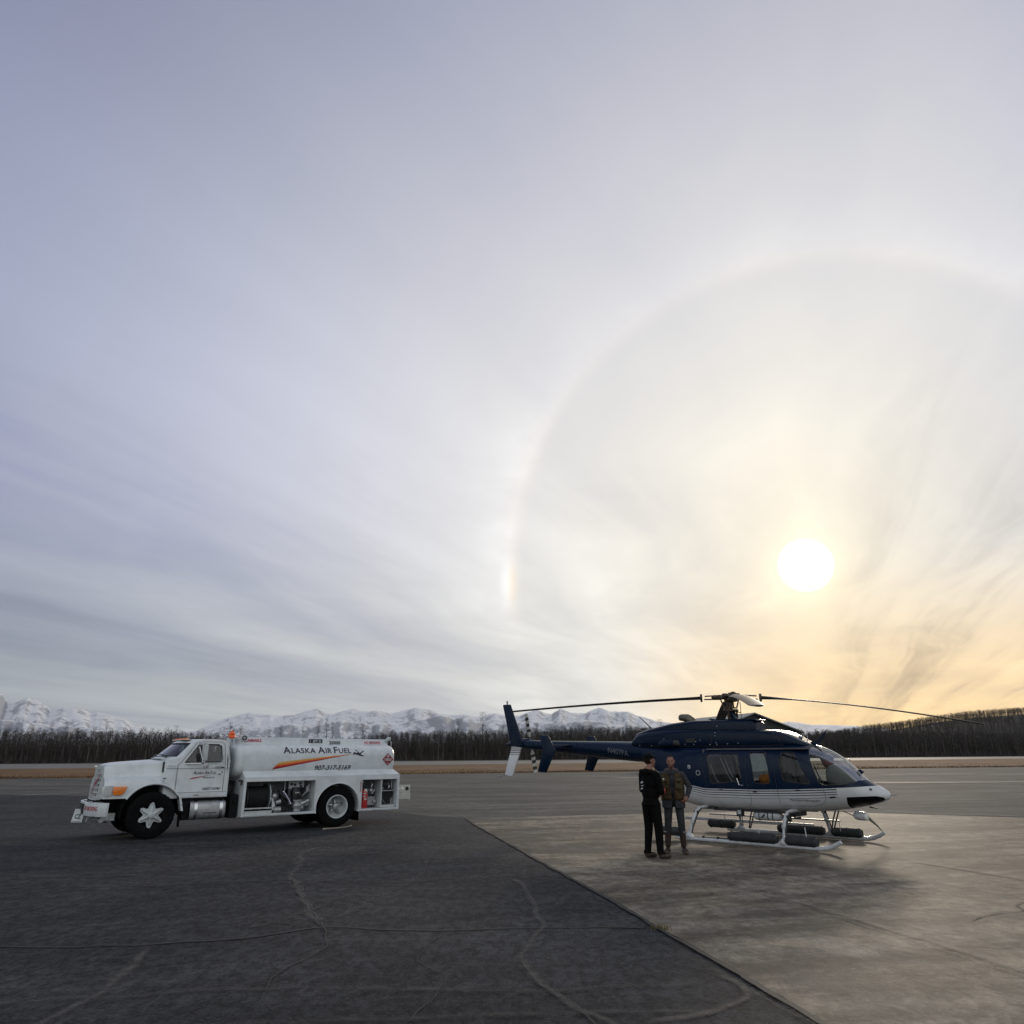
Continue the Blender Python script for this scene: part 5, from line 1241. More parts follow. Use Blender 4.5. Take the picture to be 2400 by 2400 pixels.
# the fire extinguisher standing in the rear compartment
ex = thing('fire_extinguisher', 'red fire extinguisher with silver bands in the tanker rear compartment', 'fire extinguisher', (0, 0, 0), 0)
Mx = Matrix.Translation((-9.143, 19.174, 0)) @ Matrix.Rotation(R(-143), 4, 'Z') @ Matrix.Diagonal((1.03, 1, 1, 1)) @ Vector((-5.27, 1.08, .435)); ex.location = Mx; ex.rotation_euler = (0, 0, R(-143))
mb = MB(); mb.lathe((0, 0, 0), [(.001, 0), (.085, 0), (.09, .02), (.09, .42), (.07, .475), (.035, .50), (.001, .50)], 24, axis='z'); cy = mb.build('cylinder', M_RED, ex)
for z in (.30, .37): mb = MB(); mb.lathe((0, 0, 0), [(.092, z), (.092, z + .018)], 24, axis='z'); mb.build('band', M_CHROME, ex)
mb = MB(); mb.add([(-.04, .0865, .41), (.04, .0865, .41), (.04, .070, .50), (-.04, .070, .50)], [(0, 1, 2, 3)]); mb.add([(-.03, .0935, .22), (.05, .0935, .22), (.04, .0935, .26), (-.02, .0935, .26)], [(0, 1, 2, 3)]); mb.build('instruction_panel', M_WHITE2, ex, smooth=0, fix=False)
mb = MB(); mb.b2(-.03, .03, -.02, .02, .50, .54); mb.tube([(-.02, 0, .54), (.06, 0, .57)], .012, 6); mb.tube([(0, 0, .52), (.08, 0, .50), (.11, .02, .35), (.11, .02, .12)], .012, 6); mb.build('valve', M_BLACKP, ex)
# chock rope by the rear wheel
rp = MB(); T0 = Matrix.Translation((-9.143, 19.174, 0)) @ Matrix.Rotation(R(-143), 4, 'Z') @ Matrix.Diagonal((1.03, 1, 1, 1))
rp.tube([T0 @ Vector((x, y, .018)) for x, y in ((-3.93, 1.62), (-4.02, 1.60), (-4.3, 1.58), (-4.55, 1.50), (-4.75, 1.36), (-4.86, 1.22), (-4.90, 1.17))], [.030, .02, .016, .016, .016, .018, .02], 6)
o = rp.build('rope', pmat('rope_fibre', (.33, .30, .24), .9, var=.3, vscale=40), smooth=50); tag(o, 'pale chock rope lying beside the rear wheel of the tanker', 'rope')
# ================================================================== helicopter (local: +x nose, +y away from the camera, origin under the rotor mast)
HL = thing('helicopter', 'dark blue and white helicopter on white skids with black floats', 'helicopter', (5.19, 17.814, 0), R(-44.15))


def livery():
    """navy above a line that sweeps up towards the tail, white below with navy pinstripes; bands set by the part's own height"""
    m_ = bpy.data.materials.new('livery_paint'); m_.use_nodes = True; q = NB(m_.node_tree); P = m_.node_tree.nodes['Principled BSDF']
    P.inputs['Specular IOR Level'].default_value = .22
    co = q.n('ShaderNodeTexCoord').outputs['Object']; x, y, z = q.sep(co)
    fc = q.n('ShaderNodeFloatCurve'); q.put(fc.inputs['Value'], q.m('DIVIDE', q.m('ADD', x, 8.0), 12.0))
    pts = [(-8, 1.6), (-7, 1.6), (-5.2, 1.5), (-3.2, 1.58), (-2.3, 1.55), (-1.9, 1.43), (-1.4, 1.27), (-.93, 1.15), (-.50, 1.075), (-.35, 1.07), (.8, 1.075), (1.6, 1.10), (2.2, 1.13), (2.8, 1.165), (3.2, 1.20), (4, 1.22)]
    cv = fc.mapping.curves[0]; fc.mapping.use_clip = False
    cv.points[0].location = ((pts[0][0] + 8) / 12, pts[0][1] / 2); cv.points[1].location = ((pts[-1][0] + 8) / 12, pts[-1][1] / 2)
    for a, c in pts[1:-1]: cv.points.new((a + 8) / 12, c / 2)
    for p in cv.points: p.handle_type = 'VECTOR'
    fc.mapping.update()
    t = q.m('SUBTRACT', q.m('MULTIPLY', fc.outputs[0], 2.0), z)
    r_ = q.n('ShaderNodeValToRGB'); r_.color_ramp.interpolation = 'CONSTANT'; q.put(r_.inputs[0], q.m('DIVIDE', q.m('MAXIMUM', t, 0.0), .30, clamp=True))
    NV = (.0016, .0105, .031, 1); WH = (.55, .56, .575, 1); st = [(0, NV), (.001, WH), (.020, NV), (.040, WH), (.070, NV), (.086, WH), (.118, NV), (.132, WH), (.178, (.16, .18, .22, 1)), (.188, WH)]
    el = r_.color_ramp.elements
    el[0].position = 0; el[0].color = NV; el[1].position = st[1][0] / .30; el[1].color = WH
    for a, c in st[2:]: e = el.new(a / .30); e.color = c
    # towards the nose the pinstripes have ended
    plain = q.m('GREATER_THAN', x, 2.45); wh_ = q.mix(q.m('GREATER_THAN', t, 0.0), NV[:3], WH[:3])
    col = q.mix(plain, r_.outputs[0], wh_)
    nz = q.noise(co, 3.5, 5, .6); col = q.scale(col, q.m('ADD', .86, q.m('MULTIPLY', nz, .28)))
    q.put(P.inputs['Base Color'], col); q.put(P.inputs['Roughness'], q.m('ADD', .17, q.m('MULTIPLY', nz, .22)))
    return m_


M_LIV = livery()
M_NAVY = pmat('navy_paint', (.0016, .0105, .030), .26, spec=.22, var=.22, vscale=3.5, rvar=.15)
M_HW = pmat('skid_white', (.50, .515, .53), .36, coat=.2, var=.22, vscale=9, rvar=.2)
M_ROT = pmat('rotor_grey', (.022, .020, .019), .55, spec=.18, var=.3, vscale=3)
M_HUB = pmat('hub_bronze', (.085, .060, .042), .45, metal=.4, var=.5, vscale=14)
M_FLOAT = pmat('float_cover', (.022, .025, .026), .75, var=.35, vscale=10, bump=.5, bscale=25)
M_INT = pmat('cabin_trim', (.10, .10, .105), .8, var=.3, vscale=4)
M_INTL = pmat('cabin_lining_pale', (.30, .29, .28), .8, var=.35, vscale=6)


def sup(x, y0, zb, zt, hw, n, k=72, ypow=None):
    """superellipse cross-section"""
    out = []; zc, zh = (zb + zt) / 2, (zt - zb) / 2
    for i in range(k):
        t = 2 * math.pi * i / k; c_, s_ = math.cos(t), math.sin(t)
        out.append(Vector((x, y0 + hw * math.copysign(abs(c_) ** (2 / n), c_), zc + zh * math.copysign(abs(s_) ** (2 / n), s_))))
    return out
def interp(tab, x):
    if x >= tab[0][0]: return tab[0][1:]
    for a, c in zip(tab[:-1], tab[1:]):
        if c[0] <= x <= a[0]:
            t = (x - a[0]) / (c[0] - a[0]); return tuple(p * (1 - t) + q_ * t for p, q_ in zip(a[1:], c[1:]))
    return tab[-1][1:]
BODY = [  # x, zbot, ztop, halfwidth, exponent
    (3.30, .985, 1.035, .03, 2.0), (3.285, .955, 1.065, .075, 2.0), (3.25, .925, 1.095, .13, 2.05), (3.14, .875, 1.165, .24, 2.1), (3.0, .835, 1.235, .34, 2.2), (2.86, .80, 1.32, .41, 2.2), (2.7, .765, 1.51, .475, 2.25), (2.52, .73, 1.68, .53, 2.3),
    (2.35, .705, 1.81, .58, 2.35), (2.2, .685, 1.89, .61, 2.45), (2.05, .67, 1.95, .64, 2.6), (1.9, .655, 1.99, .66, 2.8), (1.5, .635, 2.02, .69, 3.2), (.9, .615, 2.02, .705, 3.4), (0, .61, 2.02, .705, 3.4), (-.6, .625, 2.02, .70, 3.2), (-1.0, .665, 2.03, .675, 3.0),
    (-1.35, .74, 2.04, .62, 2.8), (-1.6, .90, 2.05, .55, 2.6), (-1.8, 1.10, 2.055, .49, 2.5), (-2.0, 1.34, 2.065, .43, 2.4), (-2.2, 1.545, 2.08, .36, 2.3), (-2.45, 1.615, 2.10, .30, 2.15), (-2.8, 1.635, 2.125, .265, 2.05), (-3.4, 1.68, 2.14, .235, 2.0), (-4.3, 1.765, 2.16, .20, 2.0), (-4.9, 1.82, 2.175, .18, 2.0), (-5.6, 1.89, 2.19, .155, 2.0), (-6.3, 1.95, 2.215, .135, 2.0), (-6.8, 1.985, 2.23, .125, 2.0), (-7.05, 2.01, 2.235, .115, 2.0), (-7.3, 2.05, 2.20, .08, 2.0), (-7.45, 2.085, 2.15, .04, 2.0), (-7.53, 2.10, 2.12, .012, 2.0)]
def body_xs():
    xs = []
    x = 3.30
    while x > -7.53:
        xs.append(x); x -= (.03 if x > 2.9 else .07 if x > -3 else .25)
    return xs + [-7.53]
def body_mesh(inset=0.0, x0=9, x1=-9):
    rows = []
    for x in body_xs():
        if x > x0 or x < x1: continue
        zb, zt, hw, n = interp(BODY, x); zb, zt, hw = zb + inset, zt - inset, hw - inset
        if hw < .005 or zt - zb < .005: continue
        rows.append(sup(x, 0, zb, zt, hw, n))
    m_ = MB(); m_.loft(rows); return m_
def body_y(x, z, inset=0.0):
    zb, zt, hw, n = interp(BODY, x); zb += inset; zt -= inset; hw -= inset
    zc, zh = (zb + zt) / 2, (zt - zb) / 2; t = min(.999, abs((z - zc) / zh)); return hw * (1 - t ** n) ** (1 / n)


def rounded(poly, r=.05, k=4):
    out = []; n = len(poly)
    for i in range(n):
        a, p, c = Vector(poly[i - 1]), Vector(poly[i]), Vector(poly[(i + 1) % n])
        d0, d1 = (a - p).normalized(), (c - p).normalized(); rr_ = min(r, (a - p).length * .4, (c - p).length * .4)
        for j in range(k + 1):
            t = j / k; q_ = (p + d0 * rr_) * (1 - t) ** 2 + p * 2 * t * (1 - t) + (p + d1 * rr_) * t * t; out.append((q_.x, q_.y))
    return out
W1 = rounded([(-.40, 1.82), (.41, 1.82), (.47, 1.24), (-.29, 1.17)], .07)
W2 = rounded([(.68, 1.85), (1.07, 1.85), (1.13, 1.20), (.77, 1.20)], .06)
W3 = rounded([(1.36, 1.70), (1.42, 1.84), (1.67, 1.84), (1.98, 1.20), (1.42, 1.26)], .05)
WSC = [(1.93, 1.90), (2.14, 1.24), (2.24, 1.19), (2.62, 1.215), (2.90, 1.30), (3.2, 1.9), (2.6, 2.3), (2.0, 2.3), (1.96, 2.02), (1.93, 1.95)]
CHN = rounded([(2.49, .73), (2.60, .97), (3.24, 1.0), (3.24, .90)], .05)
cuts = []
for poly in (W1, W2, W3): m_ = MB(); m_.prism(poly, -1, 1); cuts.append(m_.mesh())
m_ = MB(); m_.prism(WSC, -1, 1); cuts.append(m_.mesh())
m_ = MB(); m_.prism([(2.49, .60), (2.60, .97), (3.10, 1.0), (3.22, .975), (3.22, .60)], .06, 1); cuts.append(m_.mesh())
m_ = MB(); m_.prism([(2.49, .60), (2.60, .97), (3.10, 1.0), (3.22, .975), (3.22, .60)], -1, -.06); cuts.append(m_.mesh())
shell = boolean(body_mesh().mesh(), [body_mesh(.022, 3.22, -1.3).mesh()] + cuts)
link_mesh(shell, 'fuselage', M_LIV, HL, smooth=35)


def inside(p, poly):
    c = False; n = len(poly)
    for i in range(n):
        a, b_ = poly[i], poly[i - 1]
        if (a[1] > p[1]) != (b_[1] > p[1]) and p[0] < (b_[0] - a[0]) * (p[1] - a[1]) / (b_[1] - a[1]) + a[0]: c = not c
    return c
def grow(poly, k):
    cx = sum(p[0] for p in poly) / len(poly); cz = sum(p[1] for p in poly) / len(poly)
    out = []
    for x, z in poly:
        d_ = math.hypot(x - cx, z - cz); out.append((cx + (x - cx) * (d_ + k) / d_, cz + (z - cz) * (d_ + k) / d_))
    return out
def pane(name, poly, side, inset=.012, k=.03, mat=None, x0=9, x1=-9):
    """pane following the body's curve just inside the opening"""
    full = body_mesh(inset, x0, x1); P = grow(poly, k); keep = []
    for f in full.f:
        if len(f) > 4: continue
        cx = sum(full.v[i][0] for i in f) / 4; cy = sum(full.v[i][1] for i in f) / 4; cz = sum(full.v[i][2] for i in f) / 4
        if inside((cx, cz), P) and (side == 0 or cy * side > 0): keep.append(f)
    m_ = MB(); m_.v = full.v; m_.f = keep; m_.mi = [0] * len(keep); me = m_.mesh(name, fix=False)
    bm = bmesh.new(); bm.from_mesh(me); bmesh.ops.delete(bm, geom=[v_ for v_ in bm.verts if not v_.link_faces], context='VERTS'); bm.to_mesh(me); bm.free()
    return link_mesh(me, name, mat or G_HELI, HL, smooth=60)
for s in (-1, 1):
    for poly, nm in ((W1, 'cabin_window'), (W2, 'cabin_window'), (W3, 'door_window')):
        pane(nm, poly, s)
        mb = MB(); mb.tube([(x, s * (body_y(x, z) + .001), z) for x, z in poly + poly[:1]], .010, 5); mb.build('window_seal', M_BLACKP, HL)
pane('windscreen', WSC, 0, .010, .02, x0=3.0, x1=1.90, mat=glass('windscreen_glass', (.74, .77, .76), .02, .22))
M_CHIN = pmat('chin_bubble_tint', (.004, .004, .005), .3, spec=.12)
for s in (-1, 1): pane('chin_window', [(2.47, .60), (2.58, .985), (3.12, 1.01), (3.25, .98), (3.25, .60)], s, .010, .01, mat=M_CHIN)
# windscreen centre post and arch frames
def top_line(x, y, off=0.0):
    zb, zt, hw, n = interp(BODY, x); zc, zh = (zb + zt) / 2, (zt - zb) / 2; t = min(.999, abs(y) / hw); return zc + (zh) * (1 - t ** n) ** (1 / n) + off
for y in (0,):
    mb = MB(); rows = []
    for i in range(28):
        x = 1.93 + (2.95 - 1.93) * i / 27; rows.append([Vector((x, y - .028, top_line(x, y, .006))), Vector((x, y + .028, top_line(x, y, .006))), Vector((x, y + .028, top_line(x, y, -.02))), Vector((x, y - .028, top_line(x, y, -.02)))])
    mb.loft(rows); mb.build('windscreen_post', M_HW, HL)
for s in (-1, 1):
    mb = MB(); mb.tube([(x, s * (body_y(x, z) + .0), z) for x, z in [(1.935, 1.90), (2.0, 1.68), (2.07, 1.46), (2.14, 1.24), (2.24, 1.19), (2.45, 1.20), (2.62, 1.215), (2.78, 1.255), (2.88, 1.29)]], .012, 6); mb.build('windscreen_seal', M_BLACKP, HL)
# door seams through the skin
for s in (-1, 1):
    for pts in ([(.60, 1.90), (.58, 1.4), (.60, 1.05), (.64, .88), (.60, .78), (.48, .70)], [(1.20, 1.90), (1.24, 1.4), (1.26, 1.05), (1.26, .80)], [(2.10, 1.50), (2.19, 1.20), (2.22, 1.02), (2.20, .90), (2.10, .82), (1.95, .78), (1.3, .76)], [(-.52, 1.86), (-.48, 1.5), (-.42, 1.2), (-.40, 1.07)], [(-.45, 1.91), (.55, 1.92), (1.2, 1.93), (1.8, 1.93)]):
        fine = []
        for a, c in zip(pts[:-1], pts[1:]):
            for j in range(5): t = j / 5; fine.append((a[0] * (1 - t) + c[0] * t, a[1] * (1 - t) + c[1] * t))
        mb = MB(); mb.tube([(x, s * (body_y(x, z) + .0005), z) for x, z in fine + [pts[-1]]], .0035, 4); mb.build('door_seam', M_BLACKP, HL)
    for x, z in ((-.05, 1.05), (1.70, 1.085), (.75, 1.03)):
        mb = MB(); mb.box((x, s * (body_y(x, z) + .004), z), (.09, .014, .02)); mb.build('door_handle', M_BLACKP, HL, bevel=.003, seg=1)
    mb = MB(); mb.tube([(x, s * (body_y(x, z) + .006), z) for x, z in ((.36, 1.30), (.40, 1.16), (.50, 1.155))], .010, 5); mb.build('grab_handle', M_CHROME, HL)
# gutter above the doors, body-to-boom ring, fuel cap, static port, decals
for s in (-1, 1):
    mb = MB(); rows = []
    mb.tube([(x, s * (body_y(x, z) + .006), z) for x, z in [(-1.1 + i * .15, 1.925 + .03 * math.sin(i / 20 * math.pi)) for i in range(21)]], .010, 5); mb.build('rain_gutter', M_NAVY, HL)
mb = MB(); mb.cyl((-.60, -body_y(-.60, 1.40) - .002, 1.40), (-.60, -body_y(-.6, 1.4) - .010, 1.40), .058, 20); cp = mb.build('fuel_cap', M_STEEL, HL)
mb = MB(); mb.cyl((-.60, -body_y(-.6, 1.4) - .0105, 1.40), (-.60, -body_y(-.6, 1.4) - .014, 1.40), .040, 18); mb.build('cap_well', M_NAVY, cp)
mb = MB(); mb.box((-.84, -body_y(-.84, 1.53) - .004, 1.53), (.065, .01, .075)); mb.build('placard', M_HW, HL, bevel=.003, seg=1)
mb = MB(); mb.box((-.84, -body_y(-.84, 1.53) - .0105, 1.525), (.03, .004, .03)); mb.build('placard_mark', M_DARK, HL)
hs = lambda x, z: -(body_y(x, z) + .004)
mb = MB(); put_text(mb, text_2d('Maritime Helicopters', .075, .12, 0), lambda x, y: (1.50 + x, hs(1.5 + x, .865 + y), .865 + y), .58); mb.build('operator_name', M_NAVYL, HL, smooth=0, fix=False)
mb = MB(); put_text(mb, text_2d('N407PA', .19, 0, .003), lambda x, y: (-3.52 + x, hs(-3.52 + x, 1.81 + y - .10 * (x / .7 - .5)), 1.81 + y - .10 * (x / .7 - .5)), .68); mb.build('registration', pmat('registration_grey', (.10, .11, .13), .5, var=.2), HL, smooth=0, fix=False)
mb = MB(); plane = [(0, 0), (.05, .03), (.10, .03), (.12, .05), (.13, .03), (.16, .02), (.12, .005), (.05, -.005)]
mb.add([(2.26 + x, hs(2.26 + x, .945 + z), .945 + z) for x, z in plane], [tuple(range(8))]); mb.build('nose_emblem', M_NAVYL, HL, smooth=0, fix=False)
mb = MB(); mb.tube([(3.27, 0, 1.02), (3.43, 0, 1.01)], [.014, .006], 8); mb.build('pitot_probe', M_STEEL, HL)
mb = MB()
for s in (-1, 1): mb.box((3.02, s * (body_y(3.02, 1.12) + .002), 1.125), (.10, .01, .035), rotm('Z', s * 28))
split_loose(mb.build('nose_vent', M_DARK, HL))

# interior: floor, seats, bulkheads, panel, and things seen through the glass
mb = MB(); mb.b2(-.55, 1.75, -.50, .50, .80, .86); mb.b2(1.75, 2.25, -.36, .36, .82, .86); mb.b2(-.50, -.46, -.60, .60, .86, 1.92); mb.build('cabin_floor', M_INT, HL)
mb = MB(); mb.b2(1.18, 1.24, -.60, .60, .86, 1.35); mb.b2(-.4, 1.95, -.6, .6, 1.90, 1.93); mb.build('bulkhead', M_INT, HL)
def seat(x, y, mat, face=1, nm='seat', h=1.0):
    mb_ = MB(); mb_.b2(x - .24, x + .24, y - .22, y + .22, 1.02, 1.16); mb_.box((x - face * .24, y, 1.16 + .30 * h), (.12, .44, .66 * h), rotm('Y', -6 * face)); st_ = mb_.build(nm, mat, HL, bevel=.04)
    mb_ = MB(); mb_.b2(x - .2, x + .2, y - .18, y + .18, .86, 1.02); mb_.build('seat_base', M_DARK, st_)
for y in (-.30, .30): seat(1.62, y, M_INT)
seat(.95, -.3, M_INT, -1, h=.7); seat(.95, .3, M_INT, -1, h=.7)
for y in (-.38, 0, .38): seat(-.18, y, M_INT)
mb = MB(); mb.tube([(.22, -.45, 1.80), (.34, -.48, 1.55), (.46, -.52, 1.25)], .02, 6); mb.tube([(-.1, -.52, 1.72), (.05, -.55, 1.4), (.22, -.58, 1.15)], .012, 5); mb.tube([(.0, -.52, 1.72), (.12, -.55, 1.45), (.2, -.57, 1.3)], .012, 5); mb.tube([(-.32, -.6, 1.6), (-.22, -.62, 1.3), (-.1, -.63, 1.15)], .010, 5); split_loose(mb.build('seat_belt', M_INTL, HL))
mb = MB(); mb.b2(.66, 1.20, .56, .585, .95, 1.88) if False else None; mb.tube([(.70, .3, 1.56), (1.12, .3, 1.56)], .015, 6); mb.tube([(1.30, -.3, 1.62), (1.52, -.3, 1.30)], .02, 6); mb.build('cabin_rail', M_DARK, HL)
# panel with glareshield
mb = MB(); rows = []
for x, z0, z1, hw in ((2.16, 1.18, 1.53, .26), (2.24, 1.12, 1.60, .30), (2.40, 1.10, 1.585, .32), (2.60, 1.10, 1.50, .31), (2.76, 1.12, 1.36, .26), (2.86, 1.16, 1.27, .18)):
    rows.append(sup(x, 0, z0, z1, hw, 3.0, 24))
mb.loft(rows); mb.build('glareshield', pmat('glareshield_grey', (.13, .135, .13), .75, var=.2, vscale=9), HL)
mb = MB(); mb.b2(2.26, 2.5, -.2, .2, .85, 1.14); mb.tube([(2.15, -.3, .9), (2.05, -.3, 1.2), (2.02, -.3, 1.32)], .018, 6); mb.tube([(2.15, .3, .9), (2.05, .3, 1.2), (2.02, .3, 1.32)], .018, 6); mb.build('panel_pedestal', M_DARK, HL)
mb = MB(); mb.tube([(2.05, -.54, 1.62), (2.12, -.55, 1.40), (2.22, -.56, 1.22)], .012, 5); mb.tube([(2.0, -.3, 1.60), (2.32, -.3, 1.59)], .010, 5); mb.build('cockpit_wire', M_BLACKP, HL)

# upper cowling: transmission, inlet and engine decks
COWL = [(1.93, 1.94, 1.99, .18, 3.5), (1.82, 1.94, 2.04, .30, 3.5), (1.68, 1.94, 2.11, .36, 3.6), (1.52, 1.93, 2.20, .41, 3.8), (1.35, 1.93, 2.275, .45, 4.1), (1.2, 1.93, 2.31, .47, 4.3), (.9, 1.93, 2.33, .48, 4.6), (.2, 1.93, 2.34, .49, 4.9), (-.3, 1.93, 2.36, .50, 4.9), (-1.0, 1.93, 2.40, .49, 4.6), (-1.6, 1.94, 2.40, .46, 4.3), (-2.2, 1.96, 2.36, .38, 4.1), (-2.55, 1.98, 2.30, .31, 3.8), (-2.66, 1.99, 2.22, .27, 3.6), (-2.76, 2.0, 2.13, .22, 3.5)]
TOPC = [(.72, 2.20, 2.50, .24, 4.1), (.69, 2.18, 2.545, .28, 4.3), (.60, 2.18, 2.56, .31, 4.6), (.2, 2.18, 2.575, .34, 4.9), (-.3, 2.18, 2.585, .37, 4.6), (-.85, 2.18, 2.595, .39, 4.3), (-1.5, 2.18, 2.545, .38, 4.1), (-2.2, 2.15, 2.425, .32, 3.8), (-2.6, 2.10, 2.325, .25, 3.5), (-2.72, 2.05, 2.20, .18, 2.2)]
def tab_loft(tab, step, nm, mat, k=56):
    mb_ = MB(); rows = []; x = tab[0][0]
    while x > tab[-1][0]: rows.append(sup(x, 0, *interp(tab, x), k=k)); x -= step
    rows.append(sup(tab[-1][0], 0, *tab[-1][1:], k=k)); mb_.loft(rows); return mb_.build(nm, mat, HL, smooth=45)
tab_loft(COWL, .09, 'cowling', M_NAVY); tab_loft(TOPC, .09, 'engine_cowling', M_NAVY)
def tab_y(tab, x, z):
    zb, zt, hw, n = interp(tab, x); zc, zh = (zb + zt) / 2, (zt - zb) / 2; t = min(.99, abs((z - zc) / zh)); return hw * (1 - t ** n) ** (1 / n)
# flat lit lid on top and front rim of the transmission cowl
mb = MB(); mb.prism([(.74, 2.535), (.71, 2.57), (-.42, 2.60), (-.42, 2.585), (.66, 2.545)], -.27, .27); mb.build('cowl_lid', M_NAVY, HL, bevel=.006, seg=1)
mb = MB()
for i in range(4):
    for s in (-1, 1):
        x0 = -1.26 + i * .185; z0 = 2.225 + i * .018; yy = tab_y(TOPC, x0 + .07, z0 + .08)
        mb.add([(x0, s * (yy + .018), z0), (x0 + .13, s * (yy + .018), z0 + .01), (x0 + .135, s * (yy - .03), z0 + .17), (x0 + .005, s * (yy - .03), z0 + .155)], [(0, 1, 2, 3)])
mb.build('louvre', M_BLACKP, HL, smooth=0)
mb = MB()
for i in range(5):
    for s in (-1, 1):
        x0 = -1.295 + i * .185; z0 = 2.215 + i * .018; yy = tab_y(TOPC, x0 + .03, z0 + .08)
        mb.tube([(x0, s * (yy + .02), z0), (x0 + .008, s * (yy - .01), z0 + .19)], .009, 4)
mb.tube([(-1.31, -.395, 2.215), (-.55, -.405, 2.285)], .009, 4); mb.build('louvre_frame', M_NAVY, HL)
for s in (-1, 1):
    mb = MB(); mb.loft([sup(-1.80, s * .44, 2.01, 2.05, .03, 2.4, 20), sup(-1.74, s * .45, 1.995, 2.12, .06, 2.6, 20), sup(-1.60, s * .47, 1.99, 2.15, .075, 3, 20), sup(-1.30, s * .49, 1.99, 2.155, .08, 3, 20)]); sc_ = mb.build('side_scoop', M_NAVY, HL)
    mb = MB(); mb.loft([sup(-1.30, s * .49, 2.0, 2.145, .07, 3, 20), sup(-1.26, s * .475, 2.0, 2.145, .05, 3, 20), sup(-1.16, s * .45, 1.99, 2.13, .02, 3, 20)]); mb.build('scoop_mouth', M_BLACKP, HL)
    mb = MB(); mb.box((-.86, s * (tab_y(COWL, -.86, 2.12) + .002), 2.12), (.24, .01, .095)); mb.build('vent_panel', M_BLACKP, HL)
# seams and latches on the cowling
mb = MB()
for s in (-1, 1):
    for pts, tb in (([(-.30, 2.50), (-.31, 2.30)], TOPC), ([(-.30, 2.32), (-.30, 2.0)], COWL), ([(1.15, 2.27), (1.28, 2.15), (1.36, 2.0)], COWL), ([(.25, 2.52), (.40, 2.37)], TOPC)):
        mb.tube([(x, s * (tab_y(tb, x, z) + .001), z) for x, z in [(pts[j][0] * (1 - t / 5) + pts[j + 1][0] * t / 5, pts[j][1] * (1 - t / 5) + pts[j + 1][1] * t / 5) for j in range(len(pts) - 1) for t in range(6)]], .005, 4)
    mb.tube([(x, s * (tab_y(COWL, x, 1.985) + .004), 1.985) for x in [-2.6 + i * .2 for i in range(21)]], .010, 5)
mb.build('cowl_seam', M_BLACKP, HL)
mb = MB()
for x, z, tb in ((-.20, 2.43, TOPC), (-.20, 2.28, COWL), (-.2, 2.21, COWL), (-.19, 2.06, COWL), (-.17, 2.02, COWL), (-.35, 2.02, COWL), (.10, 2.03, COWL), (.36, 2.04, COWL), (-1.02, 2.03, COWL), (-.72, 2.09, COWL), (-.60, 2.12, COWL), (-.78, 2.03, COWL), (-1.62, 2.17, COWL), (-2.05, 2.01, COWL), (-2.45, 2.02, COWL)):
    mb.ball((x, -(tab_y(tb, x, z) + .003), z), (.013, .008, .013), 8, 5); mb.ball((x, (tab_y(tb, x, z) + .003), z), (.013, .008, .013), 8, 5)
split_loose(mb.build('cowl_latch', M_STEEL, HL))
# exhaust stack
mb = MB(); rows = []
for x, z, r1, r2_, tl in ((-1.00, 2.54, .12, .10, 0), (-1.08, 2.61, .13, .105, 15), (-1.18, 2.655, .13, .10, 25), (-1.30, 2.675, .125, .085, 35), (-1.37, 2.68, .12, .08, 38)):
    rows.append([Vector((x + (math.sin(t) * r2_) * math.sin(R(tl)) * .4, math.cos(t) * r1, z + math.sin(t) * r2_)) for t in [2 * math.pi * i / 24 for i in range(24)]])
mb.loft(rows); exh = mb.build('exhaust_stack', pmat('exhaust_metal', (.20, .175, .135), .5, metal=.5, var=.4, vscale=8), HL, smooth=50)
mb = MB(); mb.loft([[Vector((-1.374, math.cos(t) * .105, 2.68 + math.sin(t) * .068)) for t in [2 * math.pi * i / 20 for i in range(20)]], [Vector((-1.379, math.cos(t) * .105, 2.68 + math.sin(t) * .068)) for t in [2 * math.pi * i / 20 for i in range(20)]]]); mb.build('exhaust_mouth', M_BLACKP, exh)
# antennas and small roof items
mb = MB(); mb.tube([(-2.26, .0, 2.42), (-2.33, 0, 2.50), (-2.62, 0, 2.74)], [.03, .016, .008], 6); mb.build('whip_antenna', M_BLACKP, HL)
mb = MB(); mb.tube([(-.68, .1, 2.585), (-.60, .1, 2.625), (-.52, .1, 2.60)], .02, 6); mb.build('roof_vent', M_DARK, HL)
mb = MB(); mb.tube([(1.72, .1, 2.09), (1.73, .1, 2.20)], .008, 5); mb.ball((1.62, 0, 2.16), (.05, .04, .035), 10, 6); mb.build('roof_lamp', M_CHROME, HL)
mb = MB(); mb.prism([(1.72, 2.03), (1.80, 2.04), (2.00, 2.10), (2.19, 2.29), (2.165, 2.20), (2.04, 2.04), (1.96, 1.99), (1.80, 1.99)], -.012, .012); mb.build('wire_cutter', M_NAVY, HL, bevel=.004, seg=1)
mb = MB(); mb.prism([(2.72, 1.47), (2.80, 1.40), (2.86, 1.45), (2.78, 1.50)], -.01, .01); mb.build('cutter_deflector', M_NAVY, HL)

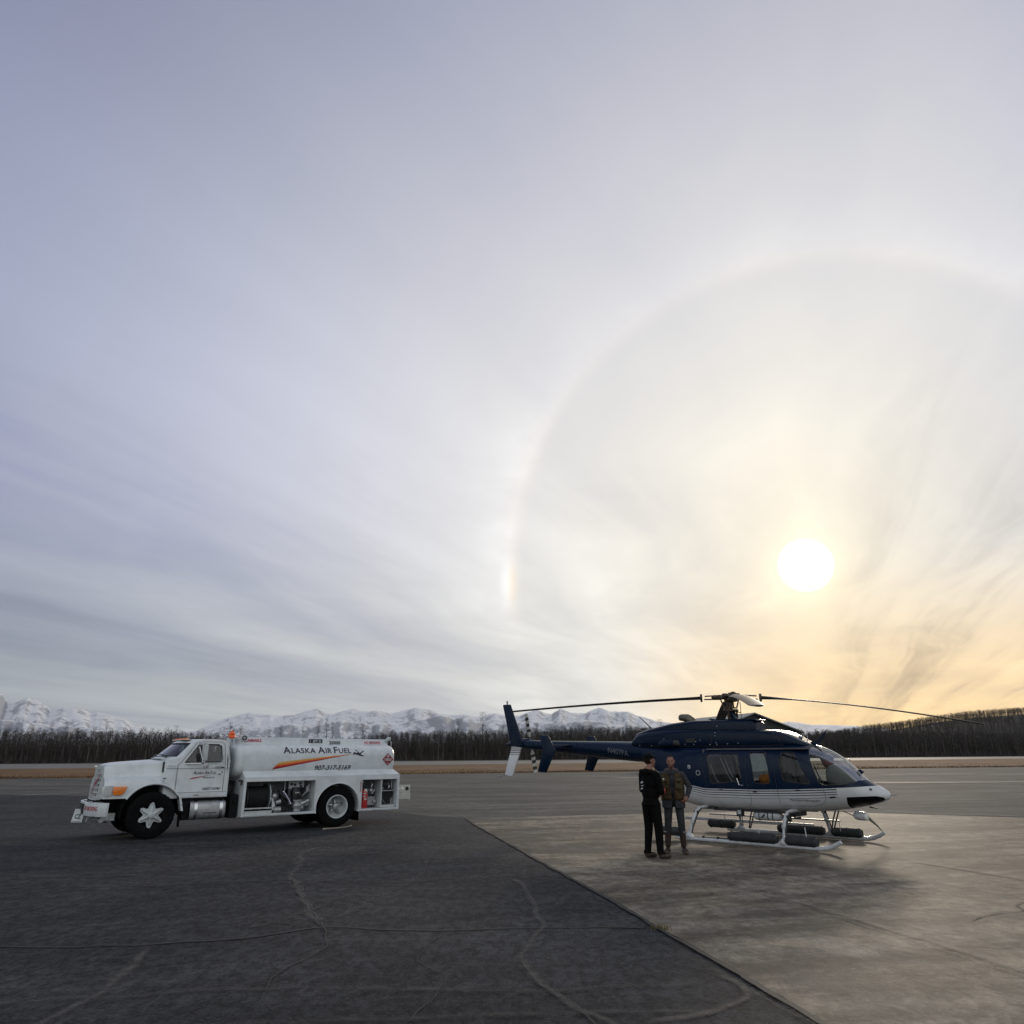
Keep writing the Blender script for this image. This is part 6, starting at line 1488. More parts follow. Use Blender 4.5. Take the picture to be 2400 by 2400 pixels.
# ---- mast, hub and main rotor
mb = MB(); mb.tube([(0, 0, 2.5), (.0, 0, 2.72)], [.10, .055], 16); mb.tube([(0, 0, 2.7), (0.03, 0, 3.12)], .045, 12)
mb.cyl((.005, 0, 2.78), (.01, 0, 2.83), .17, 24); mb.cyl((.01, 0, 2.84), (.012, 0, 2.87), .14, 24)
mb.build('mast', M_HUB, HL, bevel=.004, seg=1)
mb = MB()
for t in (32.8, 122.8, 212.8, 302.8):
    a = R(t + 24); b_ = R(t + 12)
    mb.tube([(math.cos(a) * .16, math.sin(a) * .16, 2.84), (math.cos(b_) * .22, math.sin(b_) * .22, 3.06)], .017, 6)
mb.prism([(-.10, 2.55), (.02, 2.55), (.04, 2.80), (-.0, 2.98), (-.06, 2.80)], -.09, .09) if False else None
mb.tube([(.0, -.12, 2.58), (.02, -.15, 2.80)], .022, 6); mb.tube([(-.12, .1, 2.58), (-.14, .08, 2.82)], .022, 6); mb.tube([(.10, .1, 2.56), (.13, .05, 2.82)], .022, 6)
split_loose(mb.build('pitch_link', M_HUB, HL))
mb = MB(); mb.prism([(-.03, 2.56), (.14, 2.56), (.10, 2.72), (.05, 2.80), (.01, 2.76)], -.07, .07); mb.build('mast_fairing', M_NAVY, HL, bevel=.01)
mb = MB(); mb.tube([(.28, -.05, 2.50), (.285, -.05, 2.98)], .008, 6); mb.tube([(.10, 0, 2.76), (.22, -.04, 2.745), (.28, -.05, 2.73)], .012, 6); mb.build('mast_antenna', M_DARK, HL)
HB = Vector((.03, 0, 3.09))
mb = MB(); mb.lathe((HB.x, HB.y, 0), [(.06, 2.98), (.15, 3.0), (.16, 3.06), (.13, 3.10), (.14, 3.14), (.08, 3.18), (.001, 3.185)], 24, axis='z')
for t in (77.8, 167.8, 257.8, 347.8): mb.tube([HB + Vector((math.cos(R(t)) * .05, math.sin(R(t)) * .05, .03)), HB + Vector((math.cos(R(t)) * .26, math.sin(R(t)) * .26, .04))], [.07, .05], 8)
mb.tube([HB + Vector((.0, 0, .09)), HB + Vector((.0, 0, .115))], .05, 12); hb = mb.build('rotor_hub', M_HUB, HL, bevel=.004, seg=1)
for t_deg, ztip in ((32.8, 2.415), (212.8, 2.85), (302.8, 2.58), (122.8, 2.68)):
    t = R(t_deg); dr_ = Vector((math.cos(t), math.sin(t), 0)); sd = Vector((-math.sin(t), math.cos(t), 0))
    drop = ztip - 3.10
    def zc_(r_): return 3.10 + drop * ((r_ - .1) / 5.235) ** 1.55
    # flexbeam and grip
    mb = MB(); mb.tube([HB + dr_ * .1, Vector((HB.x, HB.y, 0)) + dr_ * .42 + Vector((0, 0, zc_(.42)))], [.05, .035], 8)
    mb.tube([Vector((HB.x, HB.y, 0)) + dr_ * .22 + Vector((0, 0, zc_(.22) + .045)), Vector((HB.x, HB.y, 0)) + dr_ * .60 + Vector((0, 0, zc_(.6) + .035))], .018, 6)
    mb.tube([Vector((HB.x, HB.y, 0)) + dr_ * .22 + Vector((0, 0, zc_(.22) - .05)) + sd * .04, Vector((HB.x, HB.y, 0)) + dr_ * .62 + Vector((0, 0, zc_(.6) - .04)) + sd * .05], .018, 6)
    mb.ball(Vector((HB.x, HB.y, 0)) + dr_ * .36 + Vector((0, 0, zc_(.36))), (.09, .09, .06), 12, 8)
    p0 = Vector((HB.x, HB.y, 0)) + dr_ * .66 + Vector((0, 0, zc_(.66))); mb.tube([p0, p0 + dr_ * .045], [.095, .095], 16)
    mb.build('blade_grip', M_HUB, HL, bevel=.003, seg=1)
    rows = []; NBk = 40
    for i in range(NBk + 1):
        r_ = .70 + (5.335 - .70) * i / NBk; f = i / NBk
        ch = .10 + .17 * min(1, max(0, (r_ - .75) / .65)) ** .8; th = (.05 * max(0, 1 - (r_ - .7) / .7) + .036)
        if f > .97: ch *= 1 - (f - .97) / .03 * .35
        tw = R(9 - 7 * f); c0 = Vector((HB.x, HB.y, 0)) + dr_ * r_ + Vector((0, 0, zc_(r_))); ring = []
        for k in range(14):
            a = 2 * math.pi * k / 14; u_ = math.cos(a) * .5; w_ = math.sin(a) * .5
            xx = ch * (u_ - .15); zz = th * w_ * (1 - .55 * max(0, -u_ * 2) if u_ < 0 else 1)
            ring.append(c0 - sd * (xx * math.cos(tw) - zz * math.sin(tw)) * -1 + Vector((0, 0, 1)) * (xx * math.sin(tw) + zz * math.cos(tw)))
        rows.append(ring)
    mb = MB(); mb.loft(rows); mb.build('main_rotor_blade', M_ROT, HL, smooth=50)

# ---- tail: fins, stabiliser, tail rotor
def slab(poly, y, th, nm, mat, par=None, bev=.012):
    m__ = MB(); m__.prism(poly, y - th / 2, y + th / 2); return m__.build(nm, mat, par or HL, smooth=30, bevel=bev, seg=2)
slab([(-7.50, 3.26), (-7.46, 3.275), (-7.20, 3.27), (-6.77, 2.32), (-6.70, 2.05), (-7.13, 2.05), (-7.22, 2.27)], -.15, .055, 'tail_fin', M_NAVY)
M_FINW = bpy.data.materials.new('lower_fin_paint'); M_FINW.use_nodes = True; q = NB(M_FINW.node_tree); P = M_FINW.node_tree.nodes['Principled BSDF']; P.inputs['Roughness'].default_value = .3
co = q.n('ShaderNodeTexCoord').outputs['Object']; x, y, z = q.sep(co); tz = q.m('ADD', z, q.m('MULTIPLY', x, .12))
rr_ = q.n('ShaderNodeValToRGB'); rr_.color_ramp.interpolation = 'CONSTANT'; q.put(rr_.inputs[0], q.m('SUBTRACT', q.m('SUBTRACT', 2.05, 0), z, clamp=True))
el = rr_.color_ramp.elements; el[0].position = 0; el[0].color = (.36, .35, .34, 1); el[1].position = .10; el[1].color = (.10, .10, .10, 1)
for p_, c_ in ((.12, (.55, .55, .55, 1)), (.155, (.12, .12, .13, 1)), (.18, (.6, .6, .6, 1)), (.215, (.2, .2, .2, 1)), (.235, (.66, .68, .72, 1))): e = el.new(p_); e.color = c_
q.put(P.inputs['Base Color'], rr_.outputs[0])
slab([(-7.13, 2.06), (-6.74, 2.02), (-7.12, 1.215), (-7.42, 1.25)], -.15, .055, 'lower_fin', M_FINW)
mb = MB(); mb.tube([(-7.33, -.15, 3.26), (-7.33, -.15, 3.34)], [.028, .028], 12); mb.ball((-7.33, -.15, 3.35), (.03, .03, .04), 10, 7); mb.build('tail_beacon', M_STEEL, HL)
mb = MB(); mb.tube([(-7.40, -.15, 1.245), (-7.70, -.12, 1.20), (-7.86, -.10, 1.185)], [.012, .012, .010], 6); mb.ball((-7.68, -.12, 1.20), (.05, .02, .022), 10, 6); mb.build('tail_skid', M_STEEL, HL)
mb = MB(); mb.b2(-5.14, -4.80, -1.0, 1.0, 2.035, 2.065); mb.build('stabiliser', M_NAVY, HL, bevel=.012)
for s in (-1, 1):
    slab([(-5.22, 2.27), (-5.17, 2.33), (-4.93, 2.315), (-4.68, 1.92), (-5.02, 1.355), (-5.32, 1.385), (-5.12, 1.95)], s * 1.01, .035, 'endplate', M_NAVY)
TRC = Vector((-6.81, .32, 2.14))
mb = MB(); mb.tube([(-6.81, .05, 2.12), TRC], .05, 12); mb.ball(TRC, (.08, .06, .08), 12, 8); mb.build('tail_rotor_hub', M_STEEL, HL)
mb = MB(); mb.loft([sup(-6.45, .02, 2.15, 2.20, .03, 2, 16), sup(-6.6, .02, 2.10, 2.27, .08, 2, 16), sup(-6.85, .04, 2.05, 2.28, .11, 2, 16), sup(-7.0, .04, 2.1, 2.24, .07, 2, 16)]); mb.build('gearbox_cover', M_NAVY, HL)
M_TRB = bpy.data.materials.new('striped_blade_paint'); M_TRB.use_nodes = True; q = NB(M_TRB.node_tree); P = M_TRB.node_tree.nodes['Principled BSDF']; P.inputs['Roughness'].default_value = .45
co = q.n('ShaderNodeTexCoord').outputs['Object']; rad = q.v('LENGTH', q.v('SUBTRACT', co, tuple(TRC)), out=1)
rr_ = q.n('ShaderNodeValToRGB'); rr_.color_ramp.interpolation = 'CONSTANT'; q.put(rr_.inputs[0], rad)
el = rr_.color_ramp.elements; Wb, Kb = (.50, .48, .44, 1), (.012, .012, .012, 1); el[0].position = 0; el[0].color = Kb; el[1].position = .18; el[1].color = Wb
for p_, c_ in ((.33, Kb), (.41, Wb), (.49, Kb), (.58, Wb), (.67, Kb), (.76, Wb), (.86, Kb)): e = el.new(p_); e.color = c_
q.put(P.inputs['Base Color'], rr_.outputs[0])
for sgn, tip in ((1, Vector((-6.99, .32, 2.99))), (-1, Vector((-6.62, .32, 1.33)))):
    ax_ = (tip - TRC).normalized(); ch = ax_.cross(Vector((0, 1, 0))).normalized(); L = .87; rows = []
    for f in (.06, .25, .34, .6, .98, 1.0):
        w = .035 if f < .3 else .075 if f < 1 else .06; c0 = TRC + ax_ * L * f
        rows.append([c0 + ch * w * math.cos(a) + Vector((0, .012, 0)) * math.sin(a) + Vector((0, .25, 0)) * w * math.cos(a) * .4 for a in [2 * math.pi * k / 12 for k in range(12)]])
    mb = MB(); mb.loft(rows); mb.build('tail_rotor_blade', M_TRB, HL, smooth=50)

# ---- skids, cross tubes, floats, steps
for s in (-1, 1):
    y = 1.2 * s
    mb = MB(); mb.tube([(-1.02, y, .055), (-.5, y, .05), (2.18, y, .05), (2.30, y, .055), (2.42, y, .08), (2.54, y, .13), (2.66, y, .20)], [.035, .042, .042, .045, .045, .042, .036], 12); mb.build('skid_tube', M_HW, HL)
    mb = MB(); mb.b2(-.9, 2.2, y - .02, y + .02, .002, .012); mb.build('skid_shoe', M_DARK, HL)
    for x0, x1, zt in ((-.66, -.56, .66), (1.50, 1.50, .66)):
        mb = MB(); pts = [(x0, y, .07), (x0 + .01, y * .985, .16), (x0 + (x1 - x0) * .55, y * .90, .40), (x0 + (x1 - x0) * .85, y * .80, .58), (x1, y * .70, .655), (x1, y * .55, .675), (x1, 0, .66)]
        mb.tube(pts, [.045, .040, .036, .036, .037, .036, .034], 12); ct = mb.build('cross_tube', M_HW, HL)
        mb = MB(); mb.tube([(x0 - .12, y, .06), (x0, y, .12), (x0 + .12, y, .06)], [.03, .075, .03], 10); mb.build('saddle', M_HW, ct)
        mb = MB(); mb.tube([(p[0] + .055, p[1], p[2]) for p in pts[1:5]], .014, 6)
        for k in (2, 3): p = Vector(pts[k]); mb.tube([p + Vector((-.045, 0, .005)), p + Vector((.06, 0, -.005))], .03, 8)
        mb.build('float_hose', M_DARK, ct)
        mb = MB(); p = Vector(pts[2]); mb.tube([p - Vector((0, 0, .03)), p + Vector((0, 0, .03))], .052, 12); mb.build('clamp', M_HW, ct)
    fl = [(.30, 1.38), (1.56, 2.20), (-1.52, -.82)]
    for a, c in fl:
        yy = y + s * (-.02); zf = .155 if a > -1 else .16
        if a < -1: zf = .17
        rows = []; n = 22
        for i in range(n + 1):
            x = a + (c - a) * i / n; f = min(i, n - i) / n; r_ = .095 * min(1, .72 + (f * 14) * .28) * (1 + .025 * math.sin(i * 2.1))
            rows.append([Vector((x, yy + math.cos(t) * r_ * 1.12, zf + math.sin(t) * r_)) for t in [2 * math.pi * k / 20 for k in range(20)]])
        mb = MB(); mb.loft(rows); f_ = mb.build('float_bag', M_FLOAT, HL, smooth=50)
        mb = MB()
        for x in (a + .06, (a + c) / 2, c - .06): n = 16; mb.tube([(x, yy + math.cos(2 * math.pi * k / n) * .112, zf + math.sin(2 * math.pi * k / n) * .100) for k in range(n + 1)], .007, 4)
        split_loose(mb.build('float_strap', M_BLACKP, f_))
    # long flat boarding step and its brackets
    mb = MB(); mb.b2(-1.28, 1.88, s * .86 - .055, s * .86 + .055, .395, .425); sp = mb.build('boarding_step', M_GREY, HL, bevel=.006, seg=1) if s > 0 else mb.build('boarding_step', M_GREY, HL, bevel=.006, seg=1) if False else (mb.build('boarding_step', M_GREY, HL, bevel=.006, seg=1) if s > 0 else None)
    if s > 0:
        mb = MB(); mb.b2(-2.30, 1.09, 1.34, 1.38, .205, .275); mb.build('float_board', M_STEEL, HL, bevel=.006, seg=1)
        mb = MB(); mb.tube([(1.86, .86, .40), (1.86, .88, .20)], .008, 5); mb.tube([(1.08, 1.36, .24), (1.08, 1.3, .08)], .010, 5); mb.tube([(.75, .86, .40), (.75, .88, .28)], .008, 5); mb.tube([(-.9, .86, .40), (-.9, .9, .28)], .008, 5); mb.build('board_bracket', M_HW, HL)
    else:
        mb = MB(); mb.tube([(1.97, -1.14, .23), (1.96, -1.15, .42)], .010, 6); mb.tube([(.97, -1.14, .23), (.97, -1.15, .33)], .010, 6); mb.build('board_bracket', M_HW, HL)
mb = MB(); mb.tube([(-.62, -1.2, .075), (.3, -1.2, .105)], .018, 6)
for x in (-.3, .05): mb.cyl((x, -1.2, .02), (x, -1.2, .13), .03, 8)
mb.build('skid_rail', M_DARK, HL)
# diagonal struts and canister under the belly, landing light on the nose
mb = MB()
for x0, x1 in ((.05, -.42), (1.95, 1.55)):
    for o_ in (0, .07): mb.tube([(x0 + o_, .52, .64), (x0 - (x0 - x1) * .5 + o_, .82, .42), (x1 + o_ * .5, 1.14, .12)], .018, 6)
split_loose(mb.build('brace', M_STEEL, HL))
mb = MB(); mb.tube([(.50, -.35, .53), (.53, -.35, .53), (.60, -.35, .53), (1.06, -.35, .53), (1.13, -.35, .53), (1.15, -.35, .53)], [.04, .075, .10, .10, .075, .04], 20); cn = mb.build('gas_canister', M_HW, HL)
mb = MB()
for x in (.66, .86, .97): mb.tube([(x - .010, -.35, .53), (x + .010, -.35, .53)], .105, 20)
split_loose(mb.build('canister_strap', M_BLACKP, cn))
mb = MB(); mb.prism([(.70, .50), (.80, .58), (.80, .54), (.74, .49)], -.459, -.452); mb.build('canister_mark', M_DARK, cn)
mb = MB(); mb.b2(.16, .30, -.5, -.4, .50, .64); mb.b2(1.25, 1.45, -.4, .2, .54, .64); mb.b2(-.42, 1.6, -.45, -.40, .60, .64); mb.b2(-.42, 1.6, .40, .45, .60, .64); mb.cyl((1.30, -.45, .50), (1.38, -.45, .50), .05, 12); mb.tube([(1.4, -.4, .6), (1.5, -.5, .52), (1.62, -.5, .55)], .02, 6); mb.b2(-.75, -.35, -.5, .5, .62, .67); mb.build('belly_fitting', M_DARK, HL)
mb = MB(); mb.b2(.19, .27, -.505, -.495, .55, .63); mb.build('belly_lamp', M_HW, HL)
mb = MB(); mb.tube([(2.60, 0, .70), (2.61, 0, .66)], [.05, .05], 10); mb.tube([(2.52, 0, .60), (2.55, 0, .60), (2.62, 0, .60), (2.76, 0, .595)], [.04, .07, .088, .082], 16); lp = mb.build('landing_light', M_HW, HL)
mb = MB(); mb.lathe((0, 0, .59), [(.001, 2.80), (.05, 2.80), (.075, 2.785), (.08, 2.76)], 18, axis='x'); mb.build('lens', M_LENS, lp)
mb = MB(); mb.tube([(2.78, .02, .58), (2.72, .6, .40), (2.62, 1.2, .23)], [.035, .02, .010], 8); mb.tube([(2.35, -.1, .68), (2.62, -.02, .56)], .010, 5); mb.build('skid_stay', M_STEEL, HL)
mb = MB(); mb.prism([(2.86, .79), (3.02, .77), (3.0, .75), (2.86, .76)], -.02, .02); mb.build('belly_antenna', M_DARK, HL)

# loose things in the cabin: the flight helmet hanging behind the windscreen and the orange bag on the seat
def hl_pt(x, y, z): return Matrix.Translation((5.19, 17.814, 0)) @ Matrix.Rotation(R(-44.15), 4, 'Z') @ Vector((x, y, z))
hm = thing('flight_helmet', 'red and grey flight helmet hanging inside the helicopter windscreen', 'helmet', hl_pt(2.10, .10, 1.64), R(-44.15))
mb = MB(); mb.ball((0, 0, .0), (.125, .11, .135), 24, 16); mb.build('shell', pmat('helmet_red', (.20, .025, .04), .35, coat=.4, var=.3, vscale=12), hm)
mb = MB(); mb.ball((.01, -.02, .075), (.125, .11, .095), 24, 14); mb.build('visor', pmat('helmet_grey', (.16, .165, .17), .4, coat=.3), hm)
mb = MB(); mb.tube([(0, 0, .13), (0, 0, .24)], .008, 5); mb.build('strap', M_BLACKP, hm)
bg_ = thing('cargo_bag', 'orange bag lying on the cabin seat behind the middle window', 'bag', hl_pt(.93, -.38, 1.16), R(-44.15))
mb = MB(); rows = []
for x, r_ in ((-.19, .05), (-.15, .10), (0, .12), (.12, .11), (.18, .05)): rows.append([Vector((x, math.cos(t) * r_ * 1.1, .12 + math.sin(t) * r_)) for t in [2 * math.pi * k / 14 for k in range(14)]])
mb.loft(rows); mb.build('body', pmat('orange_cloth', (.50, .17, .02), .8, var=.4, vscale=9, bump=.5, bscale=14), bg_, smooth=60)
mb = MB(); mb.tube([(-.1, 0, .23), (-.06, 0, .30), (.06, 0, .30), (.1, 0, .23)], .010, 5); mb.build('handle', M_INTL, bg_)
# ================================================================== people (local: +x facing, +y their left, z up)
def capsule(mb, a, c, r0, r1=None, n=14, flat=1.0):
    """rounded tapered limb segment"""
    r1 = r0 if r1 is None else r1; a, c = Vector(a), Vector(c); d_ = (c - a); L = d_.length; d_.normalize(); pts = []; rr_ = []
    for k in range(5): t = math.pi / 2 * k / 5; pts.append(a - d_ * r0 * math.cos(t)); rr_.append(max(.002, r0 * math.sin(t)))
    for k in range(7): t = k / 6; pts.append(a + d_ * L * t); rr_.append(r0 + (r1 - r0) * t)
    for k in range(5): t = math.pi / 2 * (k + 1) / 5; pts.append(c + d_ * r1 * math.sin(t)); rr_.append(max(.002, r1 * math.cos(t)))
    mb.tube(pts, rr_, n)


def chain(mb, pts, rad, n=16):
    for a, c, r0, r1 in zip(pts[:-1], pts[1:], rad[:-1], rad[1:]): capsule(mb, a, c, r0, r1, n)


def hand(mb, w, d_, up, curl=.5, s=1.0):
    """palm, four unequal bent fingers and a thumb; w wrist, d_ hand direction, up back-of-hand side"""
    w = Vector(w); d_ = Vector(d_).normalized(); up = Vector(up).normalized(); sd = d_.cross(up).normalized() * s
    capsule(mb, w, w + d_ * .075, .028, .030, 10); capsule(mb, w + sd * .018, w + d_ * .075 + sd * .024, .020, .018, 10); capsule(mb, w - sd * .018, w + d_ * .07 - sd * .024, .020, .018, 10)
    for k, L in enumerate((.070, .078, .073, .058)):
        b_ = w + d_ * .082 + sd * (.030 - k * .020); m1 = b_ + (d_ * math.cos(curl) - up * math.sin(curl)) * L * .5; m2 = m1 + (d_ * math.cos(curl * 2.3) - up * math.sin(curl * 2.3)) * L * .5
        chain(mb, [b_, m1, m2], [.0105, .0100, .0085], 8)
    b_ = w + d_ * .025 + sd * .030; m1 = b_ + (d_ * .6 + sd * .7).normalized() * .035; m2 = m1 + (d_ * .9 + sd * .1 - up * .4).normalized() * .032; chain(mb, [b_, m1, m2], [.0135, .012, .010], 8)


def head(mb, c, f, beard=False, cap=False):
    """c: head centre; f: face direction (unit, level)"""
    c = Vector(c); f = Vector(f).normalized(); s_ = Vector((-f.y, f.x, 0)); M3 = Matrix((f, s_, Vector((0, 0, 1)))).transposed()
    def L(x, y, z): return c + M3 @ Vector((x, y, z))
    mb.ball(c + M3 @ Vector((-.012, 0, .028)), (.098, .077, .095), 24, 18, rot=M3)
    mb.ball(c + M3 @ Vector((.022, 0, -.045)), (.070, .060, .075), 20, 14, rot=M3)
    mb.ball(c + M3 @ Vector((.070, 0, -.095)), (.024, .026, .020), 12, 8, rot=M3)
    capsule(mb, L(.084, 0, .012), L(.104, 0, -.028), .010, .015, 10)                 # nose
    capsule(mb, L(.078, -.038, .028), L(.083, 0, .022), .012, .010, 8); capsule(mb, L(.078, .038, .028), L(.083, 0, .022), .012, .010, 8)
    for k in (-1, 1):
        mb.ball(L(.074, k * .032, .006), .0105, 10, 8); mb.ball(L(-.005, k * .080, -.008), (.020, .010, .032), 10, 8, rot=M3); capsule(mb, L(.045, k * .052, -.02), L(.05, k * .04, -.05), .018, .02, 8)
    capsule(mb, L(.083, -.022, -.062), L(.083, .022, -.062), .009, .009, 8); capsule(mb, L(.081, -.018, -.073), L(.081, .018, -.073), .009, .009, 8)
    return L, M3


def person_obj(mb, vox, mats, pick, parent, smooth_it=3):
    me = remesh(mb.mesh('p'), vox, smooth_it); me.materials.clear()
    idx = [pick(p.center) for p in me.polygons]
    o_ = link_mesh(me, 'body', mats, parent, smooth=180); me.polygons.foreach_set('material_index', idx); return o_


M_SKIN = pmat('skin', (.23, .105, .075), .5, var=.25, vscale=30)
M_BEARD = pmat('beard', (.16, .065, .035), .8, var=.4, vscale=60)
M_HAIR = pmat('short_hair', (.018, .012, .009), .9, var=.4, vscale=60, spec=.1)
M_KNIT = pmat('black_cloth', (.0028, .0028, .0034), .9, spec=.12, var=.3, vscale=14, bump=.5, bscale=30)
M_PANTB = pmat('black_trousers', (.0032, .0032, .0036), .9, spec=.12, var=.3, vscale=10, bump=.5, bscale=22)
M_SHIRT = pmat('grey_shirt', (.040, .043, .050), .85, spec=.2, var=.35, vscale=12, bump=.4, bscale=26)
M_JEAN = pmat('denim', (.036, .038, .043), .85, spec=.2, var=.45, vscale=9, bump=.5, bscale=24)
M_BOOT = pmat('brown_rubber', (.030, .014, .010), .6, var=.35, vscale=12)
M_SOLE = pmat('tan_leather', (.13, .080, .048), .7, var=.35, vscale=15)
M_SHOE = pmat('dark_brown_shoe', (.040, .027, .018), .6, var=.4, vscale=15)
M_VEST = pmat('brown_canvas', (.080, .050, .024), .9, spec=.15, var=.5, vscale=22, var2=(.022, .016, .010), bump=.7, bscale=30)
M_VESTD = pmat('green_canvas', (.060, .052, .030), .9, spec=.15, var=.4, vscale=16, bump=.7, bscale=30)

# ---- man in black, seen from behind, talking
PA = thing('person', 'person in black cap and black hooded jacket with small white logo on the back', 'person', (2.60, 14.60, 0), R(32), 'people')
mb = MB()
chain(mb, [(-.03, .10, .92), (-.01, .11, .52), (-.06, .12, .12)], [.100, .080, .060])            # left leg
chain(mb, [(-.01, -.10, .92), (.03, -.11, .52), (.02, -.13, .12)], [.102, .082, .062])
for (x, y), a in (((-.07, .12), -6), ((.03, -.14), -14)):
    d_ = Vector((math.cos(R(a)), math.sin(R(a)), 0)); p = Vector((x, y, 0)); capsule(mb, p + Vector((0, 0, .055)), p + d_ * .16 + Vector((0, 0, .045)), .052, .043); capsule(mb, p + d_ * -.02 + Vector((0, 0, .10)), p + d_ * .03 + Vector((0, 0, .09)), .055, .05)
mb.ball((-.02, 0, .97), (.135, .175, .15), 20, 14); mb.ball((-.015, 0, 1.12), (.145, .185, .18), 20, 14); mb.ball((-.01, 0, 1.32), (.15, .20, .19), 20, 14); mb.ball((-.02, 0, 1.46), (.105, .185, .075), 20, 12)
chain(mb, [(-.03, .19, 1.44), (.0, .25, 1.17), (.18, .15, 1.09)], [.070, .056, .043])             # left arm folded across the front
chain(mb, [(-.02, -.19, 1.44), (.02, -.26, 1.17), (.19, -.10, 1.12)], [.072, .060, .046])
capsule(mb, (-.02, 0, 1.47), (.0, 0, 1.60), .062, .058)
ball_h = Vector((.015, 0, 1.70)); fdir = Vector((math.cos(R(-22)), math.sin(R(-22)), 0))
Lh, M3 = head(mb, ball_h, fdir)
hand(mb, (.20, .14, 1.09), (.9, -.45, 0), (0, .2, 1), .9); hand(mb, (.20, -.08, 1.12), (.5, .85, -.05), (0, -.2, 1), .9, -1)
capsule(mb, (-.12, -.10, 1.50), (-.12, .10, 1.50), .05, .05); capsule(mb, (-.06, 0, 1.53), (-.10, 0, 1.47), .075, .07)   # hood lying on the shoulders
def pickA(c):
    if c.z < .085: return 2
    if c.z > 1.545 and (c - ball_h).length < .2: return 0
    if c.x > .205 and 1.0 < c.z < 1.2 and c.y > -.08: return 0
    if c.x > .215 and 1.0 < c.z < 1.2: return 0
    return 3 if c.z < .93 else 1
person_obj(mb, .0085, [M_SKIN, M_KNIT, M_SHOE, M_PANTB], pickA, PA)
mb = MB(); mb.ball(ball_h + Vector((0, 0, .035)) - fdir * .016, (.110, .090, .098), 24, 16, rot=M3); c_hair = MB()
me = mb.mesh('cap'); bm = bmesh.new(); bm.from_mesh(me); bmesh.ops.bisect_plane(bm, geom=bm.verts[:] + bm.edges[:] + bm.faces[:], plane_co=ball_h + Vector((0, 0, .040)), plane_no=(0, 0, 1), clear_inner=True); bm.to_mesh(me); bm.free(); hat = link_mesh(me, 'cap', M_KNIT, PA, smooth=60)
mb = MB(); bp = [Lh(.075, -.06, .055), Lh(.10, -.055, .050), Lh(.150, -.045, .040), Lh(.172, 0, .036), Lh(.150, .045, .040), Lh(.10, .055, .050), Lh(.075, .06, .055)]
mb.add([tuple(p) for p in bp] + [tuple(p + Vector((0, 0, .008))) for p in bp], [tuple(range(7)), tuple(range(13, 6, -1))] + [(i, (i + 1) % 7, (i + 1) % 7 + 7, i + 7) for i in range(7)]); mb.build('cap_visor', M_KNIT, hat, smooth=0)
mb = MB(); mb.ball(ball_h + Vector((0, 0, .012)) - fdir * .022, (.100, .083, .085), 20, 14, rot=M3)
me = mb.mesh('hair'); bm = bmesh.new(); bm.from_mesh(me); bmesh.ops.bisect_plane(bm, geom=bm.verts[:] + bm.edges[:] + bm.faces[:], plane_co=ball_h + fdir * .015, plane_no=-fdir, clear_inner=True); bm.to_mesh(me); bm.free(); link_mesh(me, 'hair', M_HAIR, PA, smooth=60)
mb = MB()
for z, pts in ((1.275, [(-.04, .07), (.02, .085), (.055, .05), (.02, .04)]), (1.245, [(-.05, .05), (.0, .04), (.06, .03), (.0, .02)]), (1.215, [(-.02, .02), (.04, .03), (.06, -.01), (.02, 0)])):
    mb.add([(-.155 + abs(y - .03) * .15, .05 + y, z - .06 + dz) for y, dz in pts], [(0, 1, 2, 3)])
lg = mb.build('jacket_logo', M_HW, PA, smooth=0, fix=False)
bmv = lg.data
for v_ in bmv.vertices: v_.co.x = -.162; v_.co.z += .035
# jacket hem
mb = MB(); n = 28; mb.tube([(-.02 + math.cos(2 * math.pi * i / n) * .142, math.sin(2 * math.pi * i / n) * .180, .93) for i in range(n + 1)], .022, 8); mb.build('jacket_hem', M_KNIT, PA)

# ---- man in the brown vest, facing the camera
PV = thing('person', 'person in brown pocketed vest with grey shirt and jeans facing the camera', 'person', (3.15, 15.28, 0), R(-103), 'people')
mb = MB()
chain(mb, [(0, .10, .92), (.03, .12, .53), (-.01, .135, .14)], [.092, .070, .052]); chain(mb, [(0, -.10, .92), (.03, -.13, .53), (.0, -.16, .14)], [.092, .070, .052])
capsule(mb, (.0, .13, .44), (-.01, .135, .20), .062, .056); capsule(mb, (.0, -.145, .44), (.0, -.16, .20), .062, .056)
for (x, y), a in (((-.02, .14), 16), ((-.01, -.165), -14)):
    d_ = Vector((math.cos(R(a)), math.sin(R(a)), 0)); p = Vector((x, y, 0)); capsule(mb, p + Vector((-.02, 0, .05)), p + d_ * .16 + Vector((0, 0, .042)), .05, .042)
mb.ball((0, 0, .96), (.115, .160, .13), 20, 14); mb.ball((0, 0, 1.12), (.125, .175, .17), 20, 14); mb.ball((0, 0, 1.32), (.135, .20, .17), 20, 14); mb.ball((0, 0, 1.452), (.095, .19, .070), 20, 12); capsule(mb, (0, -.10, 1.485), (0, .10, 1.485), .055, .055)
chain(mb, [(-.01, .195, 1.425), (-.05, .33, 1.20), (.08, .275, 1.04)], [.068, .056, .044]); chain(mb, [(-.01, -.195, 1.425), (-.04, -.33, 1.21), (.17, -.24, 1.12)], [.068, .056, .044])
capsule(mb, (0, 0, 1.46), (.012, 0, 1.58), .056, .054)
hV = Vector((.03, 0, 1.672)); fV = Vector((1, -.12, 0)).normalized(); Lv, M3v = head(mb, hV, fV)
hand(mb, (.09, .27, 1.02), (.45, -.5, -.7), (.3, .8, .2), .7); hand(mb, (.19, -.23, 1.12), (.75, .55, .0), (-.3, .2, .9), 1.0, -1)
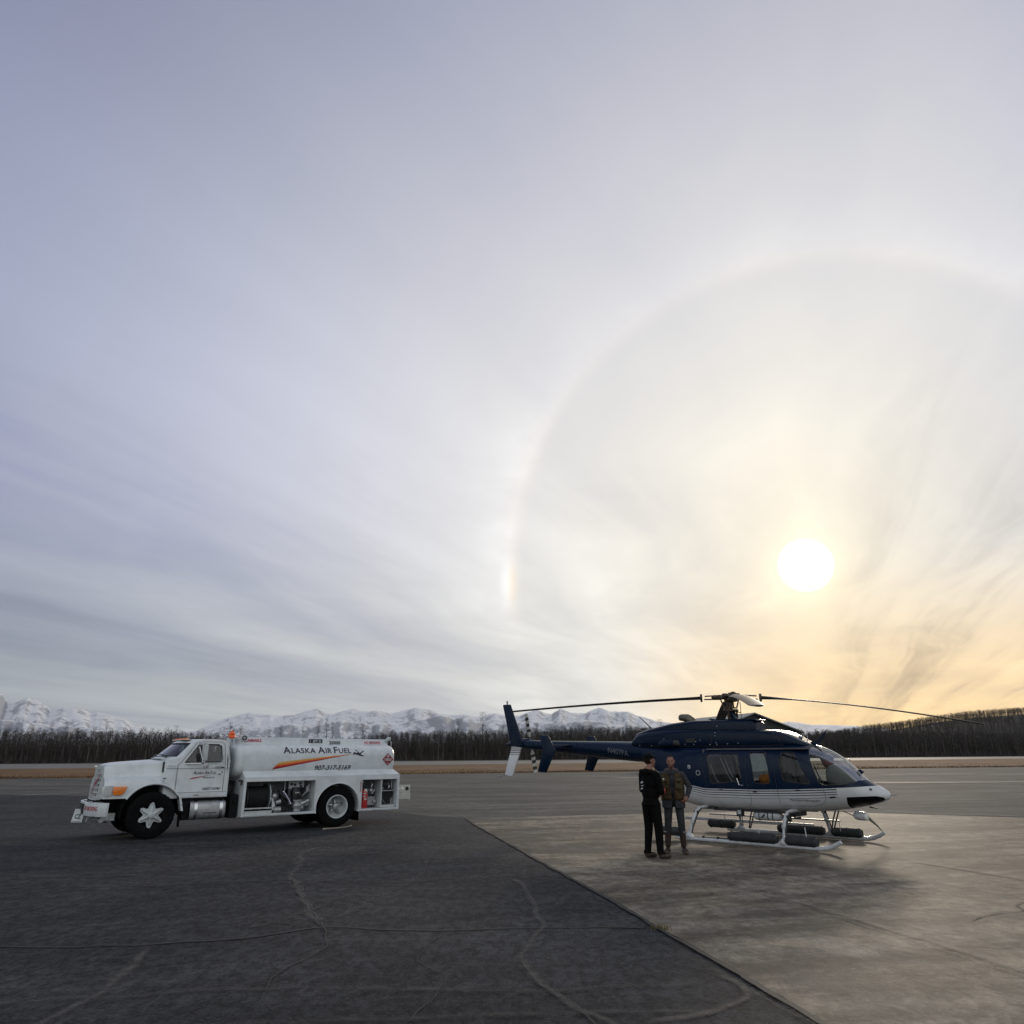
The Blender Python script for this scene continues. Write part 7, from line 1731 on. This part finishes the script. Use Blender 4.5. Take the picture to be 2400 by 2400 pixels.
def pickV(c):
    lh = (Vector(c) - hV)
    if c.z > 1.53 and lh.length < .2:
        loc = M3v.transposed() @ lh
        if loc.z < -.045 and loc.x > .012 and not (loc.z > -.08 and loc.x > .087 and abs(loc.y) < .025): return 4
        if loc.z > .088 or (loc.x < -.01 and loc.z > -.03 and abs(loc.y) < .083) or (loc.x < .035 and loc.z > .035): return 5
        return 0
    if (Vector(c) - Vector((.24, -.20, 1.12))).length < .12 and c.x > .185: return 0
    if (Vector(c) - Vector((.13, .23, .96))).length < .09: return 0
    if c.z < .36: return 2 if c.z > .055 else 6
    return 3 if c.z < .93 else 1
person_obj(mb, .008, [M_SKIN, M_SHIRT, M_BOOT, M_JEAN, M_BEARD, M_HAIR, M_SOLE], pickV, PV)
mb = MB(); n = 20
for y0_ in (.135, -.155): mb.tube([(-.0 + math.cos(2 * math.pi * i / n) * .068, y0_ + math.sin(2 * math.pi * i / n) * .068, .385) for i in range(n + 1)], .010, 6)
split_loose(mb.build('boot_cuff', M_INTL, PV))
for k, ang_, y0_ in ((0, 16, .14), (1, -14, -.165)):
    mb = MB(); d_ = Vector((math.cos(R(ang_)), math.sin(R(ang_)), 0)); s2 = Vector((-d_.y, d_.x, 0)); p = Vector((-.02, y0_, 0))
    mb.tube([p + d_ * .06 - s2 * .052 + Vector((0, 0, .04)), p + d_ * .085 + Vector((0, 0, .105)), p + d_ * .11 + s2 * .052 + Vector((0, 0, .04))], .010, 6); mb.build('boot_strap', M_BLACKP, PV)
# vest: shell over the torso, open at the front, with pockets
def torso_pt(t, z, off=0.0):
    tab = [(1.47, .085, .145), (1.42, .118, .185), (1.32, .158, .215), (1.2, .158, .212), (1.1, .156, .208), (1.0, .160, .212), (.90, .160, .212), (.80, .162, .212)]
    for a, c in zip(tab[:-1], tab[1:]):
        if c[0] <= z <= a[0]:
            k = (a[0] - z) / (a[0] - c[0]); rx = a[1] * (1 - k) + c[1] * k; ry = a[2] * (1 - k) + c[2] * k; break
    else: rx, ry = tab[-1][1:]
    return Vector((math.cos(t) * (rx + off), math.sin(t) * (ry + off), z))
def vest_shell(z0, z1, g0, g1, off, nm, mat):
    rows = []; nz = 14; nt_ = 40
    for i in range(nz + 1):
        z = z0 + (z1 - z0) * i / nz; g = g0 + (g1 - g0) * i / nz; rows.append([torso_pt(g + (2 * math.pi - 2 * g) * j / nt_, z, off + .004 * math.sin(j * 1.7 + i)) for j in range(nt_ + 1)])
    m__ = MB(); m__.loft(rows, caps=False, closed=False); me = m__.mesh(nm, fix=False); o_ = link_mesh(me, nm, mat, PV, smooth=60)
    md = o_.modifiers.new('t', 'SOLIDIFY'); md.thickness = .014; md.offset = 1; return o_
vs_ = vest_shell(.96, 1.450, R(4), R(17), .004, 'vest', M_VEST)
vest_shell(.82, .97, R(10), R(8), -.004, 'shirt_tail', M_SHIRT)
for t0, t1, z0, z1, mt in ((8, 50, .99, 1.14, M_VEST), (310, 352, .99, 1.14, M_VEST), (12, 50, 1.17, 1.29, M_VESTD), (310, 346, 1.17, 1.27, M_VEST), (20, 50, 1.31, 1.39, M_VESTD), (310, 338, 1.30, 1.38, M_VESTD)):
    rows = []; m__ = MB()
    for off in (.016, .048):
        k_ = .0 if off < .03 else 1.2
        rows.append([torso_pt(R(t0 + k_), z0 + k_ * .004, off), torso_pt(R((t0 + t1) / 2), z0 + k_ * .004, off + .004), torso_pt(R(t1 - k_), z0 + k_ * .004, off), torso_pt(R(t1 - k_), z1 - k_ * .004, off - .012 * (off > .03)), torso_pt(R((t0 + t1) / 2), z1 - k_ * .004, off - .008 * (off > .03)), torso_pt(R(t0 + k_), z1 - k_ * .004, off - .012 * (off > .03))])
    m__.loft(rows); m__.build('pocket', mt, vs_, smooth=0, bevel=.006, seg=2)
mb = MB(); mb.ball(torso_pt(R(-38), 1.345, .055), (.012, .020, .022), 12, 8); mb.build('badge', M_HW, vs_)
mb = MB(); mb.tube([torso_pt(R(-12), 1.44, .02), Vector((.12, -.04, 1.47)), Vector((.03, -.075, 1.50)), Vector((-.05, -.05, 1.515)), Vector((-.05, .05, 1.515)), Vector((.03, .075, 1.50)), Vector((.12, .04, 1.47)), torso_pt(R(12), 1.44, .02)], .022, 8); mb.build('shirt_collar', M_SHIRT, PV)
mb = MB(); mb.b2(-.03, .03, -.03, .03, -.04, .05); hd = mb.build('drink_can', M_RED, None, bevel=.01); hd.location = Matrix.Translation((3.15, 15.28, 0)) @ Matrix.Rotation(R(-103), 4, 'Z') @ Vector((.290, -.165, 1.13)); tag(hd, 'small red item held in the right hand of the vest wearer', 'red item'); hd.name = 'red_item'; hd.data.name = 'red_item'
